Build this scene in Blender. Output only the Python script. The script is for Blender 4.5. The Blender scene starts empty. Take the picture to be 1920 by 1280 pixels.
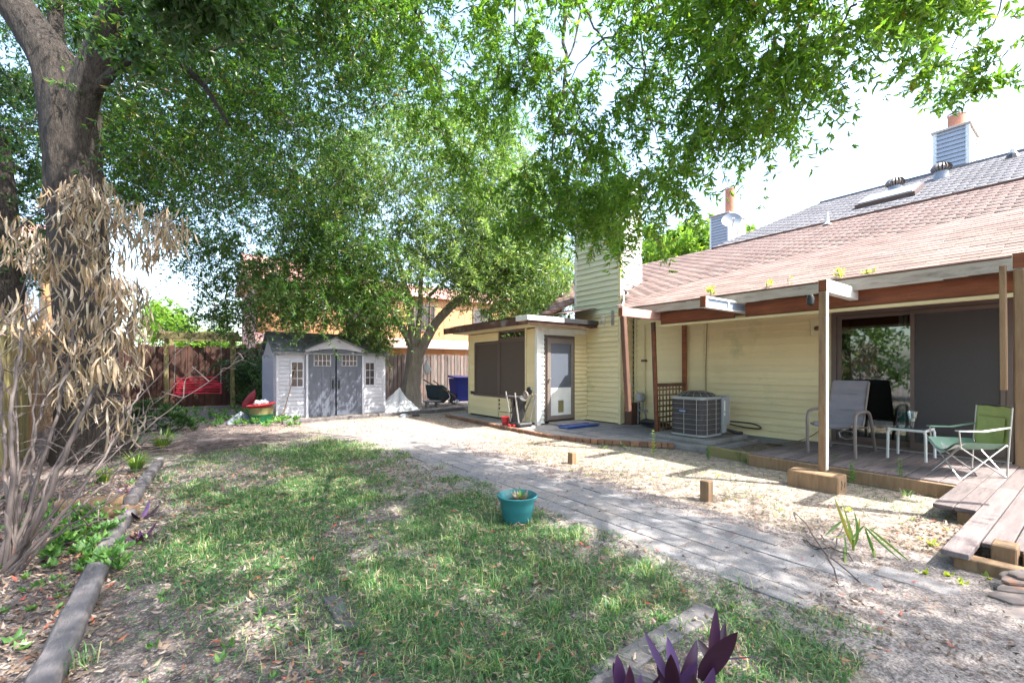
import bpy, math, random
import numpy as np
R = math.radians
rng = np.random.default_rng(7)
random.seed(7)
scene = bpy.context.scene
C = scene.collection

# ------------------------------------------------------------------ camera
YAW = R(36.51)
cam_d = bpy.data.cameras.new('camera')
cam_d.sensor_width = 36.0
cam_d.lens = 36.0 * 835 / 1920
cam_d.shift_y = 50 / 1920
cam_d.clip_start = 0.05
cam_d.clip_end = 600
cam = bpy.data.objects.new('camera', cam_d)
cam.location = (0, 0, 1.4)
cam.rotation_euler = (R(90), 0, -YAW)
C.objects.link(cam)
scene.camera = cam

# ------------------------------------------------------------------ light
SUN = np.array([0.38, -0.59, 1.0]); SUN /= np.linalg.norm(SUN)
EL = math.asin(SUN[2]); AZ = math.atan2(SUN[0], SUN[1])
world = bpy.data.worlds.new('World')
scene.world = world
world.use_nodes = True
wn = world.node_tree
bg = wn.nodes['Background']
sky = wn.nodes.new('ShaderNodeTexSky')
sky.sky_type = 'NISHITA'
sky.sun_disc = False
sky.sun_elevation = EL
sky.sun_rotation = AZ
sky.air_density = 1.1
sky.dust_density = 3.0
sky.ozone_density = 1.0
wn.links.new(sky.outputs[0], bg.inputs['Color'])
bg.inputs['Strength'].default_value = 0.15
sd = bpy.data.lights.new('sun', 'SUN')
sd.energy = 3.1
sd.angle = R(0.53)
sd.color = (1.0, 0.96, 0.88)
so = bpy.data.objects.new('sun', sd)
so.rotation_euler = (R(90) - EL, 0, math.atan2(SUN[1], SUN[0]) + R(90))
C.objects.link(so)
scene.view_settings.view_transform = 'Standard'
scene.view_settings.look = 'None'
scene.view_settings.gamma = 1
scene.view_settings.use_curve_mapping = False
scene.view_settings.exposure = 2.42
scene.cycles.use_denoising = True
scene.cycles.use_adaptive_sampling = False
scene.cycles.sample_clamp_indirect = 4
scene.cycles.max_bounces = 8
scene.cycles.diffuse_bounces = 4
scene.cycles.transparent_max_bounces = 12

CE, SE = math.cos(YAW), math.sin(YAW)
def at(px, py, Y):
    """world point seen at photo pixel (px,py) at depth Y metres"""
    X = (px - 960) * Y / 835
    return np.array([X * CE + Y * SE, -X * SE + Y * CE, 1.4 - (py - 690) * Y / 835])
def gp(px, py, z=0.0):
    return at(px, py, 835 * (1.4 - z) / (py - 690))

# ------------------------------------------------------------------ materials
def nodes(name):
    m = bpy.data.materials.new(name)
    m.use_nodes = True
    nt = m.node_tree
    return m, nt, nt.nodes['Principled BSDF'], nt.nodes['Material Output']
def mix(nt, fac, a, b, blend='MIX'):
    n = nt.nodes.new('ShaderNodeMix'); n.data_type = 'RGBA'; n.blend_type = blend
    for sock, v in ((n.inputs[0], fac), (n.inputs[6], a), (n.inputs[7], b)):
        if isinstance(v, (int, float)): sock.default_value = v
        elif isinstance(v, tuple): sock.default_value = (*v[:3], 1)
        else: nt.links.new(v, sock)
    return n.outputs[2]
def pos(nt, scale=(1, 1, 1)):
    g = nt.nodes.new('ShaderNodeNewGeometry')
    m = nt.nodes.new('ShaderNodeMapping')
    m.inputs['Scale'].default_value = scale
    nt.links.new(g.outputs['Position'], m.inputs['Vector'])
    return m.outputs[0]
def noise(nt, vec, scale, detail=4, rough=.6, lo=.35, hi=.65):
    n = nt.nodes.new('ShaderNodeTexNoise')
    n.inputs['Scale'].default_value = scale
    n.inputs['Detail'].default_value = detail
    n.inputs['Roughness'].default_value = rough
    nt.links.new(vec, n.inputs['Vector'])
    r = nt.nodes.new('ShaderNodeMapRange')
    r.inputs[1].default_value = lo; r.inputs[2].default_value = hi
    nt.links.new(n.outputs[0], r.inputs[0])
    return r.outputs[0]
def math_(nt, op, a, b=None, c=None):
    n = nt.nodes.new('ShaderNodeMath'); n.operation = op
    for i, v in enumerate((a, b, c)):
        if v is None: continue
        if isinstance(v, (int, float)): n.inputs[i].default_value = v
        else: nt.links.new(v, n.inputs[i])
    return n.outputs[0]
def bump(nt, bsdf, h, strength, dist=.01):
    b = nt.nodes.new('ShaderNodeBump')
    b.inputs['Strength'].default_value = strength
    b.inputs['Distance'].default_value = dist
    nt.links.new(h, b.inputs['Height'])
    nt.links.new(b.outputs[0], bsdf.inputs['Normal'])
def rnd(nt):
    o = nt.nodes.new('ShaderNodeObjectInfo')
    a = nt.nodes.new('ShaderNodeAttribute'); a.attribute_name = 'rnd'
    return math_(nt, 'FRACT', math_(nt, 'ADD', o.outputs['Random'], a.outputs['Fac']))
def gritty(nt, v, col, k, s):
    f = math_(nt, 'MULTIPLY_ADD', noise(nt, v, s, 3, .7, .32, .68), 2 * k, 1 - k)
    cc = nt.nodes.new('ShaderNodeCombineColor')
    for i in range(3): nt.links.new(f, cc.inputs[i])
    return mix(nt, 1.0, col, cc.outputs[0], 'MULTIPLY')
def M(name, c1, c2=None, c3=None, scale=3, stretch=(1, 1, 1), rough=.7, bmp=.3, bscale=60, bdist=.004,
      metal=0, var=.25, c3lo=.55, spec=.5, c3scale=None, grit=0, gscale=120):
    """weathered material: c1/c2 by noise, c3 as dirt patches, value varying per piece"""
    m, nt, b, out = nodes(name)
    v = pos(nt, stretch)
    c2 = c2 or tuple(x * .7 for x in c1)
    col = mix(nt, noise(nt, v, scale, 6), c1, c2)
    col = mix(nt, math_(nt, 'MULTIPLY', noise(nt, v, scale * 9, 4), .45), col, c2)
    if c3: col = mix(nt, noise(nt, v, c3scale or scale * .6, 6, .7, c3lo, c3lo + .15), col, c3)
    if var:
        r = rnd(nt)
        f = math_(nt, 'MULTIPLY_ADD', r, 2 * var, 1 - var)
        cc = nt.nodes.new('ShaderNodeCombineColor')
        for i in range(3): nt.links.new(f, cc.inputs[i])
        col = mix(nt, 1.0, col, cc.outputs[0], 'MULTIPLY')
    if grit: col = gritty(nt, v, col, grit, gscale)
    nt.links.new(col, b.inputs['Base Color'])
    b.inputs['Roughness'].default_value = rough
    b.inputs['Metallic'].default_value = metal
    b.inputs['Specular IOR Level'].default_value = spec
    if bmp: bump(nt, b, noise(nt, v, bscale, 5, .65, .2, .8), bmp, bdist)
    return m
def leafmat(name, cols, trans=.35, rough=.5):
    """cols: colours picked per leaf by the rnd attribute"""
    m, nt, b, out = nodes(name)
    a = nt.nodes.new('ShaderNodeAttribute'); a.attribute_name = 'rnd'
    o = nt.nodes.new('ShaderNodeObjectInfo')
    f = math_(nt, 'FRACT', math_(nt, 'ADD', a.outputs['Fac'], o.outputs['Random']))
    cr = nt.nodes.new('ShaderNodeValToRGB')
    e = cr.color_ramp.elements
    e[0].position = cols[0][0]; e[0].color = (*cols[0][1], 1)
    e[1].position = cols[-1][0]; e[1].color = (*cols[-1][1], 1)
    for p_, c_ in cols[1:-1]:
        x = e.new(p_); x.color = (*c_, 1)
    nt.links.new(f, cr.inputs[0])
    nt.links.new(cr.outputs[0], b.inputs['Base Color'])
    b.inputs['Roughness'].default_value = rough
    if trans:
        t = nt.nodes.new('ShaderNodeBsdfTranslucent')
        tc = mix(nt, 1.0, cr.outputs[0], (1.9, 1.9, .85), 'MULTIPLY')
        nt.links.new(tc, t.inputs[0])
        ms = nt.nodes.new('ShaderNodeMixShader'); ms.inputs[0].default_value = trans
        nt.links.new(b.outputs[0], ms.inputs[1]); nt.links.new(t.outputs[0], ms.inputs[2])
        nt.links.new(ms.outputs[0], out.inputs[0])
    return m

W = dict(
 siding=M('yellow_siding', (.78, .67, .40), (.73, .62, .37), (.54, .50, .28), scale=1.4, rough=.55, bmp=.15, var=.05, c3lo=.6),
 siding_pale=M('pale_siding', (.60, .61, .45), (.54, .56, .41), (.38, .42, .30), scale=1.2, rough=.55, bmp=.15, var=.05),
 siding_white=M('white_siding', (.66, .68, .66), (.58, .60, .58), scale=2, rough=.5, bmp=.1, var=.04),
 siding_grey=M('grey_siding', (.32, .35, .40), (.28, .31, .36), scale=2, rough=.5, bmp=.1, var=.05),
 trim=M('cream_trim', (.68, .60, .36), (.58, .52, .32), scale=3, rough=.5, bmp=.1, var=.05),
 white=M('white_paint', (.72, .72, .70), (.62, .62, .60), (.40, .30, .24), scale=4, rough=.5, bmp=.2, var=.05, c3lo=.62),
 greypaint=M('weathered_fascia', (.50, .45, .42), (.36, .31, .28), (.20, .17, .15), scale=3, stretch=(6, 1, 6), rough=.85, bmp=.5, bscale=40, var=.1),
 redwood=M('red_brown_wood', (.28, .09, .035), (.17, .05, .022), (.07, .03, .02), scale=3, stretch=(8, 1, 8), rough=.7, bmp=.5, bscale=30, var=.15),
 brown=M('brown_stain', (.13, .06, .04), (.09, .045, .03), (.19, .12, .09), scale=3, rough=.65, bmp=.4, bscale=40, var=.15),
 rotten=M('rotten_brown_fascia', (.12, .055, .035), (.06, .03, .02), (.20, .17, .15), scale=5, rough=.9, bmp=.8, bscale=25, var=.2, c3lo=.55),
 bronze=M('bronze_frame', (.12, .085, .075), (.10, .07, .06), scale=5, rough=.45, bmp=.1, var=.05),
 oldwood=M('weathered_wood', (.30, .26, .22), (.20, .17, .14), (.13, .12, .10), scale=3, stretch=(10, 10, 1), rough=.9, bmp=.7, bscale=25, var=.25),
 tanwood=M('tan_timber', (.28, .18, .10), (.20, .12, .065), (.13, .09, .06), scale=4, stretch=(7, 7, 1), rough=.85, bmp=.6, bscale=25, var=.12),
 deck=M('grey_deck_boards', (.20, .16, .155), (.125, .10, .10), (.075, .065, .065), grit=.3, gscale=80, scale=2.5, stretch=(1, 9, 1), rough=.9, bmp=.7, bscale=25, var=.22),
 log=M('grey_landscape_log', (.15, .135, .14), (.085, .075, .08), (.24, .205, .185), scale=3, stretch=(5, 1, 5), rough=.9, bmp=.8, bscale=30, var=.15),
 fenceshaded=M('shaded_red_fence_boards', (.08, .03, .018), (.04, .02, .015), (.03, .028, .02), scale=3, stretch=(9, 9, .8), rough=.9, bmp=.6, bscale=30, var=.4),  # tree shade is put into this darker red board colour
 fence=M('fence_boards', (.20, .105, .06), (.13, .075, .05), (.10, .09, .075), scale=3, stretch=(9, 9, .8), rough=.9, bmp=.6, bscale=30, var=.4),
 fencegrey=M('grey_fence_boards', (.20, .165, .15), (.11, .09, .085), (.27, .10, .06), scale=3, stretch=(9, 9, .8), rough=.9, bmp=.6, bscale=30, var=.4),
 mossy=M('mossy_timber', (.20, .20, .06), (.22, .17, .09), (.08, .09, .03), scale=4, stretch=(3, 3, 1), rough=.95, bmp=.6, bscale=30, var=.15),
 shedwall=M('shed_wall_plastic', (.50, .50, .56), (.44, .44, .50), (.35, .35, .36), scale=3, rough=.6, bmp=.15, var=.04, c3lo=.62),
 sheddoor=M('shed_door_plastic', (.095, .105, .14), (.08, .09, .12), (.18, .19, .22), scale=3, rough=.55, bmp=.2, var=.04, c3lo=.62),
 shedroof=M('shed_roof_shingle', (.20, .205, .215), (.15, .155, .165), (.20, .13, .09), scale=5, rough=.8, bmp=.5, bscale=50, var=.2, c3lo=.68),
 shingle=M('brown_shingles', (.225, .15, .13), (.17, .112, .095), (.17, .14, .13), scale=1.0, rough=.95, bmp=.6, bscale=90, var=.2, c3lo=.56, c3scale=2.2),
 shingle_grey=M('grey_shingles', (.17, .163, .17), (.13, .125, .132), scale=1.0, rough=.95, bmp=.6, bscale=90, var=.18),
 concrete=M('concrete', (.30, .28, .27), (.20, .19, .185), (.12, .11, .11), grit=.25, scale=2.5, rough=.9, bmp=.4, bscale=70, var=.05),
 paver=M('paver', (.225, .215, .22), (.155, .148, .155), (.27, .235, .215), grit=.4, gscale=110, scale=2.6, rough=.9, bmp=.7, bscale=130, var=.07, c3lo=.5, c3scale=1.1),
 brick=M('brick_edging', (.26, .13, .075), (.19, .10, .06), (.13, .11, .09), scale=6, rough=.9, bmp=.6, bscale=60, var=.25),
 stone=M('flat_stones', (.25, .215, .205), (.18, .14, .125), (.33, .13, .05), scale=6, rough=.85, bmp=.5, bscale=40, var=.25, c3lo=.55),
 bark=M('tree_bark', grit=.6, gscale=9, c1=(.075, .058, .045), c2=(.028, .021, .017), c3=(.10, .095, .075), scale=5, stretch=(4, 4, .7), rough=.95, bmp=1.0, bscale=11, bdist=.06, var=0, c3lo=.6),
 bark2=M('grey_bark', (.29, .25, .215), (.16, .135, .115), (.16, .17, .10), scale=5, stretch=(3, 3, .7), rough=.95, bmp=.8, bscale=20, bdist=.01, var=0),
 twig=M('twig_bark', (.15, .125, .10), (.10, .085, .07), scale=6, rough=.9, bmp=0, var=0),
 deadstem=M('dead_stems', (.14, .11, .105), (.07, .055, .052), (.16, .085, .07), scale=5, stretch=(3, 3, 1), rough=.8, bmp=.4, bscale=40, var=.25, c3lo=.58),
 green_pot=M('teal_plastic', (.025, .17, .185), (.02, .14, .155), (.10, .20, .20), scale=6, rough=.4, bmp=.1, var=0, c3lo=.62),
 green=M('green_plastic', (.02, .20, .08), (.02, .16, .07), scale=6, rough=.45, bmp=.1, var=0),
 red=M('red_plastic', (.50, .03, .035), (.38, .02, .03), scale=6, rough=.5, bmp=.1, var=.1),
 redpaint=M('red_swing_paint', (.62, .03, .07), (.45, .02, .05), scale=6, rough=.5, bmp=.2, var=.2),
 blue=M('blue_plastic', (.02, .035, .28), (.02, .03, .22), scale=6, rough=.4, bmp=.1, var=0),
 bluemat=M('blue_mat', (.04, .11, .27), (.035, .09, .22), scale=6, rough=.6, bmp=.1, var=.05),
 black=M('black_plastic', (.025, .025, .027), (.018, .018, .02), scale=6, rough=.5, bmp=.1, var=0),
 darkteal=M('dark_teal_steel', (.03, .06, .075), (.02, .04, .05), (.09, .06, .04), scale=6, rough=.5, bmp=.2, var=0),
 steel=M('brushed_metal', (.50, .49, .47), (.40, .39, .38), scale=8, rough=.35, metal=.7, bmp=.1, var=0),
 taupe=M('taupe_powder_coat', (.20, .165, .15), (.17, .14, .125), scale=8, rough=.45, bmp=.05, var=0),
 sling=M('grey_sling_fabric', (.27, .25, .285), (.23, .215, .245), scale=5, rough=.8, bmp=.5, bscale=300, bdist=.001, var=0),
 canvas=M('green_canvas', (.38, .44, .17), (.32, .38, .14), scale=6, rough=.8, bmp=.5, bscale=30, var=0),
 canvas_teal=M('pale_teal_canvas', (.22, .36, .27), (.18, .30, .23), scale=6, rough=.8, bmp=.3, bscale=40, var=0),
 ac_grey=M('unit_grey_metal', (.33, .34, .35), (.28, .29, .30), scale=6, rough=.45, bmp=.1, var=0),
 ac_dark=M('unit_coil', (.065, .06, .065), (.05, .045, .05), scale=200, rough=.7, bmp=.6, bscale=250, bdist=.003, var=0),
 orange_wall=M('orange_wood_panel', (.44, .24, .11), (.36, .19, .09), (.28, .15, .09), scale=1.5, stretch=(3, 3, .5), rough=.8, bmp=.3, bscale=30, var=.08),
 pink=M('pink_band', (.52, .30, .26), (.44, .25, .22), scale=2, rough=.8, bmp=.3, var=.05),
 pinkroof=M('terracotta_shingles', (.40, .20, .17), (.33, .16, .14), scale=3, rough=.95, bmp=.5, bscale=60, var=.2),
 clay=M('terracotta_flue', (.46, .20, .12), (.38, .16, .10), scale=5, rough=.8, bmp=.3, var=0),
 cloth=M('white_sheet', (.66, .66, .68), (.56, .57, .60), scale=4, rough=.7, bmp=.3, bscale=20, var=0),
 dishgrey=M('dish_grey', (.24, .26, .29), (.20, .22, .25), scale=4, rough=.4, bmp=0, var=0),
 soil=M('potting_soil', (.10, .07, .05), (.06, .045, .035), (.20, .15, .10), scale=20, rough=1, bmp=.8, bscale=60, var=0),
 purple=leafmat('purple_leaf', [(0, (.035, .01, .025)), (.45, (.05, .015, .04)), (.7, (.09, .04, .12)), (1, (.17, .10, .25))], .15, .35),
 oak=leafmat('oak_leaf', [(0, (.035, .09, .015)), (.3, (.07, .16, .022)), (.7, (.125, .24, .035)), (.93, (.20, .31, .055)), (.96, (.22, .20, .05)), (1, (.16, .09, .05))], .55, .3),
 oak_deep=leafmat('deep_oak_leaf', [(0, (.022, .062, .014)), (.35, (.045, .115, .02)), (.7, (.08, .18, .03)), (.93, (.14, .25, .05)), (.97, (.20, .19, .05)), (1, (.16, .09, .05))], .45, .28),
 oak2=leafmat('oak_leaf_pale', [(0, (.05, .11, .03)), (.35, (.09, .17, .045)), (.75, (.16, .25, .075)), (1, (.30, .36, .16))], .42, .3),
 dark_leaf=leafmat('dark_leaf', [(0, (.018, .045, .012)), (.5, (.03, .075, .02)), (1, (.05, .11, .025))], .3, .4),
 lime=leafmat('lime_leaf', [(0, (.09, .19, .02)), (.5, (.14, .26, .03)), (1, (.22, .33, .05))], .45, .5),
 grass=leafmat('grass_blade', [(0, (.03, .09, .03)), (.35, (.06, .16, .05)), (.65, (.12, .24, .07)), (.82, (.22, .31, .11)), (.92, (.34, .32, .17)), (1, (.42, .35, .22))], .3, .5),
 weed=leafmat('weed_leaf', [(0, (.05, .14, .03)), (.5, (.09, .21, .05)), (1, (.16, .28, .07))], .35, .5),
 roofweed=leafmat('roof_weed_leaf', [(0, (.25, .33, .05)), (1, (.40, .45, .08))], .4, .5),
 strap=leafmat('strap_leaf', [(0, (.06, .15, .03)), (.6, (.12, .22, .05)), (1, (.30, .28, .07))], .3, .4),
 dryleaf=leafmat('dry_leaf', [(0, (.22, .145, .09)), (.35, (.34, .25, .165)), (.65, (.28, .235, .205)), (.85, (.46, .38, .30)), (1, (.14, .08, .055))], .2, .7),
 litter=leafmat('litter_leaf', [(0, (.05, .035, .028)), (.35, (.11, .07, .05)), (.65, (.20, .14, .105)), (.88, (.36, .29, .24)), (.96, (.30, .12, .06)), (1, (.34, .06, .04))], .05, .8),
)
def glassmat(name, tint, refl, rough=.02):
    m, nt, b, out = nodes(name)
    nt.nodes.remove(b)
    g = nt.nodes.new('ShaderNodeBsdfGlossy'); g.inputs['Roughness'].default_value = rough
    g.inputs['Color'].default_value = (.9, .95, .93, 1)
    t = nt.nodes.new('ShaderNodeBsdfTransparent'); t.inputs[0].default_value = (*tint, 1)
    lw = nt.nodes.new('ShaderNodeLayerWeight'); lw.inputs[0].default_value = .5
    f = math_(nt, 'MULTIPLY_ADD', lw.outputs['Facing'], .5, refl)
    ms = nt.nodes.new('ShaderNodeMixShader')
    nt.links.new(f, ms.inputs[0]); nt.links.new(t.outputs[0], ms.inputs[1]); nt.links.new(g.outputs[0], ms.inputs[2])
    nt.links.new(ms.outputs[0], out.inputs[0])
    return m
W['glass'] = glassmat('door_glass', (.55, .6, .58), .12)
W['clear'] = glassmat('clear_glass', (.9, .92, .9), .06)
def screenmat(name, col, open_):
    m, nt, b, out = nodes(name)
    b.inputs['Base Color'].default_value = (*col, 1); b.inputs['Roughness'].default_value = .6
    v = pos(nt)
    bump(nt, b, noise(nt, v, 3, 2), .1)
    t = nt.nodes.new('ShaderNodeBsdfTransparent')
    ms = nt.nodes.new('ShaderNodeMixShader'); ms.inputs[0].default_value = open_
    nt.links.new(b.outputs[0], ms.inputs[1]); nt.links.new(t.outputs[0], ms.inputs[2])
    nt.links.new(ms.outputs[0], out.inputs[0])
    return m
W['screen'] = screenmat('door_screen', (.06, .055, .055), .25)
W['screen_brown'] = screenmat('porch_screen', (.10, .075, .06), .2)
W['screen_blue'] = screenmat('screen_door_mesh', (.10, .115, .15), .15)
W['inside'] = M('dark_interior', (.06, .055, .05), (.045, .04, .038), scale=2, rough=.9, bmp=0, var=0)
W['panewin'] = M('dark_window_pane', (.035, .03, .035), (.05, .04, .045), scale=6, rough=.12, bmp=0, var=.2)
W['bluewin'] = M('sky_blue_window_pane', (.30, .38, .50), (.24, .30, .42), scale=6, rough=.15, bmp=0, var=.1)

# ------------------------------------------------------------------ geometry helpers
def wl(o):
    v = np.array(o.location, float)
    while o.parent is not None:
        o = o.parent; v = v + np.array(o.location, float)
    return v
def tag(o, label=None, cat=None, group=None, kind=None):
    if label: o['label'] = label
    if cat: o['category'] = cat
    if group: o['group'] = group
    if kind: o['kind'] = kind
    return o
def thing(name, label, cat, loc, group=None):
    o = bpy.data.objects.new(name, None); C.objects.link(o)
    o.empty_display_size = .1
    o.location = tuple(float(a) for a in loc)
    return tag(o, label, cat, group)
def link(name, me, loc, parent=None, rot=None):
    o = bpy.data.objects.new(name, me); C.objects.link(o)
    loc = np.array(loc, float)
    if parent is not None:
        o.parent = parent; loc = loc - wl(parent)
    o.location = tuple(loc)
    if rot is not None: o.rotation_euler = rot
    return o
def npmesh(name, V, F, mat, smooth=False, attr=None, uniform=None):
    """F: (n,k) array of equal-size faces, or a python list of mixed faces"""
    me = bpy.data.meshes.new(name)
    V = np.asarray(V, np.float32)
    if isinstance(F, np.ndarray):
        n, k = F.shape
        me.vertices.add(len(V)); me.vertices.foreach_set('co', V.ravel())
        me.loops.add(n * k); me.loops.foreach_set('vertex_index', F.astype(np.int32).ravel())
        me.polygons.add(n); me.polygons.foreach_set('loop_start', np.arange(0, n * k, k, dtype=np.int32))
    else:
        me.from_pydata([tuple(map(float, v)) for v in V], [], F)
    me.update(calc_edges=True)
    if smooth: me.polygons.foreach_set('use_smooth', np.ones(len(me.polygons), bool))
    if attr is not None:
        a = me.attributes.new('rnd', 'FLOAT', 'POINT'); a.data.foreach_set('value', np.asarray(attr, np.float32))
    me.materials.append(mat)
    return me
class MB:
    def __init__(s): s.v = []; s.f = []
    def add(s, V, F):
        n = len(s.v); s.v.extend([tuple(map(float, p)) for p in V]); s.f.extend([tuple(i + n for i in f) for f in F]); return s
    def box(s, lo, hi, bev=0.0):
        V, F = boxvf(lo, hi, bev); return s.add(V, F)
    def beam(s, a, b, w, h=None, up=(0, 0, 1), bev=0.0):
        V, F = beamvf(a, b, w, h or w, up, bev); return s.add(V, F)
    def tube(s, pts, rad, seg=8, cap=True):
        V, F = tubevf(pts, rad, seg, cap); return s.add(V, F)
    def lathe(s, prof, c, seg=24, axis=None):
        V = []; F = []
        for (r, z) in prof:
            for k in range(seg):
                a = 2 * math.pi * k / seg
                V.append((c[0] + r * math.cos(a), c[1] + r * math.sin(a), c[2] + z))
        for i in range(len(prof) - 1):
            for k in range(seg):
                k2 = (k + 1) % seg
                F.append((i * seg + k, i * seg + k2, (i + 1) * seg + k2, (i + 1) * seg + k))
        return s.add(V, F)
    def prism(s, poly, n0, n1):
        """poly: list of 3d points, extruded from offset n0 to n1 (3-vectors)"""
        poly = [np.array(p, float) for p in poly]; k = len(poly)
        V = [p + np.array(n0) for p in poly] + [p + np.array(n1) for p in poly]
        F = [tuple(range(k))[::-1], tuple(range(k, 2 * k))] + [(i, (i + 1) % k, (i + 1) % k + k, i + k) for i in range(k)]
        return s.add(V, F)
    def build(s, name, mat, parent=None, smooth=False, label=None, cat=None, group=None, kind=None):
        V = np.array(s.v)
        lo, hi = V.min(0), V.max(0)
        o = np.array([(lo[0] + hi[0]) / 2, (lo[1] + hi[1]) / 2, lo[2]])
        me = bpy.data.meshes.new(name)
        me.from_pydata([tuple(p) for p in (V - o)], [], s.f)
        me.update()
        import bmesh
        bm = bmesh.new(); bm.from_mesh(me); bmesh.ops.recalc_face_normals(bm, faces=bm.faces); bm.to_mesh(me); bm.free()
        if smooth:
            me.polygons.foreach_set('use_smooth', np.ones(len(me.polygons), bool))
            try: me.set_sharp_from_angle(angle=R(40))
            except Exception: pass
        me.materials.append(mat)
        return tag(link(name, me, o, parent), label, cat, group, kind)
def boxvf(lo, hi, bev=0.0):
    x0, y0, z0 = lo; x1, y1, z1 = hi
    if bev <= 0:
        V = [(x, y, z) for x in (x0, x1) for y in (y0, y1) for z in (z0, z1)]
        F = [(0, 1, 3, 2), (4, 6, 7, 5), (0, 4, 5, 1), (2, 3, 7, 6), (0, 2, 6, 4), (1, 5, 7, 3)]
        return V, F
    b = min(bev, (x1 - x0) / 2.2, (y1 - y0) / 2.2, (z1 - z0) / 2.2)
    V = []; idx = {}
    for sx in (0, 1):
        for sy in (0, 1):
            for sz in (0, 1):
                X, Y, Z = (x0, x1)[sx], (y0, y1)[sy], (z0, z1)[sz]
                dx, dy, dz = (b, -b)[sx], (b, -b)[sy], (b, -b)[sz]
                idx[(sx, sy, sz)] = len(V)
                V += [(X, Y + dy, Z + dz), (X + dx, Y, Z + dz), (X + dx, Y + dy, Z)]
    F = []
    for a in range(3):
        for s_ in (0, 1):
            q = []
            for u, v in ((0, 0), (1, 0), (1, 1), (0, 1)):
                key = [0, 0, 0]; key[a] = s_; key[(a + 1) % 3] = u; key[(a + 2) % 3] = v
                q.append(idx[tuple(key)] + a)
            F.append(tuple(q))
    for a in range(3):
        b1, c1 = (a + 1) % 3, (a + 2) % 3
        for u in (0, 1):
            for v in (0, 1):
                k0 = [0, 0, 0]; k0[b1] = u; k0[c1] = v; k1 = list(k0); k1[a] = 1
                F.append((idx[tuple(k0)] + b1, idx[tuple(k0)] + c1, idx[tuple(k1)] + c1, idx[tuple(k1)] + b1))
    for k, i in idx.items(): F.append((i, i + 1, i + 2))
    return V, F
def beamvf(a, b, w, h, up=(0, 0, 1), bev=0.0):
    a = np.array(a, float); b = np.array(b, float); d = b - a; L = np.linalg.norm(d); d /= L
    up = np.array(up, float)
    if abs(np.dot(d, up)) > .98: up = np.array([1., 0, 0])
    s_ = np.cross(d, up); s_ /= np.linalg.norm(s_); u = np.cross(s_, d)
    V, F = boxvf((-w / 2, 0, -h / 2), (w / 2, L, h / 2), bev)
    return [a + s_ * p[0] + d * p[1] + u * p[2] for p in V], F
def tubevf(pts, rad, seg=8, cap=True):
    pts = [np.array(p, float) for p in pts]; n = len(pts)
    if np.isscalar(rad): rad = [rad] * n
    V = []; F = []; ref = None
    for i in range(n):
        t = pts[min(i + 1, n - 1)] - pts[max(i - 1, 0)]; t /= (np.linalg.norm(t) + 1e-9)
        if ref is None:
            ref = np.array([0, 0, 1.]) if abs(t[2]) < .9 else np.array([1., 0, 0])
        u = np.cross(t, ref); u /= (np.linalg.norm(u) + 1e-9); ref = np.cross(u, t)
        for k in range(seg):
            a = 2 * math.pi * k / seg
            V.append(pts[i] + rad[i] * (math.cos(a) * u + math.sin(a) * ref))
    for i in range(n - 1):
        for k in range(seg):
            k2 = (k + 1) % seg
            F.append((i * seg + k, i * seg + k2, (i + 1) * seg + k2, (i + 1) * seg + k))
    if cap:
        F.append(tuple(range(seg))[::-1]); F.append(tuple((n - 1) * seg + k for k in range(seg)))
    return V, F
def smooth_path(pts, n=6, jit=0.0):
    P = [np.array(p, float) for p in pts]
    P = [2 * P[0] - P[1]] + P + [2 * P[-1] - P[-2]]
    out = []
    for i in range(1, len(P) - 2):
        for k in range(n):
            t = k / n
            q = .5 * (2 * P[i] + (P[i + 1] - P[i - 1]) * t + (2 * P[i - 1] - 5 * P[i] + 4 * P[i + 1] - P[i + 2]) * t * t + (-P[i - 1] + 3 * P[i] - 3 * P[i + 1] + P[i + 2]) * t ** 3)
            if jit: q = q + rng.normal(0, jit, 3)
            out.append(q)
    out.append(P[-2]); return out
_cache = {}
def piece(name, parent, mat, lo, hi, bev=.003, label=None):
    """an axis-aligned board/block; alike pieces share their mesh data"""
    lo = np.array(lo, float); hi = np.array(hi, float); d = hi - lo
    key = (mat.name, tuple(np.round(d, 3)), bev)
    if key not in _cache:
        V, F = boxvf(-d / 2, d / 2, bev)
        me = bpy.data.meshes.new(name); me.from_pydata([tuple(map(float, v)) for v in V], [], F); me.update()
        me.materials.append(mat); _cache[key] = me
    o = link(name, _cache[key], (lo + hi) / 2, parent)
    if label: o['label'] = label
    return o
def struct(o): o['kind'] = 'structure'; return o
def copy_tree(o, off=(0, 0, 0), parent=None, rot=None):
    c = o.copy(); C.objects.link(c); c.parent = parent
    if parent is None:
        c.location = tuple(np.array(o.location) + np.array(off))
    if rot is not None: c.rotation_euler = rot
    for ch in list(o.children): copy_tree(ch, parent=c)
    return c
def kites(P, D, S, L, Wd, fold=.25, attr=None):
    """leaves as folded 4-vertex kites; P base, D direction, S side (unit), L, Wd arrays"""
    n = len(P)
    Nn = np.cross(D, S)
    L = L[:, None]; Wd = Wd[:, None]
    a = P; b = P + D * L - Nn * L * .12
    m = P + D * L * .45
    l = m + S * Wd * .5 + Nn * Wd * fold; r = m - S * Wd * .5 + Nn * Wd * fold
    V = np.stack([a, r, b, l], 1).reshape(-1, 3)
    i = np.arange(n)[:, None] * 4
    F = np.concatenate([i + np.array([[0, 1, 2]]), i + np.array([[0, 2, 3]])], 1).reshape(-1, 3)
    A = np.repeat(attr if attr is not None else rng.random(n), 4)
    return V, F, A
def unit(a): return a / (np.linalg.norm(a, axis=-1, keepdims=True) + 1e-9)
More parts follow.
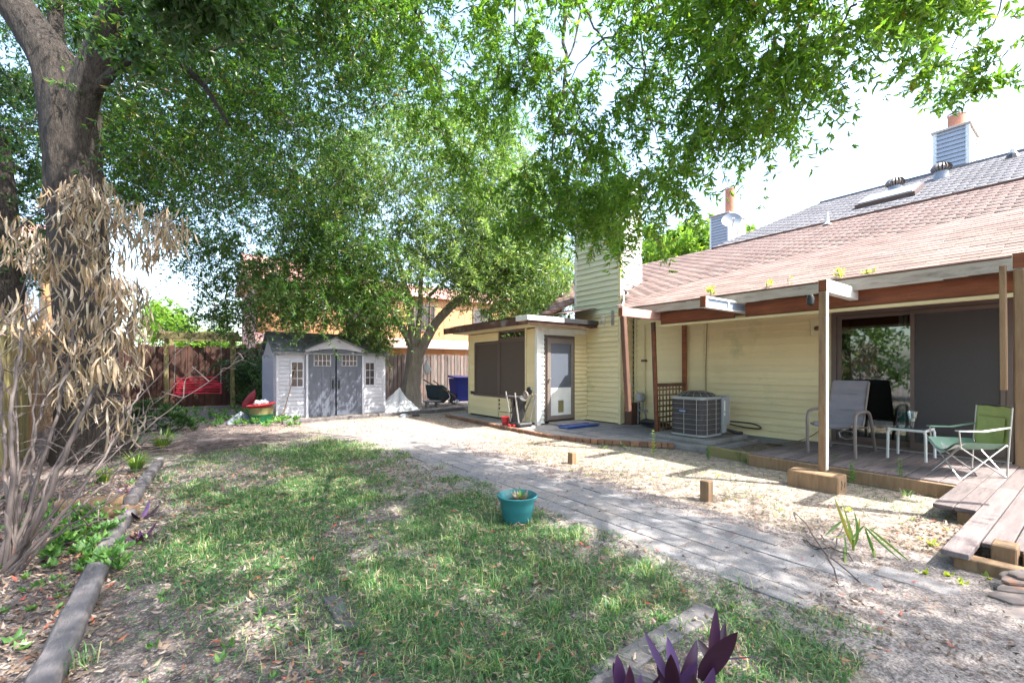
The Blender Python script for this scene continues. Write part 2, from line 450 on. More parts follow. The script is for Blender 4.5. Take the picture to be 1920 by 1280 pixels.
def join(parts):
    V = []; F = []; A = []; n = 0
    for v, f, a in parts:
        V.append(v); F.append(f + n); A.append(a); n += len(v)
    return np.concatenate(V), np.concatenate(F), np.concatenate(A)
def stuff(name, VFA, mat, parent=None, label=None, cat=None, group=None):
    V, F, A = VFA
    c = V.mean(0); c[2] = V[:, 2].min()
    me = npmesh(name, V - c, F, mat, attr=A)
    return tag(link(name, me, c, parent), label, cat, group, 'stuff')
def text_mesh(txt, size, ext, mat, name, M4, parent, italic=False):
    cu = bpy.data.curves.new(name, 'FONT'); cu.body = txt; cu.size = size; cu.extrude = ext
    cu.align_x = 'CENTER'; cu.align_y = 'CENTER'; cu.resolution_u = 3
    if italic: cu.shear = .35
    to = bpy.data.objects.new(name, cu); C.objects.link(to)
    bpy.context.view_layer.update()
    me = bpy.data.meshes.new_from_object(to.evaluated_get(bpy.context.evaluated_depsgraph_get()))
    bpy.data.objects.remove(to)
    co = np.zeros(len(me.vertices) * 3); me.vertices.foreach_get('co', co); co = co.reshape(-1, 3)
    X, Y, O = M4
    w = np.outer(co[:, 0], X) + np.outer(co[:, 1], Y) + np.outer(co[:, 2], np.cross(X, Y)) + 0
    me.vertices.foreach_set('co', w.astype(np.float32).ravel()); me.update()
    me.materials.clear(); me.materials.append(mat)
    return link(name, me, O, parent)
# ================================================================== SETTING
def axis_grid(c, n0, step, far):
    a = [c]
    s = step
    v = c
    for i in range(n0): v += s; a.append(v)
    while v < far: s *= 1.35; v += s; a.append(v)
    return a
gx = axis_grid(3, 130, .07, 160); gx = sorted(set([2 * 3 - g for g in gx] + gx))
gy = axis_grid(4, 130, .07, 200); gy = sorted(set([2 * 4 - g for g in gy] + gy))
gx = np.array(gx); gy = np.array(gy)
XX, YY = np.meshgrid(gx, gy)
def gnoise(x, y):
    return (np.sin(x * 1.7 + 1.3 * np.sin(y * .9)) * np.cos(y * 1.3 + np.sin(x * 1.1)) * .5
            + np.sin(x * 4.1 + 2 * np.sin(y * 2.7)) * np.cos(y * 3.7 + x) * .3
            + np.sin(x * 11 + 2 * np.sin(y * 7)) * np.cos(y * 9.3 - x * 2) * .2)
def gheight(x, y):
    h = gnoise(x, y) * .012 + rng.normal(0, .0022, np.shape(x))
    onpath = np.clip((np.minimum(x - 2.75, 4.0 - x)) / .08, 0, 1) * (y > -3) * (y < 12)
    onhouse = np.clip((x - 6.0) / .2, 0, 1) * (y > -3)
    k = np.maximum(onpath, onhouse)
    return np.where(k > 0, h * (1 - k) - .02 * k, h) - .0
ZZ = gheight(XX, YY)
V = np.stack([XX, YY, ZZ], -1).reshape(-1, 3)
nx, ny = len(gx), len(gy)
ii = (np.arange(ny - 1)[:, None] * nx + np.arange(nx - 1)[None, :]).ravel()
F = np.stack([ii, ii + 1, ii + 1 + nx, ii + nx], 1)
def ground_mat():
    m, nt, b, out = nodes('ground_sand_and_humus')
    v = pos(nt)
    sand = mix(nt, noise(nt, v, 9, 6), (.40, .345, .29), (.28, .235, .195))
    sand = mix(nt, noise(nt, v, 60, 4, .7, .45, .62), sand, (.22, .175, .145))
    hum = mix(nt, noise(nt, v, 14, 6), (.085, .07, .068), (.17, .14, .135))
    hum = mix(nt, noise(nt, v, 70, 4, .7, .5, .62), hum, (.32, .27, .24))
    sx = nt.nodes.new('ShaderNodeSeparateXYZ'); nt.links.new(v, sx.inputs[0])
    mr = nt.nodes.new('ShaderNodeMapRange'); mr.inputs[1].default_value = 1.6; mr.inputs[2].default_value = 3.6
    nz = math_(nt, 'MULTIPLY_ADD', noise(nt, v, 1.3, 5, .6, .3, .7), 2.6, -1.3)
    nt.links.new(math_(nt, 'ADD', sx.outputs[0], nz), mr.inputs[0])
    col = mix(nt, mr.outputs[0], hum, sand)
    col = gritty(nt, v, gritty(nt, v, col, .35, 85), .45, 11)
    nt.links.new(col, b.inputs['Base Color'])
    b.inputs['Roughness'].default_value = .95; b.inputs['Specular IOR Level'].default_value = .2
    h = math_(nt, 'ADD', noise(nt, v, 45, 6, .75, .2, .8), math_(nt, 'MULTIPLY', noise(nt, v, 9, 3), 1.5))
    bump(nt, b, h, .8, .014)
    return m
GM = ground_mat()
GM2 = M('grit', (.36, .31, .285), (.22, .185, .175), (.12, .10, .095), grit=.75, gscale=70, scale=5, rough=.95, bmp=1.0, bscale=160, bdist=.008, var=0, c3scale=14, c3lo=.5)
struct(link('ground', npmesh('ground', V, F, GM, smooth=True), (0, 0, 0)))

# ---- paver path (two widths of long slabs, staggered)
pth = MB().box((2.84, -2.6, -.03), (3.95, 11.5, -.004)).build('path', W['soil'], kind='structure')
def ragged(lo, hi, tilt=.0025):
    m = MB(); V, Fq = boxvf(lo, hi, .004); t = rng.normal(0, tilt, 3)
    V = [(x, y, z + (t[0] + t[1] * (x - lo[0]) + t[2] * (y - lo[1]) if z > -.01 else 0)) for x, y, z in V]
    return m.add(V, Fq)
rows = [(2.86, 3.07), (3.073, 3.285), (3.288, 3.50), (3.503, 3.715), (3.718, 3.93)]
for i, (x0, x1) in enumerate(rows):
    y = -2.6 + (i * 2 % 5) * .17
    while y < 11.2:
        L = .61 if i not in (0,) else .61
        if not (i == 0 and 2.9 < y < 4.3 and False):
            ragged((x0 + .0035, y + .0035, -.02), (x1 - .0035, y + L - .0035, .020 + rng.normal(0, .0016))).build('paver', W['paver'], pth)
        y += L
def drift(x0, x1, y0, y1, ramp):
    xs = np.arange(x0, x1, .035); ys = np.arange(y0, y1, .035); X, Y = np.meshgrid(xs, ys)
    Z = .0175 + .007 * gnoise(X * 1.4 + 2, Y * 1.4) + .003 * gnoise(X * 4, Y * 4) + rng.normal(0, .0009, X.shape) + ramp(X, Y)
    e = np.minimum(np.minimum(X - x0, x1 - .035 - X), np.minimum(Y - y0, y1 - .035 - Y)); Z = np.where(e < .12, Z - .045 * (1 - np.clip(e / .12, 0, 1)), Z)
    n = len(xs); k = len(ys); ii = (np.arange(k - 1)[:, None] * n + np.arange(n - 1)[None]).ravel()
    struct(link('sand_drift', npmesh('sand_drift', np.stack([X, Y, Z], -1).reshape(-1, 3), np.stack([ii, ii + 1, ii + 1 + n, ii + n], 1), GM2, True), (0, 0, 0)))
# sandy apron spreading from the path towards the shed door
# timber shadow-line edging by the shed
lg = MB()
drift(2.5, 4.6, -3.2, 1.75, lambda x, y: np.clip((1.15 - y) * .018, -.012, .012))
drift(2.55, 4.3, 1.4, 6.6, lambda x, y: -.0045 + .010 * np.clip((x - 3.65) / .3, 0, 1) + .006 * np.clip((3.0 - x) / .2, 0, 1))
drift(2.3, 5.0, 6.2, 12.0, lambda x, y: np.clip((y - 7.6) * .008, -.012, .010))
for a, b in (((2.0, 12.1), (3.2, 12.15)), ((3.25, 12.2), (4.9, 12.55))):
    pass
# ---- patio slab with brick edging
pp = [(8.75, 3.95)]
edge = [(6.95, 4.6), (6.72, 4.97), (6.38, 5.5), (6.09, 5.95), (5.95, 6.6), (5.91, 7.3), (5.93, 8.2), (6.0, 9.2), (6.06, 10.4), (6.1, 11.4)]
edge = [tuple(p[:2]) for p in smooth_path([(x, y, 0) for x, y in edge], 4)]
poly = [(x + .07, y, 0) for x, y in edge] + [(8.9, 11.4, 0), (8.9, 4.6, 0)]
pat = MB().prism(poly, (0, 0, -.02), (0, 0, .072)).build('patio', W['concrete'], kind='structure')
acc = 0; last = None
for (x0, y0), (x1, y1) in zip(edge[:-1], edge[1:]):
    d = math.hypot(x1 - x0, y1 - y0); n = max(1, round(d / .2))
    for k in range(n):
        a = np.array([x0 + (x1 - x0) * (k + .04) / n, y0 + (y1 - y0) * (k + .04) / n, .035]); b_ = np.array([x0 + (x1 - x0) * (k + .96) / n, y0 + (y1 - y0) * (k + .96) / n, .035 + rng.normal(0, .002)])
        MB().beam(a, b_, .1, .088, bev=.006).build('edging_brick', W['brick'], pat)
for (x0, y0, x1, y1) in ((7.0, 5.9, 7.6, 6.5), (7.62, 5.9, 8.25, 6.5), (7.0, 6.52, 7.6, 7.15), (7.62, 6.52, 8.25, 7.15), (6.4, 5.9, 6.98, 6.5), (7.0, 5.3, 7.6, 5.88), (6.4, 6.52, 6.98, 7.15), (7.62, 5.3, 8.25, 5.88)):
    piece('slab', pat, W['paver'], (x0, y0, .07), (x1 - .02, y1 - .02, .084 + rng.uniform(0, .004)), .004)
piece('door_step', pat, W['concrete'], (6.95, 7.25, .07), (7.95, 7.95, .125), .01)

# ================================================================== HOUSE
house = thing('house', 'yellow lap sided single storey house with a sagging brown shingle roof', 'house', (8.75, 4, 0))
EXP = .122
def sidingvf(L, h=EXP, t=.034):
    """one lap board along +Y from 0..L facing -X, bottom at z=0"""
    V = []
    for y in (0, L): V += [(-t, y, 0), (-t + .002, y, .008), (-.003, y, h + .012), (.004, y, h + .012), (.004, y, 0)]
    F = [(0, 1, 6, 5), (1, 2, 7, 6), (2, 3, 8, 7), (4, 0, 5, 9), (0, 4, 3, 2, 1), (5, 6, 7, 8, 9)]
    return V, F
_sc = {}
def siding(parent, mat, o, dirn, L, z0, z1, name='siding_board', h=EXP):
    """courses of boards; dirn 'y': runs +Y faces -X ; 'x': runs +X faces -Y"""
    z = z0; key = (mat.name, dirn, round(L, 3), h)
    if key not in _sc:
        V, F = sidingvf(L, h)
        if dirn == 'x': V = [(y, x, z_) for x, y, z_ in V]; F = [f[::-1] for f in F]
        me = bpy.data.meshes.new(name); me.from_pydata(V, [], F); me.update(); me.materials.append(mat); _sc[key] = me
    while z < z1 - .02:
        link(name, _sc[key], (o[0], o[1], z), parent); z += h
WX = 8.75
# --- main wall
wall = MB().box((WX + .03, .0, .0), (WX + .18, .78, 2.75)).box((WX + .03, 2.83, 0), (WX + .18, 8.0, 2.75)).box((WX + .03, .78, 2.36), (WX + .18, 2.83, 2.75)).build('wall', W['inside'], house)
siding(wall, W['siding'], (WX + .02, 2.87), 'y', 2.2, .12, 2.55)
siding(wall, W['siding'], (WX + .02, 5.1), 'y', 1.74, .12, 2.55)
siding(wall, W['siding'], (WX + .02, .02), 'y', .70, .16, 2.55)
siding(wall, W['siding'], (WX + .02, .74), 'y', 2.11, 2.40, 2.6)
piece('corner_trim', wall, W['trim'], (WX - .005, 2.80, .14), (WX + .03, 2.87, 2.42))
piece('seam_trim', wall, W['trim'], (WX - .012, 5.065, .3), (WX + .03, 5.10, 2.5))
piece('corner_trim', wall, W['trim'], (WX - .02, 6.79, .1), (WX + .03, 6.86, 2.6))
piece('foundation', wall, W['concrete'], (WX + .02, 2.9, 0), (WX + .1, 6.85, .13))
piece('header_trim', wall, W['trim'], (WX - .015, .72, 2.33), (WX + .03, 2.87, 2.40))
# pipe on wall with a clamp
MB().tube([(WX - .04, 6.55, .1), (WX - .04, 6.55, 2.4)], .018, 8).build('conduit', W['trim'], wall, True)
MB().box((WX - .07, 6.50, 1.55), (WX, 6.62, 1.60)).build('pipe_clamp', W['brown'], wall)
MB().tube([(WX - .03, 5.02, .5), (WX - .028, 5.03, 1.4), (WX - .03, 5.0, 2.35)], .008, 6).build('cable', W['brown'], wall, True)
# wall boxes (cable plate and vent)
MB().box((WX - .02, 2.93, 1.95), (WX + .02, 3.12, 2.25), .006).build('vent_plate', W['trim'], wall)
MB().lathe([(.0, 0), (.035, 0), (.035, .02), (0, .03)], (0, 0, 0), 14)
v_ = MB().lathe([(.0, 0), (.038, 0), (.038, .02), (0, .03)], (0, 0, 0), 14)
v_.v = [(WX - .02 - z, 3.02 + x, 2.08 + y) for x, y, z in v_.v]
v_.build('vent_cap', W['brown'], wall)
MB().box((WX - .018, 2.90, 1.48), (WX + .02, 2.98, 1.66), .004).build('outlet_cover', W['trim'], wall)

# --- sliding glass door with dark room behind
sl = MB()
y0, y1, z0, z1 = .80, 2.79, .17, 2.33
sl.box((WX - .03, y0 - .02, z1 - .07), (WX + .08, y1 + .02, z1)).box((WX - .03, y0 - .02, z0), (WX + .08, y1 + .02, z0 + .04))
sl.box((WX - .03, y1 - .05, z0 + .04), (WX + .08, y1 + .02, z1 - .07)).box((WX - .03, y0 - .02, z0 + .04), (WX + .08, y0 + .04, z1 - .07))
door = sl.build('sliding_door', W['bronze'], house)
def sash(name, ya, yb, x, fw, mat):
    m = MB().box((x, ya, z0 + .045), (x + .03, ya + fw, z1 - .075)).box((x, yb - fw, z0 + .045), (x + .03, yb, z1 - .075))
    m.box((x, ya + fw, z0 + .045), (x + .03, yb - fw, z0 + .13)).box((x, ya + fw, z1 - .13), (x + .03, yb - fw, z1 - .075))
    return m.build(name, mat, door)
sash('fixed_frame', 1.74, 2.735, WX - .005, .06, W['bronze'])
sash('screen_frame', .845, 1.80, WX - .05, .045, W['bronze'])
piece('glass_pane', door, W['glass'], (WX + .008, 1.80, z0 + .13), (WX + .016, 2.675, z1 - .13), 0)
piece('insect_screen', door, W['screen'], (WX - .037, .89, z0 + .13), (WX - .033, 1.755, z1 - .13), 0)
piece('threshold', door, W['steel'], (WX - .07, .79, .155), (WX - .031, 2.8, .175))
m = MB()
cy = np.linspace(1.79, 1.97, 19)
for a, b in zip(cy[:-1], cy[1:]):
    xa = WX + .10 + .018 * math.sin(a * 160); xb = WX + .10 + .018 * math.sin(b * 160)
    m.add([(xa, a, .3), (xb, b, .3), (xb, b, 2.2), (xa, a, 2.2)], [(0, 1, 2, 3)])
m.build('curtain', W['cloth'], door, True)
MB().box((WX + .18, .3, .05), (WX + 3.0, 3.4, .12)).box((WX + 2.9, .3, .1), (WX + 3.0, 3.4, 2.6)).box((WX + .18, .2, .1), (WX + 3.0, .3, 2.6)).box((WX + .18, 3.4, .1), (WX + 3.0, 3.5, 2.6)).box((WX + .18, .3, 2.5), (WX + 3.0, 3.4, 2.6)).build('room', W['inside'], house)
MB().tube([(WX - .10, 2.45, .33), (WX - .10, 2.5, .27), (WX - .10, 2.58, .25), (WX - .10, 2.66, .28), (WX - .10, 2.68, .35), (WX - .10, 2.6, .39), (WX - .10, 2.5, .38), (WX - .10, 2.45, .33)], .012, 6).build('hose_holder', W['steel'], door, True)

# --- roof
S0, S1 = (6.88, 2.56), (12.0, 4.74)
SLP = (S1[1] - S0[1]) / (S1[0] - S0[0])
def rz(x): return S0[1] + (x - S0[0]) * SLP
def rp(x, y, o=0): return (x, y, rz(x) + o)
YR = -.05
polyR = [(6.9, YR), (12.0, YR), (12.0, 12.2), (7.2, 8.6), (8.7, 8.6), (8.7, 6.88), (7.35, 6.05), (6.9, 5.72)]
m = MB()
def roofpoly(m, pl, o0=-.06, o1=0): m.prism([rp(x, y) for x, y in pl], (0, 0, o0), (0, 0, o1))
roofpoly(m, [(6.9, YR), (12, YR), (12, 8.6), (8.78, 8.6), (8.78, 6.9), (7.35, 6.05), (6.9, 5.72)])
roofpoly(m, [(7.1, 8.46), (12.0, 8.46), (12.0, 12.2)])
m.prism([(12, YR, 4.74), (12, 12.2, 4.74), (17, 12.2, 2.6), (17, YR, 2.6)], (0, 0, -.06), (0, 0, 0))
roof = m.build('roof', W['brown'], house)
def inside(x, y):
    if x < 6.9 or x > 12 or y < YR: return False
    if y < 8.5:
        lim = np.interp(x, [6.9, 7.35, 8.3, 8.301, 9.12, 9.121], [5.72, 6.05, 6.85, 6.9, 6.9, 8.6])
        return y < lim
    return y < np.interp(x, [7.1, 12], [8.46, 12.2])
tabs = []
ca = math.cos(math.atan(SLP)); sa_ = math.sin(math.atan(SLP))
EXPO = .142
nrow = int((12 - 6.86) / (EXPO * ca)) + 1
for r in range(nrow):
    x = 6.86 + r * EXPO * ca
    y = YR - .3 + (r % 2) * .152
    while y < 12.3:
        if inside(max(x, 6.9) + .03, y + .15):
            y_ = max(y, YR)
            tabs.append((x, y_, y + .305 - y_))
        y += .305
def tabvf(w, lift=.0):
    """shingle tab: runs up slope from (0,0,0); along Y width w"""
    L = EXPO * 1.12; t0, t1 = .005 + lift, .003
    V = []
    for y in (.003, w - .003):
        for s_, n_ in ((0, 0), (L, 0), (L, t1), (0, t0)):
            V.append((s_ * ca - n_ * sa_, y, s_ * sa_ + n_ * ca))
    F = [(0, 1, 2, 3), (7, 6, 5, 4), (0, 4, 5, 1), (3, 2, 6, 7), (0, 3, 7, 4), (1, 5, 6, 2)]
    return V, F
tabs.sort(key=lambda t: math.hypot(t[0], t[1]))
shm = {}
VV = []; FF = []; AA = []
for i, (x, y, w) in enumerate(tabs):
    base = (x, y, rz(x) + .001 + rng.uniform(0, .002))
    if i < 300 and abs(w - .305) < 1e-6:
        k = i % 6
        if k not in shm:
            v, f = tabvf(.305, .002 + .0005 * k); me = bpy.data.meshes.new('shingle'); me.from_pydata(v, [], f); me.update(); me.materials.append(W['shingle']); shm[k] = me
        link('shingle', shm[k], base, roof)
    else:
        v, f = tabvf(w, rng.uniform(.002, .0035)); n = len(VV)
        VV += [(a + base[0], b + base[1], c + base[2]) for a, b, c in v]
        FF += [[q + n for q in g] for g in f]; AA += [rng.random()] * 8
stuff('shingles', (np.array(VV), np.array(FF), np.array(AA)), W['shingle'], roof)
# left end rake and eave carpentry
fas = MB()
ys = np.linspace(YR, 5.7, 30)
for a, b in zip(ys[:-1], ys[1:]):
    za = 2.44 + .012 * math.sin(a * 3) + rng.normal(0, .003)
    fas.add([(6.86, a, za - .045), (6.86, b, za - .045), (6.86, b, 2.535), (6.86, a, 2.535), (6.90, a, za - .045), (6.90, b, za - .045), (6.90, b, 2.535), (6.90, a, 2.535)],
            [(0, 1, 2, 3), (7, 6, 5, 4), (0, 4, 5, 1), (3, 2, 6, 7)])
fas.build('fascia', W['greypaint'], roof)
piece('drip_edge', roof, W['brown'], (6.85, YR, 2.54), (6.93, 5.7, 2.552))
piece('porch_beam', roof, W['redwood'], (7.06, YR, 2.20), (7.11, 3.42, 2.41), .004)
piece('porch_beam', roof, W['redwood'], (7.06, 3.6, 2.20), (7.11, 4.95, 2.40), .004)
piece('beam_trim', roof, W['trim'], (7.03, YR, 2.155), (7.12, 5.0, 2.195), .004)
piece('rake_board', roof, W['greypaint'], (6.9, 5.66, 2.42), (7.0, 5.72, 2.56))
MB().box((6.92, YR, 2.425), (8.8, 5.7, 2.45)).build('soffit', W['brown'], roof)
for x, y, z in ((WX, 0, 0),):
    pass
MB().beam((6.92, 5.72, 2.55), (7.38, 6.06, 2.72), .03, .14).build('rake_board', W['greypaint'], roof)
MB().beam((7.38, 6.06, 2.72), (8.3, 6.82, 3.12), .03, .14).build('rake_board', W['greypaint'], roof)
# gable end wall of the roof at the near (right) end and infill at the far end
MB().prism([(8.78, 0, 2.5), (16.5, 0, 2.5), (12, 0, 4.65)], (0, .02, 0), (0, .1, 0)).box((WX + .18, .02, 0), (16.5, .1, 2.5)).build('end_wall', W['siding'], house)
# stub beams: (y, x0, x1, material)
for y, x0, x1, mt in ((.50, 6.0, 7.05, 'white'), (2.02, 6.0, 7.4, 'white'), (5.0, 6.0, 7.35, 'pink')):
    st = MB().box((x0, y - .045, 2.285), (x1, y + .045, 2.435), .004).build('stub_beam', W['white'] if mt == 'white' else W['pink'], roof)
    piece('end_grain', st, W['redwood'], (x0 - .004, y - .04, 2.29), (x0 - .001, y + .04, 2.43), 0)
st = MB().box((6.0, 3.45, 2.40), (7.35, 3.55, 2.43)).box((6.0, 3.455, 2.27), (7.35, 3.545, 2.29)).box((6.0, 3.455, 2.29), (6.05, 3.545, 2.40)).box((6.62, 3.455, 2.29), (6.66, 3.545, 2.40)).build('glazed_beam_box', W['white'], roof)
piece('pane', st, W['bluewin'], (6.055, 3.47, 2.292), (6.615, 3.5, 2.398), 0)
piece('pane', st, W['bluewin'], (6.665, 3.47, 2.292), (7.34, 3.5, 2.398), 0)
piece('end_grain', st, W['redwood'], (5.985, 3.46, 2.275), (5.999, 3.54, 2.43), 0)
MB().beam((6.02, .5, 2.28), (6.06, .49, .52), .075, .075, bev=.01).build('hanging_post', W['tanwood'], roof, label='right hanging post with an orange rotted bottom end')
MB().beam((6.0, .60, 2.33), (6.02, .595, 1.2), .04, .09, bev=.004).build('nailed_board', W['tanwood'], roof)
MB().beam((6.05, 4.98, 2.28), (6.12, 4.93, .66), .085, .085, bev=.008).build('hanging_post', W['brown'], roof)
# roof weeds, pipe vent
def weed_rosette(c, r, n, up=.6, wid=.25, tilt=.8):
    a = rng.random(n) * 2 * math.pi
    D = unit(np.stack([np.cos(a) * tilt, np.sin(a) * tilt, rng.uniform(.2, 1.2, n) * up], 1))
    S = unit(np.cross(D, np.array([0, 0, 1.]) + rng.normal(0, .2, (n, 3))))
    L = rng.uniform(.6, 1, n) * r
    return kites(np.repeat(np.array(c, float)[None], n, 0) + rng.normal(0, r * .06, (n, 3)), D, S, L, L * wid)
for (y, z, n, r) in ((3.91, 2.6, 60, .13), (3.04, 2.58, 30, .12), (2.75, 2.58, 14, .08), (2.14, 2.58, 45, .12), (1.84, 2.55, 40, .12)):
    parts = [weed_rosette((6.92 + rng.uniform(-.02, .04), y + rng.normal(0, .03), z + rng.uniform(0, .10)), r * .7, 9, 1) for _ in range(max(2, n // 9))]
    V, F, A = join(parts)
    wt = thing('roof_weed', 'x', 'weed', (6.92, y, z), 'weeds sprouting from the roof edge')
    o = stuff('leaves', (V, F, A), W['roofweed'], wt); del o['kind']
    MB().tube([(6.92, y, z - .04), (6.93, y + .01, z + .1)], .004, 5).build('stem', W['weed'], wt)
    wt['label'] = {3.91: 'bushiest yellow weed on the roof edge above the blue glazed box', 3.04: 'yellow weed on the roof edge midway between glazed box and white post', 2.75: 'smallest yellow sprout on the roof edge', 2.14: 'yellow weed on the roof edge just right of the white post', 1.84: 'yellow weed on the roof edge furthest right'}[y]
pv = MB().lathe([(.09, 0), (.09, .02), (.045, .05), (.035, .12), (.03, .28), (0, .28)], (11.8, 3.88, rz(11.8)), 12).build('pipe_vent', W['white'], roof)

# --- chimney clad in siding, passes through the roof
chy = MB().box((8.33, 6.95, 0), (9.08, 8.4, 5.85)).build('chimney', W['inside'], house)
siding(chy, W['siding'], (8.32, 6.98), 'y', 1.40, .1, 2.7)
siding(chy, W['siding_pale'], (8.32, 6.98), 'y', 1.40, 2.7 + .03, 5.8, h=.135)
siding(chy, W['siding'], (8.35, 6.94), 'x', .72, .1, 2.7)
siding(chy, W['white'], (8.35, 6.94), 'x', .72, 2.73, 5.8, h=.135)  # sunlight put into the colour: whiter boards on the sun-facing side
for a in ((8.29, 6.91, .08), (8.29, 8.37, 2.6)):
    piece('corner_trim', chy, W['white'] if a[1] > 7 else W['trim'], a, (a[0] + .07, a[1] + .07, 5.85))
piece('corner_trim', chy, W['white'], (9.03, 6.91, 2.6), (9.1, 6.95, 5.85))
piece('cap', chy, W['greypaint'], (8.25, 6.87, 5.85), (9.14, 8.48, 5.92))
MB().box((8.42, 6.70, .05), (8.78, 6.90, .58), .01).build('dark_plinth', W['brown'], house)
# broken lantern
lt = thing('wall_lantern', 'broken wire wall lantern fixed to the chimney corner', 'lantern', (8.25, 7.25, 2.45))
MB().box((8.27, 7.10, 2.42), (8.30, 7.18, 2.78), .004).build('backplate', W['steel'], lt)
m = MB(); m.tube([(8.29, 7.14, 2.6), (8.2, 7.2, 2.66), (8.14, 7.3, 2.6)], .008, 6)
for k in range(6):
    a = k * math.pi / 3
    m.tube([(8.14 + .02 * math.cos(a), 7.32 + .02 * math.sin(a), 2.66), (8.14 + .07 * math.cos(a), 7.32 + .07 * math.sin(a), 2.55), (8.14 + .05 * math.cos(a), 7.32 + .05 * math.sin(a), 2.43)], .005, 5)
m.tube([(8.14 + .06 * math.cos(k * .785), 7.32 + .06 * math.sin(k * .785), 2.47) for k in range(9)], .005, 5)
m.build('cage', W['steel'], lt, True)
MB().lathe([(0, 0), (.03, .02), (.035, .05), (.015, .1), (0, .11)], (8.14, 7.32, 2.48), 12).build('bulb', W['clear'], lt, True)

# --- screened porch (bump out)
porch = MB().box((6.70, 8.04, .05), (6.74, 8.42, 2.36)).box((6.70, 10.78, .05), (6.74, 11.08, 2.36)).box((6.70, 8.42, .05), (6.74, 9.6, .3)).box((6.70, 9.6, .05), (6.74, 10.78, .66)).box((6.70, 9.62, 2.12), (6.74, 10.78, 2.36)).box((6.70, 11.04, .05), (8.35, 11.08, 2.36)).box((8.28, 8.5, .05), (8.32, 11.08, 2.4)).box((6.70, 8.06, .03), (8.3, 11.06, .06)).build('screen_porch', W['inside'], house)
siding(porch, W['siding'], (6.68, 9.62), 'y', 1.44, .12, .62, h=.105)
siding(porch, W['siding'], (6.68, 9.62), 'y', 1.44, 2.12, 2.34, h=.105)
siding(porch, W['siding'], (6.68, 10.80), 'y', .26, .75, 2.06, h=.105)
siding(porch, W['siding'], (6.68, 8.06), 'y', .37, .12, 2.34, h=.105)
siding(porch, W['siding'], (6.68, 8.43), 'y', 1.15, .12, .26, h=.105)
siding(porch, W['siding'], (6.68, 9.08), 'y', .5, .28, .64, h=.105)
piece('corner_trim', porch, W['trim'], (6.635, 10.80, .1), (6.665, 11.08, 2.36)) if False else piece('corner_trim', porch, W['trim'], (6.64, 11.05, .08), (6.7, 11.1, 2.36))
piece('corner_trim', porch, W['white'], (6.63, 7.975, .06), (6.74, 8.065, 2.36))
# south face (door face)
piece('door_header', porch, W['white'], (6.74, 8.0, 2.19), (8.3, 8.04, 2.36))
siding(porch, W['siding_white'], (6.745, 8.02), 'x', .125, .1, 2.16, h=.105)
siding(porch, W['siding'], (7.86, 8.02), 'x', .44, .1, 2.3, h=.105)
# windows
def window(name, ya, yb, za, zb, mat, fw=.045, mull=()):
    m = MB().box((6.655, ya, za), (6.70, ya + fw, zb)).box((6.655, yb - fw, za), (6.70, yb, zb)).box((6.655, ya + fw, za), (6.70, yb - fw, za + fw)).box((6.655, ya + fw, zb - fw), (6.70, yb - fw, zb))
    for y in mull: m.box((6.66, y - .02, za + fw), (6.70, y + .02, zb - fw))
    w = m.build(name, W['bronze'], porch)
    piece('screen', w, mat, (6.68, ya + fw, za + fw), (6.684, yb - fw, zb - fw), 0)
    return w
piece('corner_trim', porch, W['trim'], (6.635, 8.40, .1), (6.66, 8.445, 2.36))
window('window', 9.585, 10.78, .64, 2.10, W['screen_brown'])
window('window', 8.44, 9.575, .67, 2.12, W['screen_brown'])
window('transom_window', 8.44, 9.575, 2.125, 2.37, W['glass'])
window('lower_window', 8.95, 9.575, .26, .665, W['redwood'] if False else W['glass'])
piece('window_sill', porch, W['bronze'], (6.63, 8.42, .64), (6.70, 10.8, .665))
# screen door
sdn = MB()
sdn.box((6.88, 7.985, .14), (6.93, 8.03, 2.18)).box((7.80, 7.985, .14), (7.85, 8.03, 2.18)).box((6.93, 7.985, 2.12), (7.80, 8.03, 2.18)).box((6.93, 7.985, .14), (7.80, 8.03, .17))
sdoor = sdn.build('screen_door', W['bronze'], porch)
lf = MB().box((6.935, 7.955, .175), (7.04, 7.985, 2.115)).box((7.70, 7.955, .175), (7.795, 7.985, 2.115)).box((7.04, 7.955, 1.99), (7.70, 7.985, 2.115)).box((7.04, 7.955, .175), (7.70, 7.985, .27)).build('door_leaf', W['taupe'], sdoor)
piece('insect_screen', sdoor, W['screen_blue'], (7.04, 7.968, .93), (7.70, 7.972, 1.99), 0)
MB().box((7.04, 7.96, .27), (7.28, 7.98, .93)).box((7.46, 7.96, .27), (7.70, 7.98, .93)).box((7.28, 7.96, .27), (7.46, 7.98, .33)).box((7.28, 7.96, .62), (7.46, 7.98, .93)).build('pet_door_panel', W['white'], sdoor)
piece('pet_flap', sdoor, W['mossy'], (7.295, 7.966, .335), (7.445, 7.974, .615), 0)
MB().lathe([(0, 0), (.02, .005), (.025, .03), (0, .04)], (0, 0, 0), 10)
k_ = MB().lathe([(.012, 0), (.014, .02), (.028, .03), (.026, .055), (0, .06)], (0, 0, 0), 12); k_.v = [(6.985 + x, 7.955 - z, 1.15 + y) for x, y, z in k_.v]; k_.build('door_knob', W['steel'], sdoor, True)
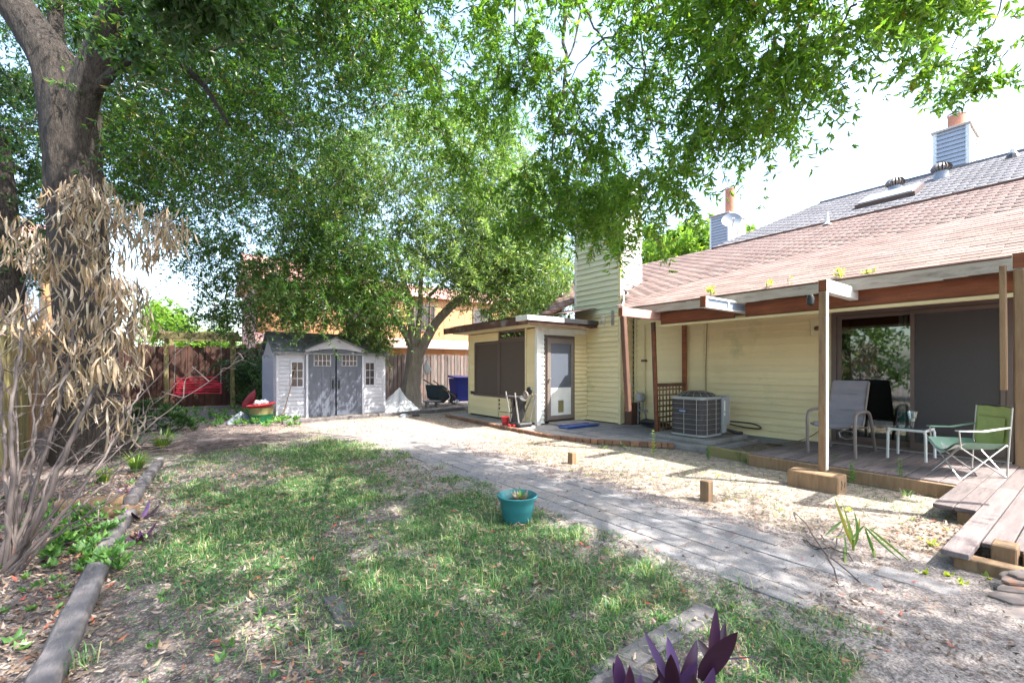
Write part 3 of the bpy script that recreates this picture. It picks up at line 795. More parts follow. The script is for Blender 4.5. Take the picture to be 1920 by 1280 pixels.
# porch roof with deep fascia
prf = MB().prism([(6.1, 7.62, 2.40), (6.1, 11.5, 2.40), (8.6, 11.5, 2.40), (8.6, 8.4, 2.40), (8.28, 8.4, 2.40), (8.28, 7.62, 2.40)], (0, 0, 0), (0, 0, .05))
proof = prf.build('porch_roof', W['brown'], house)
piece('soffit_trim', proof, W['trim'], (6.25, 7.8, 2.365), (8.25, 11.3, 2.397))
piece('fascia', proof, W['rotten'], (6.05, 8.0, 2.37), (6.10, 11.5, 2.53))
piece('fascia', proof, W['rotten'], (6.05, 7.60, 2.37), (7.95, 7.64, 2.45), label='lower red brown fascia strip')
piece('gutter_board', proof, W['white'], (6.02, 7.56, 2.452), (7.10, 7.66, 2.56))  # sunlit stretch of the fascia, its light put in as white
piece('gutter_board', proof, W['black'], (7.102, 7.56, 2.452), (8.25, 7.66, 2.56))  # rest of the same fascia, its shade put in as black
piece('fascia_end', proof, W['white'], (6.02, 7.66, 2.452), (6.10, 8.0, 2.56))
m = MB()
m.add([(6.05, 7.66, 2.55), (6.05, 11.5, 2.55), (7.3, 11.5, 2.72), (8.3, 8.7, 2.95), (8.3, 7.66, 2.9), (7.3, 7.66, 2.70)], [(0, 1, 2, 5), (5, 2, 3, 4)])
m.build('roof_felt', W['shingle'], proof)
# ================================================================== NEIGHBOUR (grey roof)
nb = thing('attached_house', 'neighbouring attached house with grey shingle roof and clad chimneys behind the brown roof', 'house', (14, 2, 0))
GS = (6.22 - 4.78) / 3.0
def gz(x): return 4.78 + (x - 12) * GS
m = MB()
m.prism([(12.02, -3, gz(12)), (15, -3, gz(15)), (15, 5.12, gz(15)), (12.02, 6.75, gz(12))], (0, 0, -.08), (0, 0, 0))
m.prism([(15, -3, gz(15)), (15, 5.12, gz(15)), (19, 9.0, 3.5), (19, -3, 3.5)], (0, 0, -.08), (0, 0, 0))
m.prism([(15, 5.12, gz(15)), (12.02, 6.75, gz(12)), (15, 9.0, 3.6), (19, 9.0, 3.5)], (0, 0, -.08), (0, 0, 0))
m.box((12.3, -2.8, 0), (18.8, 6.4, 4.2))
nroof = m.build('roof', W['shingle_grey'], nb)
VV = []; FF = []; AA = []
ca, sa_ = math.cos(math.atan(GS)), math.sin(math.atan(GS))
r = 0; x = 12.0
while x < 15:
    y = -3 - (r % 2) * .152
    lim = np.interp(x, [12, 15], [6.75, 5.12])
    while y < lim:
        v, f = tabvf(min(.305, lim - y + .01), rng.uniform(.002, .0035)); n = len(VV)
        VV += [(a + x, b + y, c + gz(x) + .002) for a, b, c in v]; FF += [[q + n for q in g] for g in f]; AA += [rng.random()] * 8
        y += .305
    x += EXPO * ca; r += 1
stuff('shingles', (np.array(VV), np.array(FF), np.array(AA)), W['shingle_grey'], nroof)
piece('ridge_cap', nroof, W['shingle_grey'], (14.93, -3, gz(15) - .02), (15.07, 5.1, gz(15) + .03))
piece('flashing', nroof, W['brown'], (11.97, YR, 4.73), (12.05, 6.7, 4.785))
def neigh_chimney(x0, y0, x1, y1, z0, z1, fx, fy, fh, fr):
    c = MB().box((x0 + .02, y0 + .02, z0), (x1, y1, z1)).build('chimney', W['inside'], nb)
    siding(c, W['siding_grey'], (x0 + .01, y0 + .03), 'y', y1 - y0 - .06, z0 + .1, z1 - .02, h=.105)
    siding(c, W['siding_white'], (x0 + .03, y0 + .01), 'x', x1 - x0 - .06, z0 + .1, z1 - .02, h=.105)  # sunlit side put into the colour, white beside the grey face
    for a, b in ((x0 - .02, y0 - .02), (x0 - .02, y1 - .05), (x1 - .05, y0 - .02)):
        piece('corner_trim', c, W['siding_white'], (a, b, z0), (a + .08, b + .07, z1))
    piece('cap', c, W['greypaint'], (x0 - .05, y0 - .05, z1), (x1 + .05, y1 + .05, z1 + .05))
    fl = MB().lathe([(fr, 0), (fr, fh), (fr * .8, fh)], (fx, fy, z1 + .05), 18).build('flue', W['clay'], c, True)
    MB().lathe([(fr * 1.08, 0), (fr * 1.08, .05), (fr * .9, .06)], (fx, fy, z1 + .05 + fh), 18).build('flue_rim', W['greypaint'], c, True)
neigh_chimney(15.15, 2.07, 16.2, 2.68, 5.6, 7.25, 15.5, 2.33, .38, .16)
neigh_chimney(16.0, 8.35, 17.2, 9.05, 3.4, 7.05, 16.4, 8.5, .95, .17)
def turbine(x, y):
    t = thing('turbine_vent', 'x', 'vent', (x, y, gz(x)), 'turbine vents near the grey ridge')
    MB().lathe([(.15, -.06), (.13, .08), (.13, .13)], (x, y, gz(x)), 20).build('collar', W['dishgrey'], t, True)
    m = MB(); z = gz(x) + .13
    for k in range(18):
        a0 = 2 * math.pi * k / 18; a1 = a0 + .22
        pr = [(.13, 0), (.185, .05), (.195, .10), (.155, .17), (.05, .21)]
        V = []
        for r_, h_ in pr:
            for a, rr in ((a0, r_), (a1, r_ * .86)):
                V.append((x + rr * math.cos(a), y + rr * math.sin(a), z + h_))
        m.add(V, [(2 * i, 2 * i + 1, 2 * i + 3, 2 * i + 2) for i in range(4)])
    m.build('fins', W['taupe'], t)
    MB().lathe([(0, .20), (.06, .20), (.07, .215), (0, .235)], (x, y, z), 14).build('top_cap', W['taupe'], t, True)
    MB().lathe([(.11, 0), (.10, .17), (.03, .21)], (x, y, z), 12).build('core', W['black'], t, True)
    return t
turbine(13.75, 3.12)['label'] = 'round turbine vent directly above the skylight on the grey roof'
turbine(14.15, 2.38)['label'] = 'higher round turbine vent just below the grey clad chimney'
sk = thing('skylight', 'flat framed skylight lying on the grey roof below the turbine vent', 'skylight', (13, 3, gz(13)))
def rq(x, y, o): return (x - o * sa_, y, gz(x) + o * ca)
m = MB(); m.prism([rq(12.72, 2.55, 0), rq(13.55, 2.55, 0), rq(13.55, 3.62, 0), rq(12.72, 3.62, 0)], (0, 0, 0), (-.04, 0, .09))
m.build('frame', W['bronze'], sk)
m = MB(); m.prism([rq(12.76, 2.6, .1), rq(13.5, 2.6, .1), rq(13.5, 3.57, .1), rq(12.76, 3.57, .1)], (0, 0, 0), (0, 0, .02))
m.build('pane', W['dishgrey'], sk)
pv2 = thing('roof_pipe', 'small capped pipe near the right end of the grey ridge', 'pipe', (14.5, 1.3, gz(14.5)))
MB().lathe([(.14, -.05), (.10, .05), (.06, .09)], (14.5, 1.3, gz(14.5)), 12).build('boot', W['black'], pv2)
MB().lathe([(.05, .05), (.05, .17), (0, .18)], (14.5, 1.3, gz(14.5)), 12).build('pipe', W['white'], pv2)
# satellite dish
dsh = thing('satellite_dish', 'small grey satellite dish on a bent mast beside the far white chimney', 'satellite dish', (12.2, 6.2, 4.8))
p0 = at(1352, 498, 13.7); p1 = at(1385, 440, 13.7)
MB().tube(smooth_path([p0, at(1372, 475, 13.7), at(1385, 432, 13.7)], 4), .022, 7).build('mast', W['greypaint'], dsh, True)
dc = at(1372, 412, 13.7); nrm = unit(np.array([-.75, -.55, .35])); u_ = unit(np.cross(nrm, [0, 0, 1.])); w_ = np.cross(u_, nrm)
V = []; F = []
for i, r_ in enumerate((0.001, .1, .2, .27)):
    for k in range(24):
        a = 2 * math.pi * k / 24
        V.append(dc + u_ * r_ * 1.05 * math.cos(a) + w_ * r_ * .95 * math.sin(a) + nrm * (r_ * r_ * .9 - .07))
for i in range(3):
    for k in range(24): F.append((i * 24 + k, i * 24 + (k + 1) % 24, (i + 1) * 24 + (k + 1) % 24, (i + 1) * 24 + k))
m = MB().add(V, F); m.build('reflector', W['dishgrey'], dsh, True)
MB().tube([dc - w_ * .26 - nrm * .02, dc - w_ * .22 + nrm * .28], .012, 6).build('feed_arm', W['greypaint'], dsh)
MB().beam(dc - w_ * .22 + nrm * .24, dc - w_ * .17 + nrm * .30, .06, .05).build('receiver', W['white'], dsh)
an = thing('roof_antenna', 'thin bare antenna mast rising behind the grey chimney', 'antenna', (15.6, 2.3, 7.6))
MB().tube([(15.9, 2.55, 7.2), (15.9, 2.55, 8.7)], .01, 6).tube([(15.9, 2.4, 8.5), (15.9, 2.75, 8.55)], .006, 5).tube([(15.9, 2.45, 8.3), (15.9, 2.7, 8.3)], .006, 5).build('mast', W['steel'], an)
MB().tube([(15.85, 2.3, 8.45), (16.0, 2.8, 8.5)], .006, 5).build('dipole', W['steel'], an)

# ================================================================== townhouse behind the fence
th = thing('townhouse', 'orange panelled two storey townhouse with terracotta roof behind the fence', 'house', (9, 22, 0))
m = MB().box((2.4, 20.5, 0), (17, 26, 5.0))
twl = m.build('wall', W['inside'], th)
x = 2.4
while x < 17:
    piece('panel', twl, W['orange_wall'], (x + .006, 20.46, 0), (min(x + 1.2, 17) - .006, 20.5, 2.36), .004)
    piece('panel', twl, W['orange_wall'], (x + .006, 20.46, 2.86), (min(x + 1.2, 17) - .006, 20.5, 5.0), .004)
    x += 1.2
for y in (20.5, 21.7, 22.9, 24.1): piece('panel', twl, W['pink'], (2.36, y + .006, 0), (2.4, y + 1.194, 5.0), .004)
m = MB().prism([(2.3, 20.45, 2.84), (2.3, 20.0, 2.55), (2.3, 20.0, 2.38), (2.3, 20.45, 2.38)], (0, 0, 0), (14.8, 0, 0))
m.build('skirt_roof', W['pink'], th)
piece('skirt_trim', th, W['greypaint'], (2.25, 19.96, 2.36), (17.1, 20.0, 2.44))
tr = MB().prism([(2.1, 20.0, 4.95), (2.1, 23.0, 6.5), (2.1, 26.4, 4.95)], (0, 0, 0), (5.2, 0, 0)).prism([(7.3, 20.2, 4.9), (7.3, 23.0, 6.0), (7.3, 26.4, 4.9)], (0, 0, 0), (9.9, 0, 0)).build('roof', W['pinkroof'], th)
for (xa, xb, za, zb) in ((6.0, 7.1, 3.3, 4.6), (9.2, 10.2, 3.3, 4.5), (4.0, 4.9, 1.0, 2.1), (12.6, 13.6, 3.3, 4.5), (13.0, 14.2, .9, 2.1)):
    w = MB().box((xa - .08, 20.40, za - .08), (xb + .08, 20.45, za)).box((xa - .08, 20.40, zb), (xb + .08, 20.45, zb + .08)).box((xa - .08, 20.40, za), (xa, 20.45, zb)).box((xb, 20.40, za), (xb + .08, 20.45, zb)).box(((xa + xb) / 2 - .02, 20.41, za), ((xa + xb) / 2 + .02, 20.45, zb)).build('window', W['bronze'], th)
    piece('pane', w, W['panewin'], (xa, 20.43, za), (xb, 20.445, zb), 0)
piece('drainpipe', th, W['brown'], (9.95, 20.36, 2.86), (10.02, 20.44, 5.0))
# second house to the left
lh = thing('left_house', 'pale orange neighbour house with a window seen left of the oak trunk', 'house', (-6, 23, 0))
lwall = MB().box((-12, 21.5, 0), (-3.6, 25, 5.2)).build('wall', W['orange_wall'], lh)
w = MB().box((-4.75, 21.42, 2.9), (-4.67, 21.5, 4.6)).box((-3.85, 21.42, 2.9), (-3.77, 21.5, 4.6)).box((-4.67, 21.42, 2.9), (-3.85, 21.5, 2.98)).box((-4.67, 21.42, 4.52), (-3.85, 21.5, 4.6)).build('window', W['bronze'], lh)
piece('pane', w, W['bluewin'], (-4.67, 21.45, 2.98), (-3.85, 21.47, 4.52), 0)
MB().prism([(-12.4, 21.0, 5.1), (-12.4, 23.2, 6.6), (-12.4, 25.5, 5.1)], (0, 0, 0), (9.0, 0, 0)).build('roof', W['pinkroof'], lh)

# ================================================================== FENCES
def fence(name, label, a, b, h, mat, zj=.03, wd=.14, gap=.012, skip=None, rail_side=1, backed=False):
    a = np.array(a, float); b = np.array(b, float); L = np.linalg.norm(b - a); d = (b - a) / L; n = np.array([-d[1], d[0]])
    t = thing(name, label, 'fence', ((a[0] + b[0]) / 2, (a[1] + b[1]) / 2, 0))
    k = 0; s_ = 0
    meshes = []
    for v in range(4):
        hh = h + rng.normal(0, zj); c = .03
        pr = [(-wd / 2, 0), (wd / 2, 0), (wd / 2 + rng.normal(0, .002), hh - c), (wd / 2 - c, hh), (-wd / 2 + c, hh), (-wd / 2 + rng.normal(0, .002), hh - c)]
        V = [d.tolist()[0] * p + n[0] * q for p, z in pr for q in (0,)]
        V3 = [(d[0] * p + n[0] * q, d[1] * p + n[1] * q, z) for q in (-.01, .01) for p, z in pr]
        F = [(5, 4, 3, 2, 1, 0), (6, 7, 8, 9, 10, 11)] + [(i, (i + 1) % 6, (i + 1) % 6 + 6, i + 6) for i in range(6)]
        me = bpy.data.meshes.new('fence_board'); me.from_pydata(V3, [], F); me.update(); me.materials.append(mat); meshes.append(me)
    while s_ < L:
        p = a + d * (s_ + wd / 2)
        if not (skip and skip(s_)):
            o = link('fence_board', meshes[k % 4] if rng.random() < .6 else meshes[rng.integers(4)], (p[0], p[1], rng.uniform(-.03, .01)), t)
            if backed:
                p2 = p + d * (wd + gap) / 2 + n * .03
                link('fence_board', meshes[rng.integers(4)], (p2[0], p2[1], -.05), t)
            o.rotation_euler = (rng.normal(0, .006), rng.normal(0, .006), rng.normal(0, .01))
        s_ += wd + gap + abs(rng.normal(0, .004)); k += 1
    n = n * (1.8 if backed else 1)
    for z in (.35, h * .55, h - .3):
        MB().beam((*(a + n * .045 * rail_side), z), (*(b + n * .045 * rail_side), z), .04, .09).build('rail', W['oldwood'], t)
    s_ = 0
    while s_ < L:
        p = a + d * s_ + n * .11 * rail_side
        piece('fence_post', t, W['oldwood'], (p[0] - .045, p[1] - .045, 0), (p[0] + .045, p[1] + .045, h - .1))
        s_ += 2.4
    return t
fence('board_fence', 'tall weathered board fence behind the shed and tree, reddish at the right', (4.3, 17.5), (13.5, 17.5), 2.0, W['fencegrey'], gap=.022, backed=True)
fence('board_fence', 'shaded dark red board fence behind the swing frame', (-4, 20.0), (4.4, 20.0), 2.2, W['fenceshaded'], gap=.03, backed=True)
fence('side_fence', 'greenish grey board fence at the far left behind the dead shrub', (-2.0, 7.2), (-2.0, 10.45), 2.15, W['mossy'])
fence('side_fence', 'shaded grey side fence running back beyond the lattice', (-2.3, 10.5), (-2.3, 20), 2.0, W['fencegrey'])
la = thing('lattice_panel', 'brown square lattice panel between the side fence and the oak trunk', 'lattice', (-1.95, 11.4, 0))
for k in range(13): piece('slat', la, W['tanwood'], (-1.975, 10.45 + k * .155, .3), (-1.96, 10.49 + k * .155, 1.85), 0)
for k in range(8): piece('slat', la, W['tanwood'], (-1.96, 10.4, .35 + k * .19), (-1.945, 12.4, .40 + k * .19), 0)
piece('frame', la, W['tanwood'], (-1.99, 10.38, 1.84), (-1.93, 12.42, 1.90)); piece('frame', la, W['tanwood'], (-1.99, 12.38, 0), (-1.93, 12.44, 1.84)); piece('frame', la, W['tanwood'], (-1.99, 10.38, 0), (-1.93, 10.44, 1.84))

# ================================================================== SHED
sh = thing('garden_shed', 'grey and lavender plastic garden shed with slate double doors', 'shed', (3.45, 13.3, 0))
yf = 13.25
fw = MB().box((2.0, yf, .05), (2.78, yf + .06, 1.76)).box((4.25, yf, .05), (4.98, yf + .06, 1.76)).box((1.97, yf + .02, .05), (2.03, yf + 2.2, 1.76)).box((4.95, yf + .06, .05), (5.0, yf + 2.2, 1.76)).box((2.0, yf + 2.15, .05), (5, yf + 2.2, 1.76)).box((2.78, yf, 1.8), (4.25, yf + .05, 1.9))
fw.prism([(2.0, yf + .1, 1.76), (2.0, yf + 2.2, 1.76), (2.0, yf + 1.15, 2.3)], (-.02, 0, 0), (.03, 0, 0))
swl = fw.build('wall', W['shedwall'], sh)
def shed_side(xa, xb, wx0, wx1, za=.9, zb=1.56):
    z = .08
    while z < 1.70:
        for a, b in ((xa, wx0 - .05), (wx1 + .05, xb)) if (z + .105 > za - .04 and z < zb + .04) else ((xa, xb),):
            piece('wall_plank', swl, W['shedwall'], (a, yf - .022, z), (b, yf, z + .098), .004)
        z += .107
    fr = MB().box((wx0 - .04, yf - .03, za - .04), (wx1 + .04, yf - .002, za)).box((wx0 - .04, yf - .03, zb), (wx1 + .04, yf - .002, zb + .04)).box((wx0 - .04, yf - .03, za), (wx0, yf - .002, zb)).box((wx1, yf - .03, za), (wx1 + .04, yf - .002, zb))
    xm = (wx0 + wx1) / 2
    fr.box((xm - .008, yf - .028, za), (xm + .008, yf - .004, zb))
    for k in (1, 2): fr.box((wx0, yf - .027, za + (zb - za) * k / 3 - .008), (xm - .008, yf - .005, za + (zb - za) * k / 3 + .008)).box((xm + .008, yf - .027, za + (zb - za) * k / 3 - .008), (wx1, yf - .005, za + (zb - za) * k / 3 + .008))
    w = fr.build('window', W['shedwall'], sh)
    for k in range(3):
        for a, b in ((wx0, xm - .008), (xm + .008, wx1)):
            piece('pane', w, W['panewin'], (a, yf - .012, za + (zb - za) * k / 3 + .008), (b, yf - .008, za + (zb - za) * (k + 1) / 3 - .008), 0)
shed_side(2.07, 2.72, 2.38, 2.65)
shed_side(4.32, 4.92, 4.38, 4.63)
for a in (2.0, 4.91): piece('corner_trim', swl, W['shedwall'], (a, yf - .035, .05), (a + .07, yf - .001, 1.76))
for a in (2.72, 4.25): piece('door_jamb', swl, W['shedwall'], (a, yf - .10, .05), (a + .06, yf - .001, 1.86))
for k in range(16): piece('wall_plank', swl, W['shedwall'], (1.95, yf + .05, .08 + k * .107), (1.968, yf + 2.15, .178 + k * .107), .003)
# doors with arched tops
def archz(x): return 1.82 + .11 * (1 - ((x - 3.515) / .73) ** 2)
def shed_door(xa, xb, wa, wb, hx):
    m = MB(); y0_, y1_ = yf - .09, yf - .05
    xs = np.linspace(xa, xb, 9)
    def archbox(za_f, a, b, ya, yb):
        xx = np.linspace(a, b, 7)
        for p, q in zip(xx[:-1], xx[1:]):
            m.add([(p, ya, za_f), (q, ya, za_f), (q, ya, archz(q)), (p, ya, archz(p)), (p, yb, za_f), (q, yb, za_f), (q, yb, archz(q)), (p, yb, archz(p))],
                  [(0, 1, 2, 3), (7, 6, 5, 4), (3, 2, 6, 7)])
    m.box((xa, y0_ + .012, .06), (xb, y1_, 1.44))
    m.box((xa, y0_, .06), (wa, y0_ + .014, 1.40)).box((wb, y0_, .06), (xb, y0_ + .014, 1.40)).box((wa, y0_, .06), (wb, y0_ + .014, .16)).box((wa, y0_, 1.32), (wb, y0_ + .014, 1.40))
    m.box(((wa + wb) / 2 - .012, y0_ + .003, .16), ((wa + wb) / 2 + .012, y0_ + .014, 1.32))
    m.box((xa, y0_, 1.402), (wa, y1_, 1.80)).box((wb, y0_, 1.402), (xb, y1_, 1.80)).box((wa, y0_, 1.402), (wb, y1_, 1.46))
    archbox(1.80, xa, wa, y0_, y1_) ; archbox(1.80, wb, xb, y0_, y1_); archbox(1.76, wa, wb, y0_, y1_)
    d = m.build('door', W['sheddoor'], sh)
    n = 4
    for i in range(n + 1):
        x = wa + (wb - wa) * i / n
        piece('muntin', d, W['shedwall'], (x - .008, y0_ - .004, 1.46), (x + .008, y0_ + .02, 1.77), 0)
    piece('muntin', d, W['shedwall'], (wa + .008, y0_ - .003, 1.60), (wb - .008, y0_ + .018, 1.616), 0)
    piece('muntin', d, W['shedwall'], (wa + .008, y0_ - .003, 1.462), (wb - .008, y0_ + .018, 1.474), 0)
    for i in range(n):
        for za, zb in ((1.474, 1.60), (1.616, 1.76)):
            piece('pane', d, W['panewin'], (wa + (wb - wa) * i / n + .009, y0_ + .022, za), (wa + (wb - wa) * (i + 1) / n - .009, y0_ + .026, zb), 0)
    MB().box((hx - .02, y0_ - .04, .82), (hx + .02, y0_ - .002, 1.06), .012).build('handle', W['black'], d)
    piece('latch', d, W['dishgrey'], (hx - .04, y0_ - .015, 1.13), (hx + .04, y0_ - .002, 1.15))
shed_door(2.79, 3.495, 2.93, 3.36, 3.43)
shed_door(3.535, 4.24, 3.68, 4.10, 3.60)
# roof with gable dormer
rf = MB()
E0, RY, RZ = yf - .14, yf + 1.15, 2.38
rf.prism([(1.9, E0, 1.78), (1.9, RY, RZ), (1.9, 2 * RY - E0, 1.78)], (0, 0, 0), (.001, 0, 0))
rf = MB()
rf.add([(1.9, E0, 1.77), (5.08, E0, 1.77), (5.08, RY, RZ), (1.9, RY, RZ), (1.9, E0, 1.82), (5.08, E0, 1.82), (5.08, RY, RZ + .05), (1.9, RY, RZ + .05)], [(0, 1, 2, 3), (7, 6, 5, 4), (0, 4, 5, 1), (0, 3, 7, 4), (1, 5, 6, 2)])
rf.add([(1.9, 2 * RY - E0, 1.77), (5.08, 2 * RY - E0, 1.77), (5.08, RY, RZ), (1.9, RY, RZ), (1.9, 2 * RY - E0, 1.82), (5.08, 2 * RY - E0, 1.82), (5.08, RY, RZ + .05), (1.9, RY, RZ + .05)], [(0, 1, 2, 3), (7, 6, 5, 4), (0, 4, 5, 1), (0, 3, 7, 4), (1, 5, 6, 2)])
srf = rf.build('roof', W['shedroof'], sh)
sl_ = (RZ - 1.77) / (RY - E0)
for r in range(7):
    yy = E0 + r * .185
    for c in range(10):
        xx = 1.9 + c * .318
        if 2.62 < xx + .15 < 4.4 and r < 4.2 - abs(xx + .15 - 3.51) * 4.2: continue
        zz = 1.82 + (yy - E0) * sl_
        m = MB().add([(xx + .004, yy, zz + .016), (xx + .314, yy, zz + .016), (xx + .314, yy + .2, zz + .2 * sl_ + .003), (xx + .004, yy + .2, zz + .2 * sl_ + .003), (xx + .004, yy, zz), (xx + .314, yy, zz)], [(0, 1, 2, 3), (4, 5, 1, 0), (4, 0, 3), (5, 2, 1)])
        m.build('roof_tile', W['shedroof'], srf)
# gable
gb = MB().prism([(2.70, yf - .12, 1.84), (2.70, yf - .12, 1.90), (3.51, yf - .12, 2.26), (4.33, yf - .12, 1.90), (4.33, yf - .12, 1.84), (4.1, yf - .12, 1.88), (3.8, yf - .12, 1.93), (3.51, yf - .12, 1.945), (3.2, yf - .12, 1.93), (2.95, yf - .12, 1.88)], (0, 0, 0), (0, .06, 0))
gbo = gb.build('gable', W['shedwall'], sh)
for s_ in (-1, 1):
    MB().add([(3.51, yf - .20, 2.30), (3.51 + s_ * .88, yf - .20, 1.89), (3.51 + s_ * .88, yf + .2, 1.93), (3.51, yf + .95, 2.32), (3.51, yf - .20, 2.27), (3.51 + s_ * .88, yf - .20, 1.86)], [(0, 1, 2, 3), (0, 1, 5, 4)]).build('gable_roof', W['shedroof'], gbo)
piece('ridge_cap', srf, W['shedroof'], (1.9, RY - .06, RZ + .03), (5.08, RY + .06, RZ + .07))
piece('doorstep', sh, W['oldwood'], (2.1, yf - .3, 0), (5.0, yf - .02, .05))
bro = thing('broom', 'old broom with yellow wooden handle leaning beside the left shed window', 'broom', (2.05, 12.9, 0))
MB().tube([(2.12, 13.0, .15), (2.48, 13.16, 1.42)], .012, 7).build('handle', W['tanwood'], bro)
MB().beam((2.02, 12.96, .0), (2.12, 13.0, .17), .2, .05).build('brush', W['twig'], bro)

# low timber edging in front of the shed and across to the porch
for (a, b, lab) in (((2.0, 12.35, .035), (4.5, 12.62, .035), 'weathered timber edging lying in front of the shed doors'), ((4.55, 12.62, .04), (8.4, 13.2, .04), 'long low timber edging running from the shed towards the porch')):
    MB().beam(a, b, .12, .1, bev=.015).build('edging_timber', W['log'], label=lab, cat='timber')
# ================================================================== DECK
dk = thing('deck', 'low weathered grey wooden deck in front of the glass door with a stepped corner', 'deck', (7.6, 1.5, 0))
DZ = .15
y = 3.18; k = 0
while y > -1.2:
    w = .145
    x0 = 6.72
    if y - w < .86: x0 = 5.60
    if y - w < .70: x0 = 4.22 + rng.normal(0, .01)
    if y - w < .50: x0 = 4.62
    x1 = 8.70
    cuts = [x0, x1] if x0 > 6 else [x0, 6.72 + (k % 2) * .15, x1]
    for a, b in zip(cuts[:-1], cuts[1:]):
        piece('deck_board', dk, W['deck'], (a + .003, y - w + .004, DZ - .035 + rng.normal(0, .001)), (b - .003, y - .004, DZ + rng.normal(0, .0015)), .004)
    y -= w; k += 1
piece('edge_timber', dk, W['tanwood'], (6.66, .88, -.02), (6.72, 3.2, .135), .006)
piece('joist', dk, W['tanwood'], (5.62, .70, -.02), (5.70, .84, .11))
piece('step_support', dk, W['tanwood'], (4.28, .10, -.02), (4.40, .66, .11), .006)
piece('joist', dk, W['brown'], (6.72, 3.12, -.02), (8.6, 3.17, .11))
piece('joist', dk, W['brown'], (5.7, -.1, -.02), (5.78, .6, .11))
piece('upright_block', dk, W['tanwood'], (4.43, .38, -.02), (4.60, .50, .205), .008)
piece('upright_block', dk, W['tanwood'], (4.50, .27, -.02), (4.62, .36, .17), .008)
blk = thing('post_block', 'rectangular tan wood block that carries the thin white edged post', 'wood block', (5.95, 2.05, 0))
MB().box((5.80, 1.80, -.02), (6.06, 2.32, .2), .012).build('block', W['tanwood'], blk)
cr_ = MB().tube([(5.87, 1.797, .05), (5.9, 1.797, .1), (5.88, 1.797, .15)], .004, 4).tube([(5.97, 1.797, .06), (5.99, 1.797, .12)], .004, 4).build('crack', W['soil'], blk)
pst = thing('porch_post', 'thin square post with sunlight painted white on its right face standing on the tan block', 'post', (6.0, 2.03, .2))
MB().beam((6.01, 2.02, .2), (6.02, 2.02, 2.285), .07, .07, bev=.004).build('timber', W['tanwood'], pst)
piece('sunlit_face', pst, W['white'], (5.985, 1.974, .22), (6.05, 1.984, 2.28), 0)  # white strip stands in for sunlight on the tan timber
MB().lathe([(0, 0), (.04, .02), (.045, .09), (.03, .13), (0, .14)], (5.94, 2.12, 2.13), 12).build('lamp_socket', W['black'], pst, True)
# planting bed edge between AC pad and deck
MB().beam((6.83, 3.22, .05), (6.93, 3.95, .05), .07, .16, bev=.008).build('bed_timber', W['mossy'], label='greenish timber edging the narrow planting bed left of the deck', cat='timber')
# leaning privacy posts + lattice
ps = thing('privacy_screen', 'leaning brown posts with a low square lattice panel beside the air conditioner', 'screen', (8.2, 5.5, 0))
MB().beam((7.72, 5.50, .07), (7.60, 5.50, 2.32), .07, .07, bev=.005).build('post', W['brown'], ps, label='tall leaning dark post')
MB().beam((7.66, 5.44, .10), (7.54, 5.44, 2.12), .05, .04, bev=.004).build('post', W['redwood'], ps, label='shorter split board leaning on the tall post')
MB().beam((8.70, 5.50, .08), (8.68, 5.50, 2.45), .09, .05, bev=.004).build('post', W['redwood'], ps, label='red brown post against the siding')
piece('top_rail', ps, W['brown'], (7.70, 5.465, 1.02), (8.68, 5.535, 1.09), .006)
for k in range(8): piece('slat', ps, W['tanwood'], (7.78 + k * .115, 5.485, .10), (7.815 + k * .115, 5.495, 1.02), 0)
for k in range(8): piece('slat', ps, W['tanwood'], (7.74, 5.496, .16 + k * .112), (8.66, 5.506, .195 + k * .112), 0)
# ================================================================== AC UNIT
pad = thing('equipment_pad', 'two stepped concrete pads under the air conditioner', 'concrete pad', (7.9, 4.7, 0))
MB().box((7.0, 3.98, -.02), (8.72, 5.42, .07), .01).build('lower_slab', W['concrete'], pad)
MB().box((7.28, 4.12, .07), (8.60, 5.36, .15), .012).build('upper_slab', W['concrete'], pad)
ac = thing('air_conditioner', 'dark grey air conditioner condenser with wire grille and domed fan top', 'air conditioner', (7.9, 4.8, .15))
def rrect(x0, y0, x1, y1, r, n=5):
    out = []
    for cx, cy, a0 in ((x1 - r, y1 - r, 0), (x0 + r, y1 - r, 90), (x0 + r, y0 + r, 180), (x1 - r, y0 + r, 270)):
        for k in range(n + 1):
            a = R(a0 + 90 * k / n); out.append((cx + r * math.cos(a), cy + r * math.sin(a)))
    return out
ax0, ay0, ax1, ay1 = 7.40, 4.32, 8.14, 5.02
def rprism(name, rr, z0, z1, mat, parent):
    return MB().prism([(x, y, z0) for x, y in rr], (0, 0, 0), (0, 0, z1 - z0)).build(name, mat, parent)
rprism('base_pan', rrect(ax0, ay0, ax1, ay1, .14), .165, .20, W['ac_grey'], ac)
rprism('coil', rrect(ax0 + .02, ay0 + .02, ax1 - .02, ay1 - .02, .13), .20, .83, W['ac_dark'], ac)
rprism('top_cover', rrect(ax0 - .005, ay0 - .005, ax1 + .005, ay1 + .005, .14), .83, .88, W['ac_grey'], ac)
rr = rrect(ax0 + .008, ay0 + .008, ax1 - .008, ay1 - .008, .135)
m = MB()
for k in range(6):
    z = .29 + k * .092
    m.tube([(x, y, z) for x, y in rr + rr[:1]], .0035, 4, False)
m.build('grille_wire', W['steel'], ac)
m = MB()
def walk(rr, step):
    P = np.array(rr + rr[:1]); seg = np.linalg.norm(np.diff(P, axis=0), axis=1); s = np.concatenate([[0], np.cumsum(seg)])
    for q in np.arange(0, s[-1], step): yield np.interp(q, s, P[:, 0]), np.interp(q, s, P[:, 1])
for x, y in walk(rr, .0205): m.add([(x - .0015, y, .2), (x + .0015, y, .2), (x + .0015, y, .83), (x - .0015, y, .83)], [(0, 1, 2, 3)])
m.build('louver_wires', W['taupe'], ac)
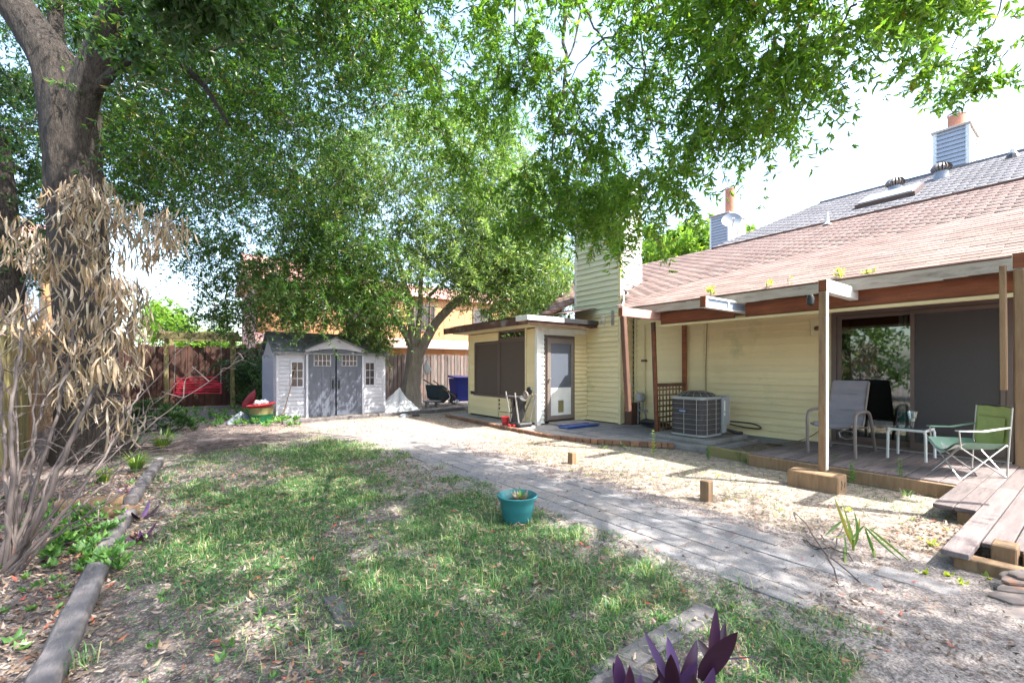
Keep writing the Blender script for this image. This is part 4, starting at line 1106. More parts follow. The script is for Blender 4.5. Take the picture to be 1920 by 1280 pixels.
for x, y in ((ax0 + .008, 4.70), (ax0 + .008, 4.45), (7.55, ay0 + .008), (7.85, ay0 + .008)): MB().tube([(x, y, .2), (x, y, .83)], .006, 5).build('grille_bar', W['steel'], ac)
cx, cy = (ax0 + ax1) / 2, (ay0 + ay1) / 2
MB().lathe([(.33, 0), (.32, .02), (.28, .05), (.12, .085), (.0, .09)], (cx, cy, .88), 28).build('fan_guard', W['ac_dark'], ac, True)
m = MB()
for k in range(16):
    a = 2 * math.pi * k / 16
    m.tube([(cx + r_ * math.cos(a), cy + r_ * math.sin(a), .885 + h) for r_, h in ((.34, 0), (.28, .055), (.12, .09), (.02, .096))], .005, 4)
for r_, h in ((.33, .035), (.22, .073), (.12, .092)): m.tube([(cx + r_ * math.cos(t), cy + r_ * math.sin(t), .885 + h) for t in np.linspace(0, 2 * math.pi, 25)], .004, 4, False)
m.build('guard_wire', W['steel'], ac)
sp = MB().box((ax1 - .12, ay0 - .03, .2), (ax1 + .02, ay0 + .02, .86), .01).build('service_panel', W['ac_grey'], ac)
piece('label', sp, W['white'], (ax1 - .09, ay0 - .034, .52), (ax1 - .04, ay0 - .031, .80), 0)
piece('label_spot', sp, W['black'], (ax1 - .075, ay0 - .037, .58), (ax1 - .055, ay0 - .035, .605), 0)
dbx = MB().box((8.16, ay0 - .02, .34), (8.30, ay0 + .45, .88), .012).build('electrical_box', W['ac_grey'], ac)
V = [(ax0 - .006, 4.72 + .075 * math.cos(t), .62 + .03 * math.sin(t)) for t in np.linspace(0, 2 * math.pi, 20, endpoint=False)]
bdg = MB().prism(V, (0, 0, 0), (-.006, 0, 0)).build('badge', W['bluemat'], ac)
bdg2 = text_mesh('Carrier', .042, .001, W['white'], 'badge_lettering', (np.array([0, -1., 0]), np.array([0, 0, 1.]), (ax0 - .014, 4.72, .62)), bdg, True)
MB().tube(smooth_path([(8.3, 4.4, .36), (8.5, 4.25, .30), (8.62, 4.1, .27), (8.66, 3.95, .27), (8.64, 3.9, .30), (8.62, 4.0, .35), (8.55, 4.15, .37), (8.3, 4.4, .40)], 5), .014, 7).build('line_set', W['black'], ac, True)
MB().tube(smooth_path([(8.2, 4.5, .28), (8.35, 4.35, .22), (8.45, 4.25, .18), (8.55, 4.2, .17)], 5), .03, 8).build('insulated_pipe', W['black'], ac, True)
ex = MB().tube(smooth_path([(8.66, 2.95, .35), (8.6, 3.1, .22), (8.5, 3.3, .12), (8.2, 3.5, .10), (8.0, 3.8, .11), (8.2, 4.0, .10)], 5), .009, 6).build('extension_cord', W['tanwood'], None, True)
tag(ex, 'thin tan cord drooping from the wall into the planting bed', 'cord')
hs = MB().tube(smooth_path([(8.6, 6.5, .13), (8.3, 6.3, .2), (8.35, 5.95, .2), (8.6, 5.85, .14), (8.7, 6.1, .16), (8.5, 6.4, .2), (8.4, 6.1, .12), (8.5, 5.7, .11)], 6), .045, 8).build('coiled_hose', W['black'], None, True)
tag(hs, 'thick black hose heaped at the wall foot behind the leaning posts', 'hose')
mt = thing('gas_meter', 'small grey meter with white pipe fittings at the wall foot beside the chimney', 'meter', (8.6, 6.6, .1))
MB().box((8.50, 6.48, .62), (8.68, 6.66, .82), .03).build('meter_body', W['ac_grey'], mt)
MB().tube([(8.6, 6.5, .62), (8.6, 6.5, .45), (8.55, 6.42, .42), (8.6, 6.38, .1)], .018, 7).tube([(8.6, 6.64, .62), (8.6, 6.64, .1)], .018, 7).tube([(8.6, 6.38, .42), (8.6, 6.64, .42)], .02, 7).build('pipes', W['dishgrey'], mt, True)

# ================================================================== FURNITURE ON DECK
sc = thing('sling_chair', 'grey padded sling patio chair with bronze arched arms by the glass door', 'chair', (7.9, 2.45, DZ))
zc = DZ
def arm(y):
    m = MB()
    m.tube(smooth_path([(7.46, y, zc), (7.44, y, zc + .40), (7.46, y, zc + .56), (7.54, y, zc + .62), (7.75, y, zc + .63), (7.98, y, zc + .61), (8.10, y, zc + .52), (8.25, y, zc + .2), (8.34, y, zc)], 5), .022, 8)
    return m
ya, yb = 2.70, 2.12
arm(ya).build('arm_frame', W['taupe'], sc, True); arm(yb).build('arm_frame', W['taupe'], sc, True)
for y in (2.64, 2.18):
    MB().tube(smooth_path([(7.48, y, zc + .42), (7.56, y, zc + .45), (7.9, y, zc + .40), (8.0, y, zc + .42), (8.08, y, zc + .6), (8.26, y, zc + 1.04)], 5), .016, 7).build('side_rail', W['taupe'], sc, True)
MB().tube([(7.56, ya, zc + .43), (7.56, yb, zc + .43)], .014, 7).tube([(8.0, ya, zc + .38), (8.0, yb, zc + .38)], .014, 7).build('crossbar', W['taupe'], sc, True)
def sheet(prof, y0, y1, th, name, mat, parent, n=8, sag=.02):
    P = smooth_path(prof, 5); V = []; F = []; k = len(P)
    for side in (0, 1):
        for i, p in enumerate(P):
            for j in range(n + 1):
                t = j / n
                V.append((p[0], y0 + (y1 - y0) * t, p[2] - sag * 4 * t * (1 - t) * (1 if i < k * .6 else .4) - th * side))
    st = k * (n + 1)
    for i in range(k - 1):
        for j in range(n):
            a = i * (n + 1) + j; F.append((a, a + 1, a + n + 2, a + n + 1)); F.append((a + st, a + n + 1 + st, a + n + 2 + st, a + 1 + st))
    return MB().add(V, F).build(name, mat, parent, True)
sheet([(7.47, 0, zc + .425), (7.56, 0, zc + .465), (7.75, 0, zc + .44), (7.93, 0, zc + .41), (8.0, 0, zc + .44)], 2.195, 2.625, .02, 'seat', W['sling'], sc)
m = MB()
P = smooth_path([(8.0, 0, zc + .43), (8.08, 0, zc + .60), (8.17, 0, zc + .82), (8.27, 0, zc + 1.06)], 6)
k = len(P)
for s_ in (0, 1):
    base = len(m.v)
    V = [(p[0] + s_ * .03 + .012 * math.sin(i * 1.4) * (1 - s_), y, p[2]) for i, p in enumerate(P) for y in (2.19, 2.63)]
    m.add(V, [(2 * i, 2 * i + 1, 2 * i + 3, 2 * i + 2) for i in range(k - 1)])
m.build('backrest', W['sling'], sc, True)
for zz in (.62, .86): MB().tube([(8.06 + (zz - .6) * .42, 2.3, zc + zz), (8.06 + (zz - .6) * .42, 2.5, zc + zz)], .004, 5).build('seam', W['taupe'], sc)
# side table with glass top
tb = thing('side_table', 'small white metal side table with a dark glass top between the two chairs', 'table', (8.2, 1.67, DZ))
tx0, ty0, tx1, ty1 = 7.92, 1.48, 8.42, 1.88
for x in (tx0, tx1):
    for y in (ty0, ty1):
        ix = 1 if x == tx0 else -1; iy = 1 if y == ty0 else -1
        MB().tube([(x, y, DZ), (x + .005 * ix, y + .005 * iy, DZ + .36), (x + .02 * ix, y + .02 * iy, DZ + .405)], .017, 7).build('leg', W['siding_white'], tb, True)
m = MB().box((tx0, ty0, DZ + .39), (tx1, ty0 + .025, DZ + .42), .005).box((tx0, ty1 - .025, DZ + .39), (tx1, ty1, DZ + .42), .005).box((tx0, ty0 + .025, DZ + .39), (tx0 + .025, ty1 - .025, DZ + .42), .004).box((tx1 - .025, ty0 + .025, DZ + .39), (tx1, ty1 - .025, DZ + .42), .004)
m.build('rim', W['siding_white'], tb)
W['tabletop'] = M('smoked_glass_top', (.07, .08, .11), (.06, .065, .09), rough=.08, bmp=0, var=0)
piece('tabletop', tb, W['tabletop'], (tx0 + .02, ty0 + .02, DZ + .412), (tx1 - .02, ty1 - .02, DZ + .424), .002)
vs = thing('hurricane_glass', 'clear footed glass candle vase standing on the side table', 'vase', (8.2, 1.66, DZ + .425))
MB().lathe([(.055, 0), (.05, .006), (.015, .02), (.012, .06), (.02, .08), (.045, .13), (.05, .17), (.062, .225), (.058, .225), (.044, .165), (.038, .13), (.01, .085)], (8.15, 1.66, DZ + .425), 20).build('glass', W['clear'], vs, True)
MB().lathe([(0, .09), (.022, .09), (.022, .13), (0, .13)], (8.15, 1.66, DZ + .425), 12).build('candle', W['white'], vs)
# camping chair
cc = thing('camping_chair', 'green folding camping chair with pale arms and crossed metal legs at the deck edge', 'chair', (7.3, 1.0, DZ))
A0, A1 = np.array([7.06, 1.12, 0]), np.array([7.52, 1.40, 0])   # front feet (left in view)
B0, B1 = np.array([7.12, .72, 0]), np.array([7.58, .86, 0])
def q3(u, v, z):  # u: 0 front(left in photo) ..1 back ; v: 0 near .. 1 far
    p = A0 * (1 - u) * (1 - v) + A1 * (1 - u) * v + B0 * u * (1 - v) + B1 * u * v
    return np.array([p[0], p[1], DZ + z])
CH = [at(px, 700, Y)[:2] for px, Y in ((1800, 5.0), (1888, 5.05), (1745, 5.45), (1822, 5.5))]
def q(u, v, z):
    near0, near1, far0, far1 = CH
    p = near0 * (1 - u) * (1 - v) + near1 * u * (1 - v) + far0 * (1 - u) * v + far1 * u * v
    return np.array([p[0], p[1], DZ + z])
m = MB()
for v in (0, 1): m.tube([q(0, v, .36), q(1, v, .0)], .008, 6).tube([q(1, v, .38), q(.02, v, .0)], .008, 6)
for u in (0, 1): m.tube([q(u, 0, .37), q(u, 1, .0)], .008, 6).tube([q(u, 1, .37), q(u, 0, .0)], .008, 6)
m.build('crossed_legs', W['steel'], cc, True)
for v in (0, 1): MB().tube([q(1, v, 0), q(1.05, v, .40), q(1.12, v, .80)], .009, 6).build('back_upright', W['steel'], cc, True)
for v in (0, 1): MB().tube([q(.02, v, .34), q(-.02, v, .55)], .008, 6).build('arm_upright', W['steel'], cc, True)
for v in (0, 1):
    a, b = q(-.06, v, .55), q(1.06, v, .58); w_ = (q(0, 1, 0) - q(0, 0, 0)); w_ /= np.linalg.norm(w_)
    V = [a - w_ * .035, a + w_ * .035, (a + b) / 2 + w_ * .03 - [0, 0, .025], (a + b) / 2 - w_ * .03 - [0, 0, .025], b + w_ * .015, b - w_ * .015]
    V2 = [p - np.array([0, 0, .01]) for p in V]
    MB().add(V + V2, [(0, 1, 2, 3), (3, 2, 4, 5), (9, 8, 7, 6), (11, 10, 8, 9), (0, 3, 9, 6), (3, 5, 11, 9), (1, 7, 8, 2), (2, 8, 10, 4), (0, 6, 7, 1)]).build('armrest', W['siding_white'] if v == 0 else W['canvas_teal'], cc, True)
def cloth_grid(name, fn, mat, nu=10, nv=10):
    V = []; F = []
    for i in range(nu + 1):
        for j in range(nv + 1): V.append(fn(i / nu, j / nv))
    for i in range(nu):
        for j in range(nv):
            a = i * (nv + 1) + j; F.append((a, a + 1, a + nv + 2, a + nv + 1))
    return MB().add(V, F).build(name, mat, cc, True)
cloth_grid('seat', lambda u, v: q(-.08 + u * 1.05, v, .36 + .03 * (1 - u) * math.cos(v * 6.28) - .07 * 4 * v * (1 - v) * (.4 + .6 * u) + .03 * (abs(v - .5) * 2) ** 2), W['canvas_teal'])
cloth_grid('seat_front_flap', lambda u, v: q(-.09 + u * .22, v, .372 + .03 * (1 - u) * math.cos(v * 6.28) - .05 * 4 * v * (1 - v) * .8 + .03 * (abs(v - .5) * 2) ** 2 - .04 * (1 - u)), W['siding_white'], 4, 10)
cloth_grid('backrest', lambda u, v: q(1.04 + u * .09 + .05 * 4 * v * (1 - v), v * 1.04 - .02, .36 + .44 * u + .01 * math.sin(v * 9)), W['canvas'])
cloth_grid('back_panel', lambda u, v: q(1.02 + u * .065 + .05 * 4 * v * (1 - v) - .02, .12 + v * .76, .31 + .36 * u), W['canvas'])
MB().tube([q(1.12, 0, .80), q(1.16, .5, .815), q(1.12, 1, .80)], .006, 5).build('back_binding', W['black'], cc, True)

# ================================================================== PATIO THINGS
vc = thing('wheeled_walker_frame', 'upturned pale metal frame with wheels and black bag standing on the patio edge', 'cart', (6.2, 8.1, .08))
gb_ = MB().box((6.02, 7.86, .08), (6.42, 8.30, .17), .03).build('base', W['black'], vc)
for (a, b) in (((6.08, 8.25, .15), (6.05, 8.42, .86)), ((6.08, 7.95, .15), (6.05, 8.06, .84)), ((6.34, 7.9, .15), (6.38, 7.72, .82)), ((6.34, 8.2, .15), (6.4, 7.86, .8))):
    MB().beam(a, b, .022, .03).build('leg', W['steel'], vc)
MB().beam((6.05, 8.40, .76), (6.1, 7.72, .76), .025, .02).build('crossbar', W['steel'], vc)
MB().tube(smooth_path([(6.2, 8.2, .17), (6.22, 8.12, .5), (6.2, 7.95, .72)], 4), [.13] * 4 + [.11] * 4 + [.09], 10).build('bag', W['black'], vc, True)
w_ = MB().lathe([(0, -.02), (.085, -.02), (.095, 0), (.085, .02), (0, .02)], (0, 0, 0), 18); w_.v = [(6.12 + z, 7.76 + x, .80 + y) for x, y, z in w_.v]; wh = w_.build('wheel', W['taupe'], vc, True)
w_ = MB().lathe([(0, -.025), (.03, -.025), (.03, .025), (0, .025)], (0, 0, 0), 12); w_.v = [(6.12 + z, 7.76 + x, .80 + y) for x, y, z in w_.v]; w_.build('hub', W['steel'], wh, True)
w_ = MB().lathe([(0, -.02), (.085, -.02), (.095, 0), (.085, .02), (0, .02)], (0, 0, 0), 18); w_.v = [(6.42 + z, 8.0 + x, .88 + y) for x, y, z in w_.v]; w_.build('wheel', W['black'], vc, True)
def pot(name, label, c, r0, r1, h, mat, rim=.02, cat='pot', tilt=None):
    t = thing(name, label, cat, c)
    o = MB().lathe([(0, .0), (r0, 0), (r0 * 1.02, .01), (r1 * .97, h * .82), (r1 + rim, h * .88), (r1 + rim, h), (r1 - .008, h), (r1 * .9, h * .5), (r0 * .8, h * .3), (0, h * .3)], c, 28).build('body', mat, t, True)
    return t
pot('red_pot', 'small bright red plastic pot at the foot of the porch wall', (6.1, 8.5, .075), .07, .10, .19, W['red'], .006)
rgs = MB()
for k in range(5): rgs.tube([(5.98 + .03 * math.cos(k), 8.0 + k * .05, .09), (6.0 + .06 * math.sin(k * 2), 8.05 + k * .05, .11)], .03, 6)
tag(rgs.build('rag', W['red'], None, True), 'crumpled red and white rag on the brick edging below the cart', 'rag')
bm_ = thing('blue_mat', 'rolled edge blue mat lying on the patio in front of the chimney', 'mat', (7.3, 7.3, .085))
MB().box((6.65, 6.95, .088), (7.6, 7.28, .12), .012).build('mat', W['bluemat'], bm_)
MB().box((6.63, 6.93, .121), (7.62, 6.97, .14), .006).box((6.63, 7.26, .121), (7.62, 7.30, .14), .006).build('raised_edge', W['blue'], bm_)
# ================================================================== LAWN THINGS
pc = gp(970, 978)
pc[2] = .0
ptn = thing('planter_pot', 'round teal plastic planter pot standing on the lawn beside the path', 'pot', pc)
MB().lathe([(0, 0), (.118, 0), (.125, .015), (.147, .12), (.150, .125), (.152, .160), (.155, .167), (.158, .205), (.183, .232), (.186, .248), (.178, .252), (.165, .238), (.148, .2), (.132, .17), (0, .17)], pc, 40).build('body', W['green_pot'], ptn, True)
MB().lathe([(.14, .17), (.10, .19), (0, .2)], pc + [0, 0, .006], 20).build('soil', W['soil'], ptn, True)
pl_ = thing('potted_seedling', 'dry beige leaves and a green sprout in the teal pot', 'plant', pc + [0, 0, .19])
o = stuff('leaves', weed_rosette(pc + [.02, -.03, .2], .13, 18, .8, .5), W['dryleaf'], pl_); del o['kind']
o = stuff('green_leaves', weed_rosette(pc + [.06, .02, .2], .12, 14, .9, .35), W['weed'], pl_); del o['kind']
for n, (px, py, top, lab) in enumerate(((1325, 938, 903, 'short brown wooden stake nearest the post block'), (1073, 869, 848, 'short brown wooden stake nearest the patio'))):
    c = gp(px, py); h = (py - top) * np.hypot(c[0], c[1]) * .9 / 835 + .02
    MB().box((c[0] - .05, c[1] - .05, -.03), (c[0] + .04, c[1] + .05, h), .006).build('stake', W['tanwood'], label=lab, cat='stake', group='wooden stakes in the bare yard')
def loglab(a, b, w, h, mat, lab, name='landscape_timber', bev=.02, z=None):
    pts = smooth_path([np.array([*a, h / 2 - .01]), np.array([*b, h / 2 - .01])], 14, .003)
    m = MB(); V = []; seg = 10
    d = np.array(b) - np.array(a); d = d / np.linalg.norm(d); n = np.array([-d[1], d[0]])
    F = []
    for p in pts:
        ww = w * (1 + rng.normal(0, .025))
        for k in range(seg):
            t = 2 * math.pi * (k + .5) / seg
            cx = math.copysign(abs(math.cos(t)) ** .55, math.cos(t)) * ww / 2; cz = math.copysign(abs(math.sin(t)) ** .55, math.sin(t)) * h / 2
            V.append((p[0] + n[0] * cx, p[1] + n[1] * cx, p[2] + cz))
    for i in range(len(pts) - 1):
        for k in range(seg): F.append((i * seg + k, i * seg + (k + 1) % seg, (i + 1) * seg + (k + 1) % seg, (i + 1) * seg + k))
    F.append(tuple(range(seg))); F.append(tuple((len(pts) - 1) * seg + k for k in range(seg)))
    return m.add(V, F).build(name, mat, None, True, label=lab, cat='timber')
loglab((-.49, 2.2), (-.45, 4.95), .125, .10, W['log'], 'long grey timber edging the bed in the bottom left corner')
loglab((-.45, 5.0), (-.40, 5.5), .115, .09, W['log'], 'short dark grey timber continuing the long edging towards the purple plants')
loglab((-.85, 5.75), (-.35, 5.55), .11, .10, W['tanwood'], 'front one of two short tan timbers beside the purple plant')
loglab((-.98, 6.15), (-.47, 6.02), .12, .12, W['tanwood'], 'rear one of two short tan timbers beside the purple plant')
loglab((-.42, 5.95), (-.26, 8.3), .11, .12, W['log'], 'grey timber running from the short tan timbers back towards the oak')
MB().beam((1.50, 1.37, .008), (2.45, 1.39, .008), .13, .04, bev=.008).build('landscape_timber', W['log'], label='flat grey timber half buried behind the purple potted plant', cat='timber')
MB().box((.68, 2.42, -.01), (.77, 2.84, .018), .006).build('flat_board', W['log'], label='short grey flat board lying in the lawn near the front', cat='board')
# rocks right
for i, (px, py, rx, ry, rzz, z, mt, lab) in enumerate((
        (1893, 1125, .10, .06, .014, .02, 'stone', 'lowest small grey flat stone at the front of the stone pile'),
        (1900, 1108, .11, .075, .013, .045, 'stone', 'orange edged flat stone second from the bottom of the pile'),
        (1914, 1085, .12, .07, .013, .07, 'stone', 'long orange edged flat stone in the middle of the pile'),
        (1914, 1060, .11, .085, .018, .10, 'stone', 'wide rounded grey stone on the pile'),
        (1922, 1045, .08, .05, .013, .13, 'stone', 'small pale stone on top of the pile'),
        (1876, 1075, .09, .07, .014, .02, 'stone', 'pinkish flat stone left of the pile'),
        (1918, 1150, .12, .06, .02, .02, 'stone', 'tan stone right at the frame edge in front of the pile'))):
    c = gp(px, py + z * 250, z); m = MB(); V = []; F = []; seg = 14
    ph = rng.random() * 6
    for rr_, hh in ((.0, -1), (.8, -1), (1, -.3), (1, .4), (.86, 1), (0, 1.08)):
        for k in range(seg):
            t = 2 * math.pi * k / seg; w_ = 1 + .12 * math.sin(3 * t + ph) + .07 * math.sin(5 * t + ph)
            x_, y_ = rr_ * rx * w_ * math.cos(t), rr_ * ry * w_ * math.sin(t)
            V.append((c[0] + x_ * .8 - y_ * .6, c[1] + x_ * -.6 - y_ * .8, z + hh * rzz + x_ * .08))
    for a in range(5):
        for k in range(seg): F.append((a * seg + k, a * seg + (k + 1) % seg, (a + 1) * seg + (k + 1) % seg, (a + 1) * seg + k))
    m.add(V, F).build('flat_stone', W[mt], None, True, label=lab, cat='stone', group='flat stones piled by the deck step')

# ================================================================== BY THE SHED
gr = thing('bucket_stack', 'green and tan tubs stacked with a red rimmed basin left of the shed', 'tubs', (1.62, 13.2, 0))
bc = np.array([1.62, 12.95, 0])
MB().lathe([(0, 0), (.23, 0), (.27, .22), (.28, .23), (0, .23)], bc, 24).build('green_tub', W['green'], gr, True)
MB().lathe([(.26, .232), (.29, .40), (.30, .41), (0, .41)], bc, 24).build('tan_tub', W['mossy'], gr, True)
w_ = MB().lathe([(.25, .412), (.31, .47), (.34, .475), (.34, .49), (.29, .49), (.24, .44), (0, .43)], (0, 0, 0), 24); w_.v = [(bc[0] + x, bc[1] + y, z + x * .12) for x, y, z in w_.v]; w_.build('red_basin', W['red'], gr, True)
m = MB()
for k in range(7): m.tube([(bc[0] - .15 + k * .045, bc[1] - .05 + .05 * math.sin(k * 2), .50), (bc[0] - .1 + k * .04, bc[1] + .05, .56 + .03 * math.sin(k * 3))], .035, 6)
m.build('white_rags', W['cloth'], gr, True)
tp = MB(); c0 = np.array([1.25, 13.1, 0]); V = []; F = []
def heap(name, label, cat, c, rx, ry, h, mat, seed, sharp=1.3, folds=7, parent=None):
    r_ = np.random.default_rng(seed); V = []; F = []; seg = 48; rings = 12; ph = r_.random(4) * 6
    for i in range(rings + 1):
        t = i / rings
        for k in range(seg):
            a = 2 * math.pi * k / seg
            w = 1 + .14 * math.sin(2 * a + ph[0]) + (.10 * math.sin(folds * a + ph[1]) + .05 * math.sin(folds * 2.3 * a + ph[2])) * min(1, t * 2)
            if folds > 8: w += .13 * math.sin(folds * 1.7 * a + 3 * t + ph[1]) * t
            z = h * (1 - t) ** sharp * (1 + .12 * math.sin(3 * a + ph[3]) * t)
            if folds > 8: z *= .80 + .30 * math.sin(2 * a + ph[2] + t) + .12 * math.sin(5 * a + 4 * t) + r_.normal(0, .03); w *= 1 + r_.normal(0, .03)
            V.append((c[0] + rx * t * w * math.cos(a), c[1] + ry * t * w * math.sin(a), c[2] + max(z, .005)))
    for i in range(rings):
        for k in range(seg): F.append((i * seg + k, i * seg + (k + 1) % seg, (i + 1) * seg + (k + 1) % seg, (i + 1) * seg + k))
    return MB().add(V, F).build(name, mat, parent, True, label=label, cat=cat)
heap('tarp', 'pale blue crumpled tarp on the ground left of the stacked tubs', 'tarp', (1.2, 13.3, 0), .35, .3, .3, W['dishgrey'], 3, 1.0)
heap('plastic_sheet', 'white plastic sheet draped in a peaked heap right of the shed', 'sheet', (5.6, 13.7, 0), .70, .5, .66, W['cloth'], 5, .8, 9)
heap('leaf_heap', 'green and red yard waste heaped behind the white plastic sheet', 'heap', (6.05, 14.25, 0), .6, .4, .38, W['mossy'], 8, .9)
heap('red_cloth', 'red cloth lying along the top of the yard waste', 'cloth', (5.95, 14.1, .32), .35, .1, .1, W['red'], 9, .8)
heap('brush_pile', 'low pile of grey brush and sticks in the middle of the far lawn', 'brush', (.55, 9.7, 0), .9, .5, .14, W['deadstem'], 11, .8)
cone = thing('red_barrel', 'red plastic barrel lying in the shade by the swing frame', 'barrel', (1.9, 17.0, 0))
w_ = MB().lathe([(0, -.3), (.2, -.3), (.24, 0), (.2, .3), (0, .3)], (0, 0, 0), 18); w_.v = [(1.75 + z * .6, 16.9 + x, .3 + y + z * .7) for x, y, z in w_.v]; w_.build('body', W['red'], cone, True)
MB().box((1.6, 16.8, .02), (1.95, 17.0, .08)).build('wedge', W['mossy'], cone)
# blue wheeled bin
bn = thing('wheelie_bin', 'dark blue wheeled refuse bin half hidden behind the porch corner', 'bin', (8.75, 15.2, 0))
bx, by = 8.70, 15.2
V = [(bx - .24, by - .27, .12), (bx + .24, by - .27, .12), (bx + .24, by + .27, .12), (bx - .24, by + .27, .12), (bx - .30, by - .33, 1.0), (bx + .30, by - .33, 1.0), (bx + .30, by + .33, 1.0), (bx - .30, by + .33, 1.0)]
MB().add(V, [(0, 1, 2, 3), (0, 4, 5, 1), (1, 5, 6, 2), (2, 6, 7, 3), (3, 7, 4, 0)]).build('body', W['blue'], bn)
MB().prism([(bx - .33, by - .36, 1.0), (bx + .33, by - .36, 1.0), (bx + .33, by + .36, 1.06), (bx - .33, by + .36, 1.08)], (0, 0, 0), (0, 0, .05)).build('lid', W['blue'], bn)
MB().tube([(bx - .36, by - .25, 1.03), (bx - .36, by + .25, 1.06)], .02, 6).build('handle', W['blue'], bn)
for s_ in (-.25, .25):
    w_ = MB().lathe([(0, -.03), (.09, -.03), (.10, 0), (.09, .03), (0, .03)], (0, 0, 0), 16); w_.v = [(bx - .26 + x, by + s_ + z, .12 + y) for x, y, z in w_.v]; w_.build('wheel', W['dishgrey'], bn, True)
# wheelbarrow tipped
wb = thing('wheelbarrow', 'dark teal wheelbarrow tipped against the fence beside the blue bin', 'wheelbarrow', (7.9, 15.4, 0))
wc = np.array([7.75, 15.2, 0])
V = []
for (rx, ry, z) in ((.22, .30, .08), (.36, .52, .52)):
    for x, y in ((-1, -1), (1, -1), (1, 1), (-1, 1)):
        p = np.array([x * rx, y * ry, z]); a = R(38)
        V.append((wc[0] + p[0] * .6 + p[1] * .8 * math.cos(a) + p[2] * .35 - .1, wc[1] + p[1] * .4 - p[0] * .8, max(.03, .12 + p[2] * .9 - p[1] * math.sin(a) * .6)))
MB().add(V, [(3, 2, 1, 0), (0, 1, 5, 4), (1, 2, 6, 5), (2, 3, 7, 6), (3, 0, 4, 7)]).build('tray', W['darkteal'], wb)
MB().tube([(wc[0] - .35, wc[1] - .35, .95), (wc[0] + .1, wc[1] - .4, .60), (wc[0] + .55, wc[1] - .4, .32)], .022, 7).tube([(wc[0] - .5, wc[1] + .2, .98), (wc[0] + .1, wc[1] + .1, .64), (wc[0] + .6, wc[1], .35)], .022, 7).build('handles', W['tanwood'], wb)
w_ = MB().lathe([(.10, -.04), (.18, -.04), (.2, 0), (.18, .04), (.10, .04)], (0, 0, 0), 20); w_.v = [(wc[0] + .62 + x, wc[1] - .2 + z, .2 + y) for x, y, z in w_.v]; w_.build('wheel', W['black'], wb, True)
MB().tube([(wc[0] + .2, wc[1] - .3, .7), (wc[0] + .35, wc[1] - .35, .3), (wc[0] + .3, wc[1] - .3, .02)], .015, 6).build('stand', W['steel'], wb)
bl = thing('low_table', 'low grey slab bench between the tree and the wheelbarrow', 'bench', (7.2, 14.6, 0))
MB().box((6.95, 14.5, .18), (7.55, 14.8, .23), .01).build('top', W['concrete'], bl); MB().box((7.02, 14.55, 0), (7.1, 14.75, .18)).build('leg', W['concrete'], bl); MB().box((7.4, 14.55, 0), (7.48, 14.75, .18)).build('leg', W['concrete'], bl)
bg_ = MB().tube([(6.85, 14.3, 1.65), (6.86, 14.28, 1.5), (6.88, 14.27, 1.35), (6.88, 14.27, 1.2)], [.03, .1, .13, .06], 12).build('hanging_bag', W['cloth'], None, True, label='pale plastic bag hanging on the right side of the tree trunk', cat='bag')
pv_ = thing('stepping_objects', 'small grey upturned dish lying by the timber edging', 'dish', (5.1, 12.2, 0))
MB().lathe([(.14, 0), (.12, .06), (.05, .09), (0, .095)], (5.1, 12.1, 0), 18).build('shell', W['dishgrey'], pv_, True)
MB().lathe([(.12, 0), (.10, .05), (0, .06)], (5.5, 12.15, 0), 16).build('lid', W['black'], pv_, True)
# ================================================================== SWING FRAME
sf = thing('swing_arbor', 'mossy timber swing frame with four posts and heavy top beams', 'arbor', (.5, 18.8, 0))
P1, P2 = np.array([-.42, 18.5]), np.array([1.42, 18.1])
P1 = gp(312, 768)[:2]; P2 = gp(436, 766)[:2]
bk = np.array([.12, 1.15]);
H = 2.50
for p in (P1, P2, P1 + bk, P2 + bk): MB().box((p[0] - .06, p[1] - .06, 0), (p[0] + .06, p[1] + .06, H), .01).build('post', W['mossy'], sf)
def tb_(a, b, z, w, h, name='beam'): MB().beam((a[0], a[1], z), (b[0], b[1], z), w, h, bev=.01).build(name, W['mossy'], sf)
dv = (P2 - P1) / np.linalg.norm(P2 - P1)
off = np.array([dv[1], -dv[0]]) * .085
tb_(P1 - dv * .25 + off, P2 + dv * .25 + off, H - .02, .05, .20)
tb_(P1 + bk - dv * .25 - off, P2 + bk + dv * .25 - off, H - .02, .05, .20)
tb_(P1 - dv * .15 - bk * .25, P1 - dv * .15 + bk * 1.3, H + .12, .05, .14, 'rafter')
tb_(P2 + dv * .15 - bk * .25, P2 + dv * .15 + bk * 1.3, H + .12, .05, .14, 'rafter')
tb_(P1 + bk * .5 - dv * .1, P2 + bk * .5 + dv * .1, H + .13, .07, .1, 'swing_beam')
sb_ = thing('swing_bench', 'bright red slatted swing bench hanging inside the timber frame', 'bench', (.6, 18.9, .6))
O = P1 + bk * .35
def sw(u, d_, z): p = O + dv * (.18 + u * 1.45) + bk / np.linalg.norm(bk) * d_; return (p[0], p[1], z)
for k in range(6): MB().beam(sw(0, .04 + k * .085, .52 + k * .006), sw(1, .04 + k * .085, .52 - k * .006), .045, .02).build('seat_slat', W['redpaint'], sb_)
for k in range(6): MB().beam(sw(0, .54 + k * .02, .60 + k * .085), sw(1 - .02 * k, .54 + k * .02, .60 + k * .085 + rng.normal(0, .02)), .042, .02, up=(0, 1, .2)).build('back_slat', W['redpaint'], sb_)
MB().beam(sw(0, -.02, .44), sw(1.0, .0, .86), .04, .06).build('loose_rail', W['redpaint'], sb_)
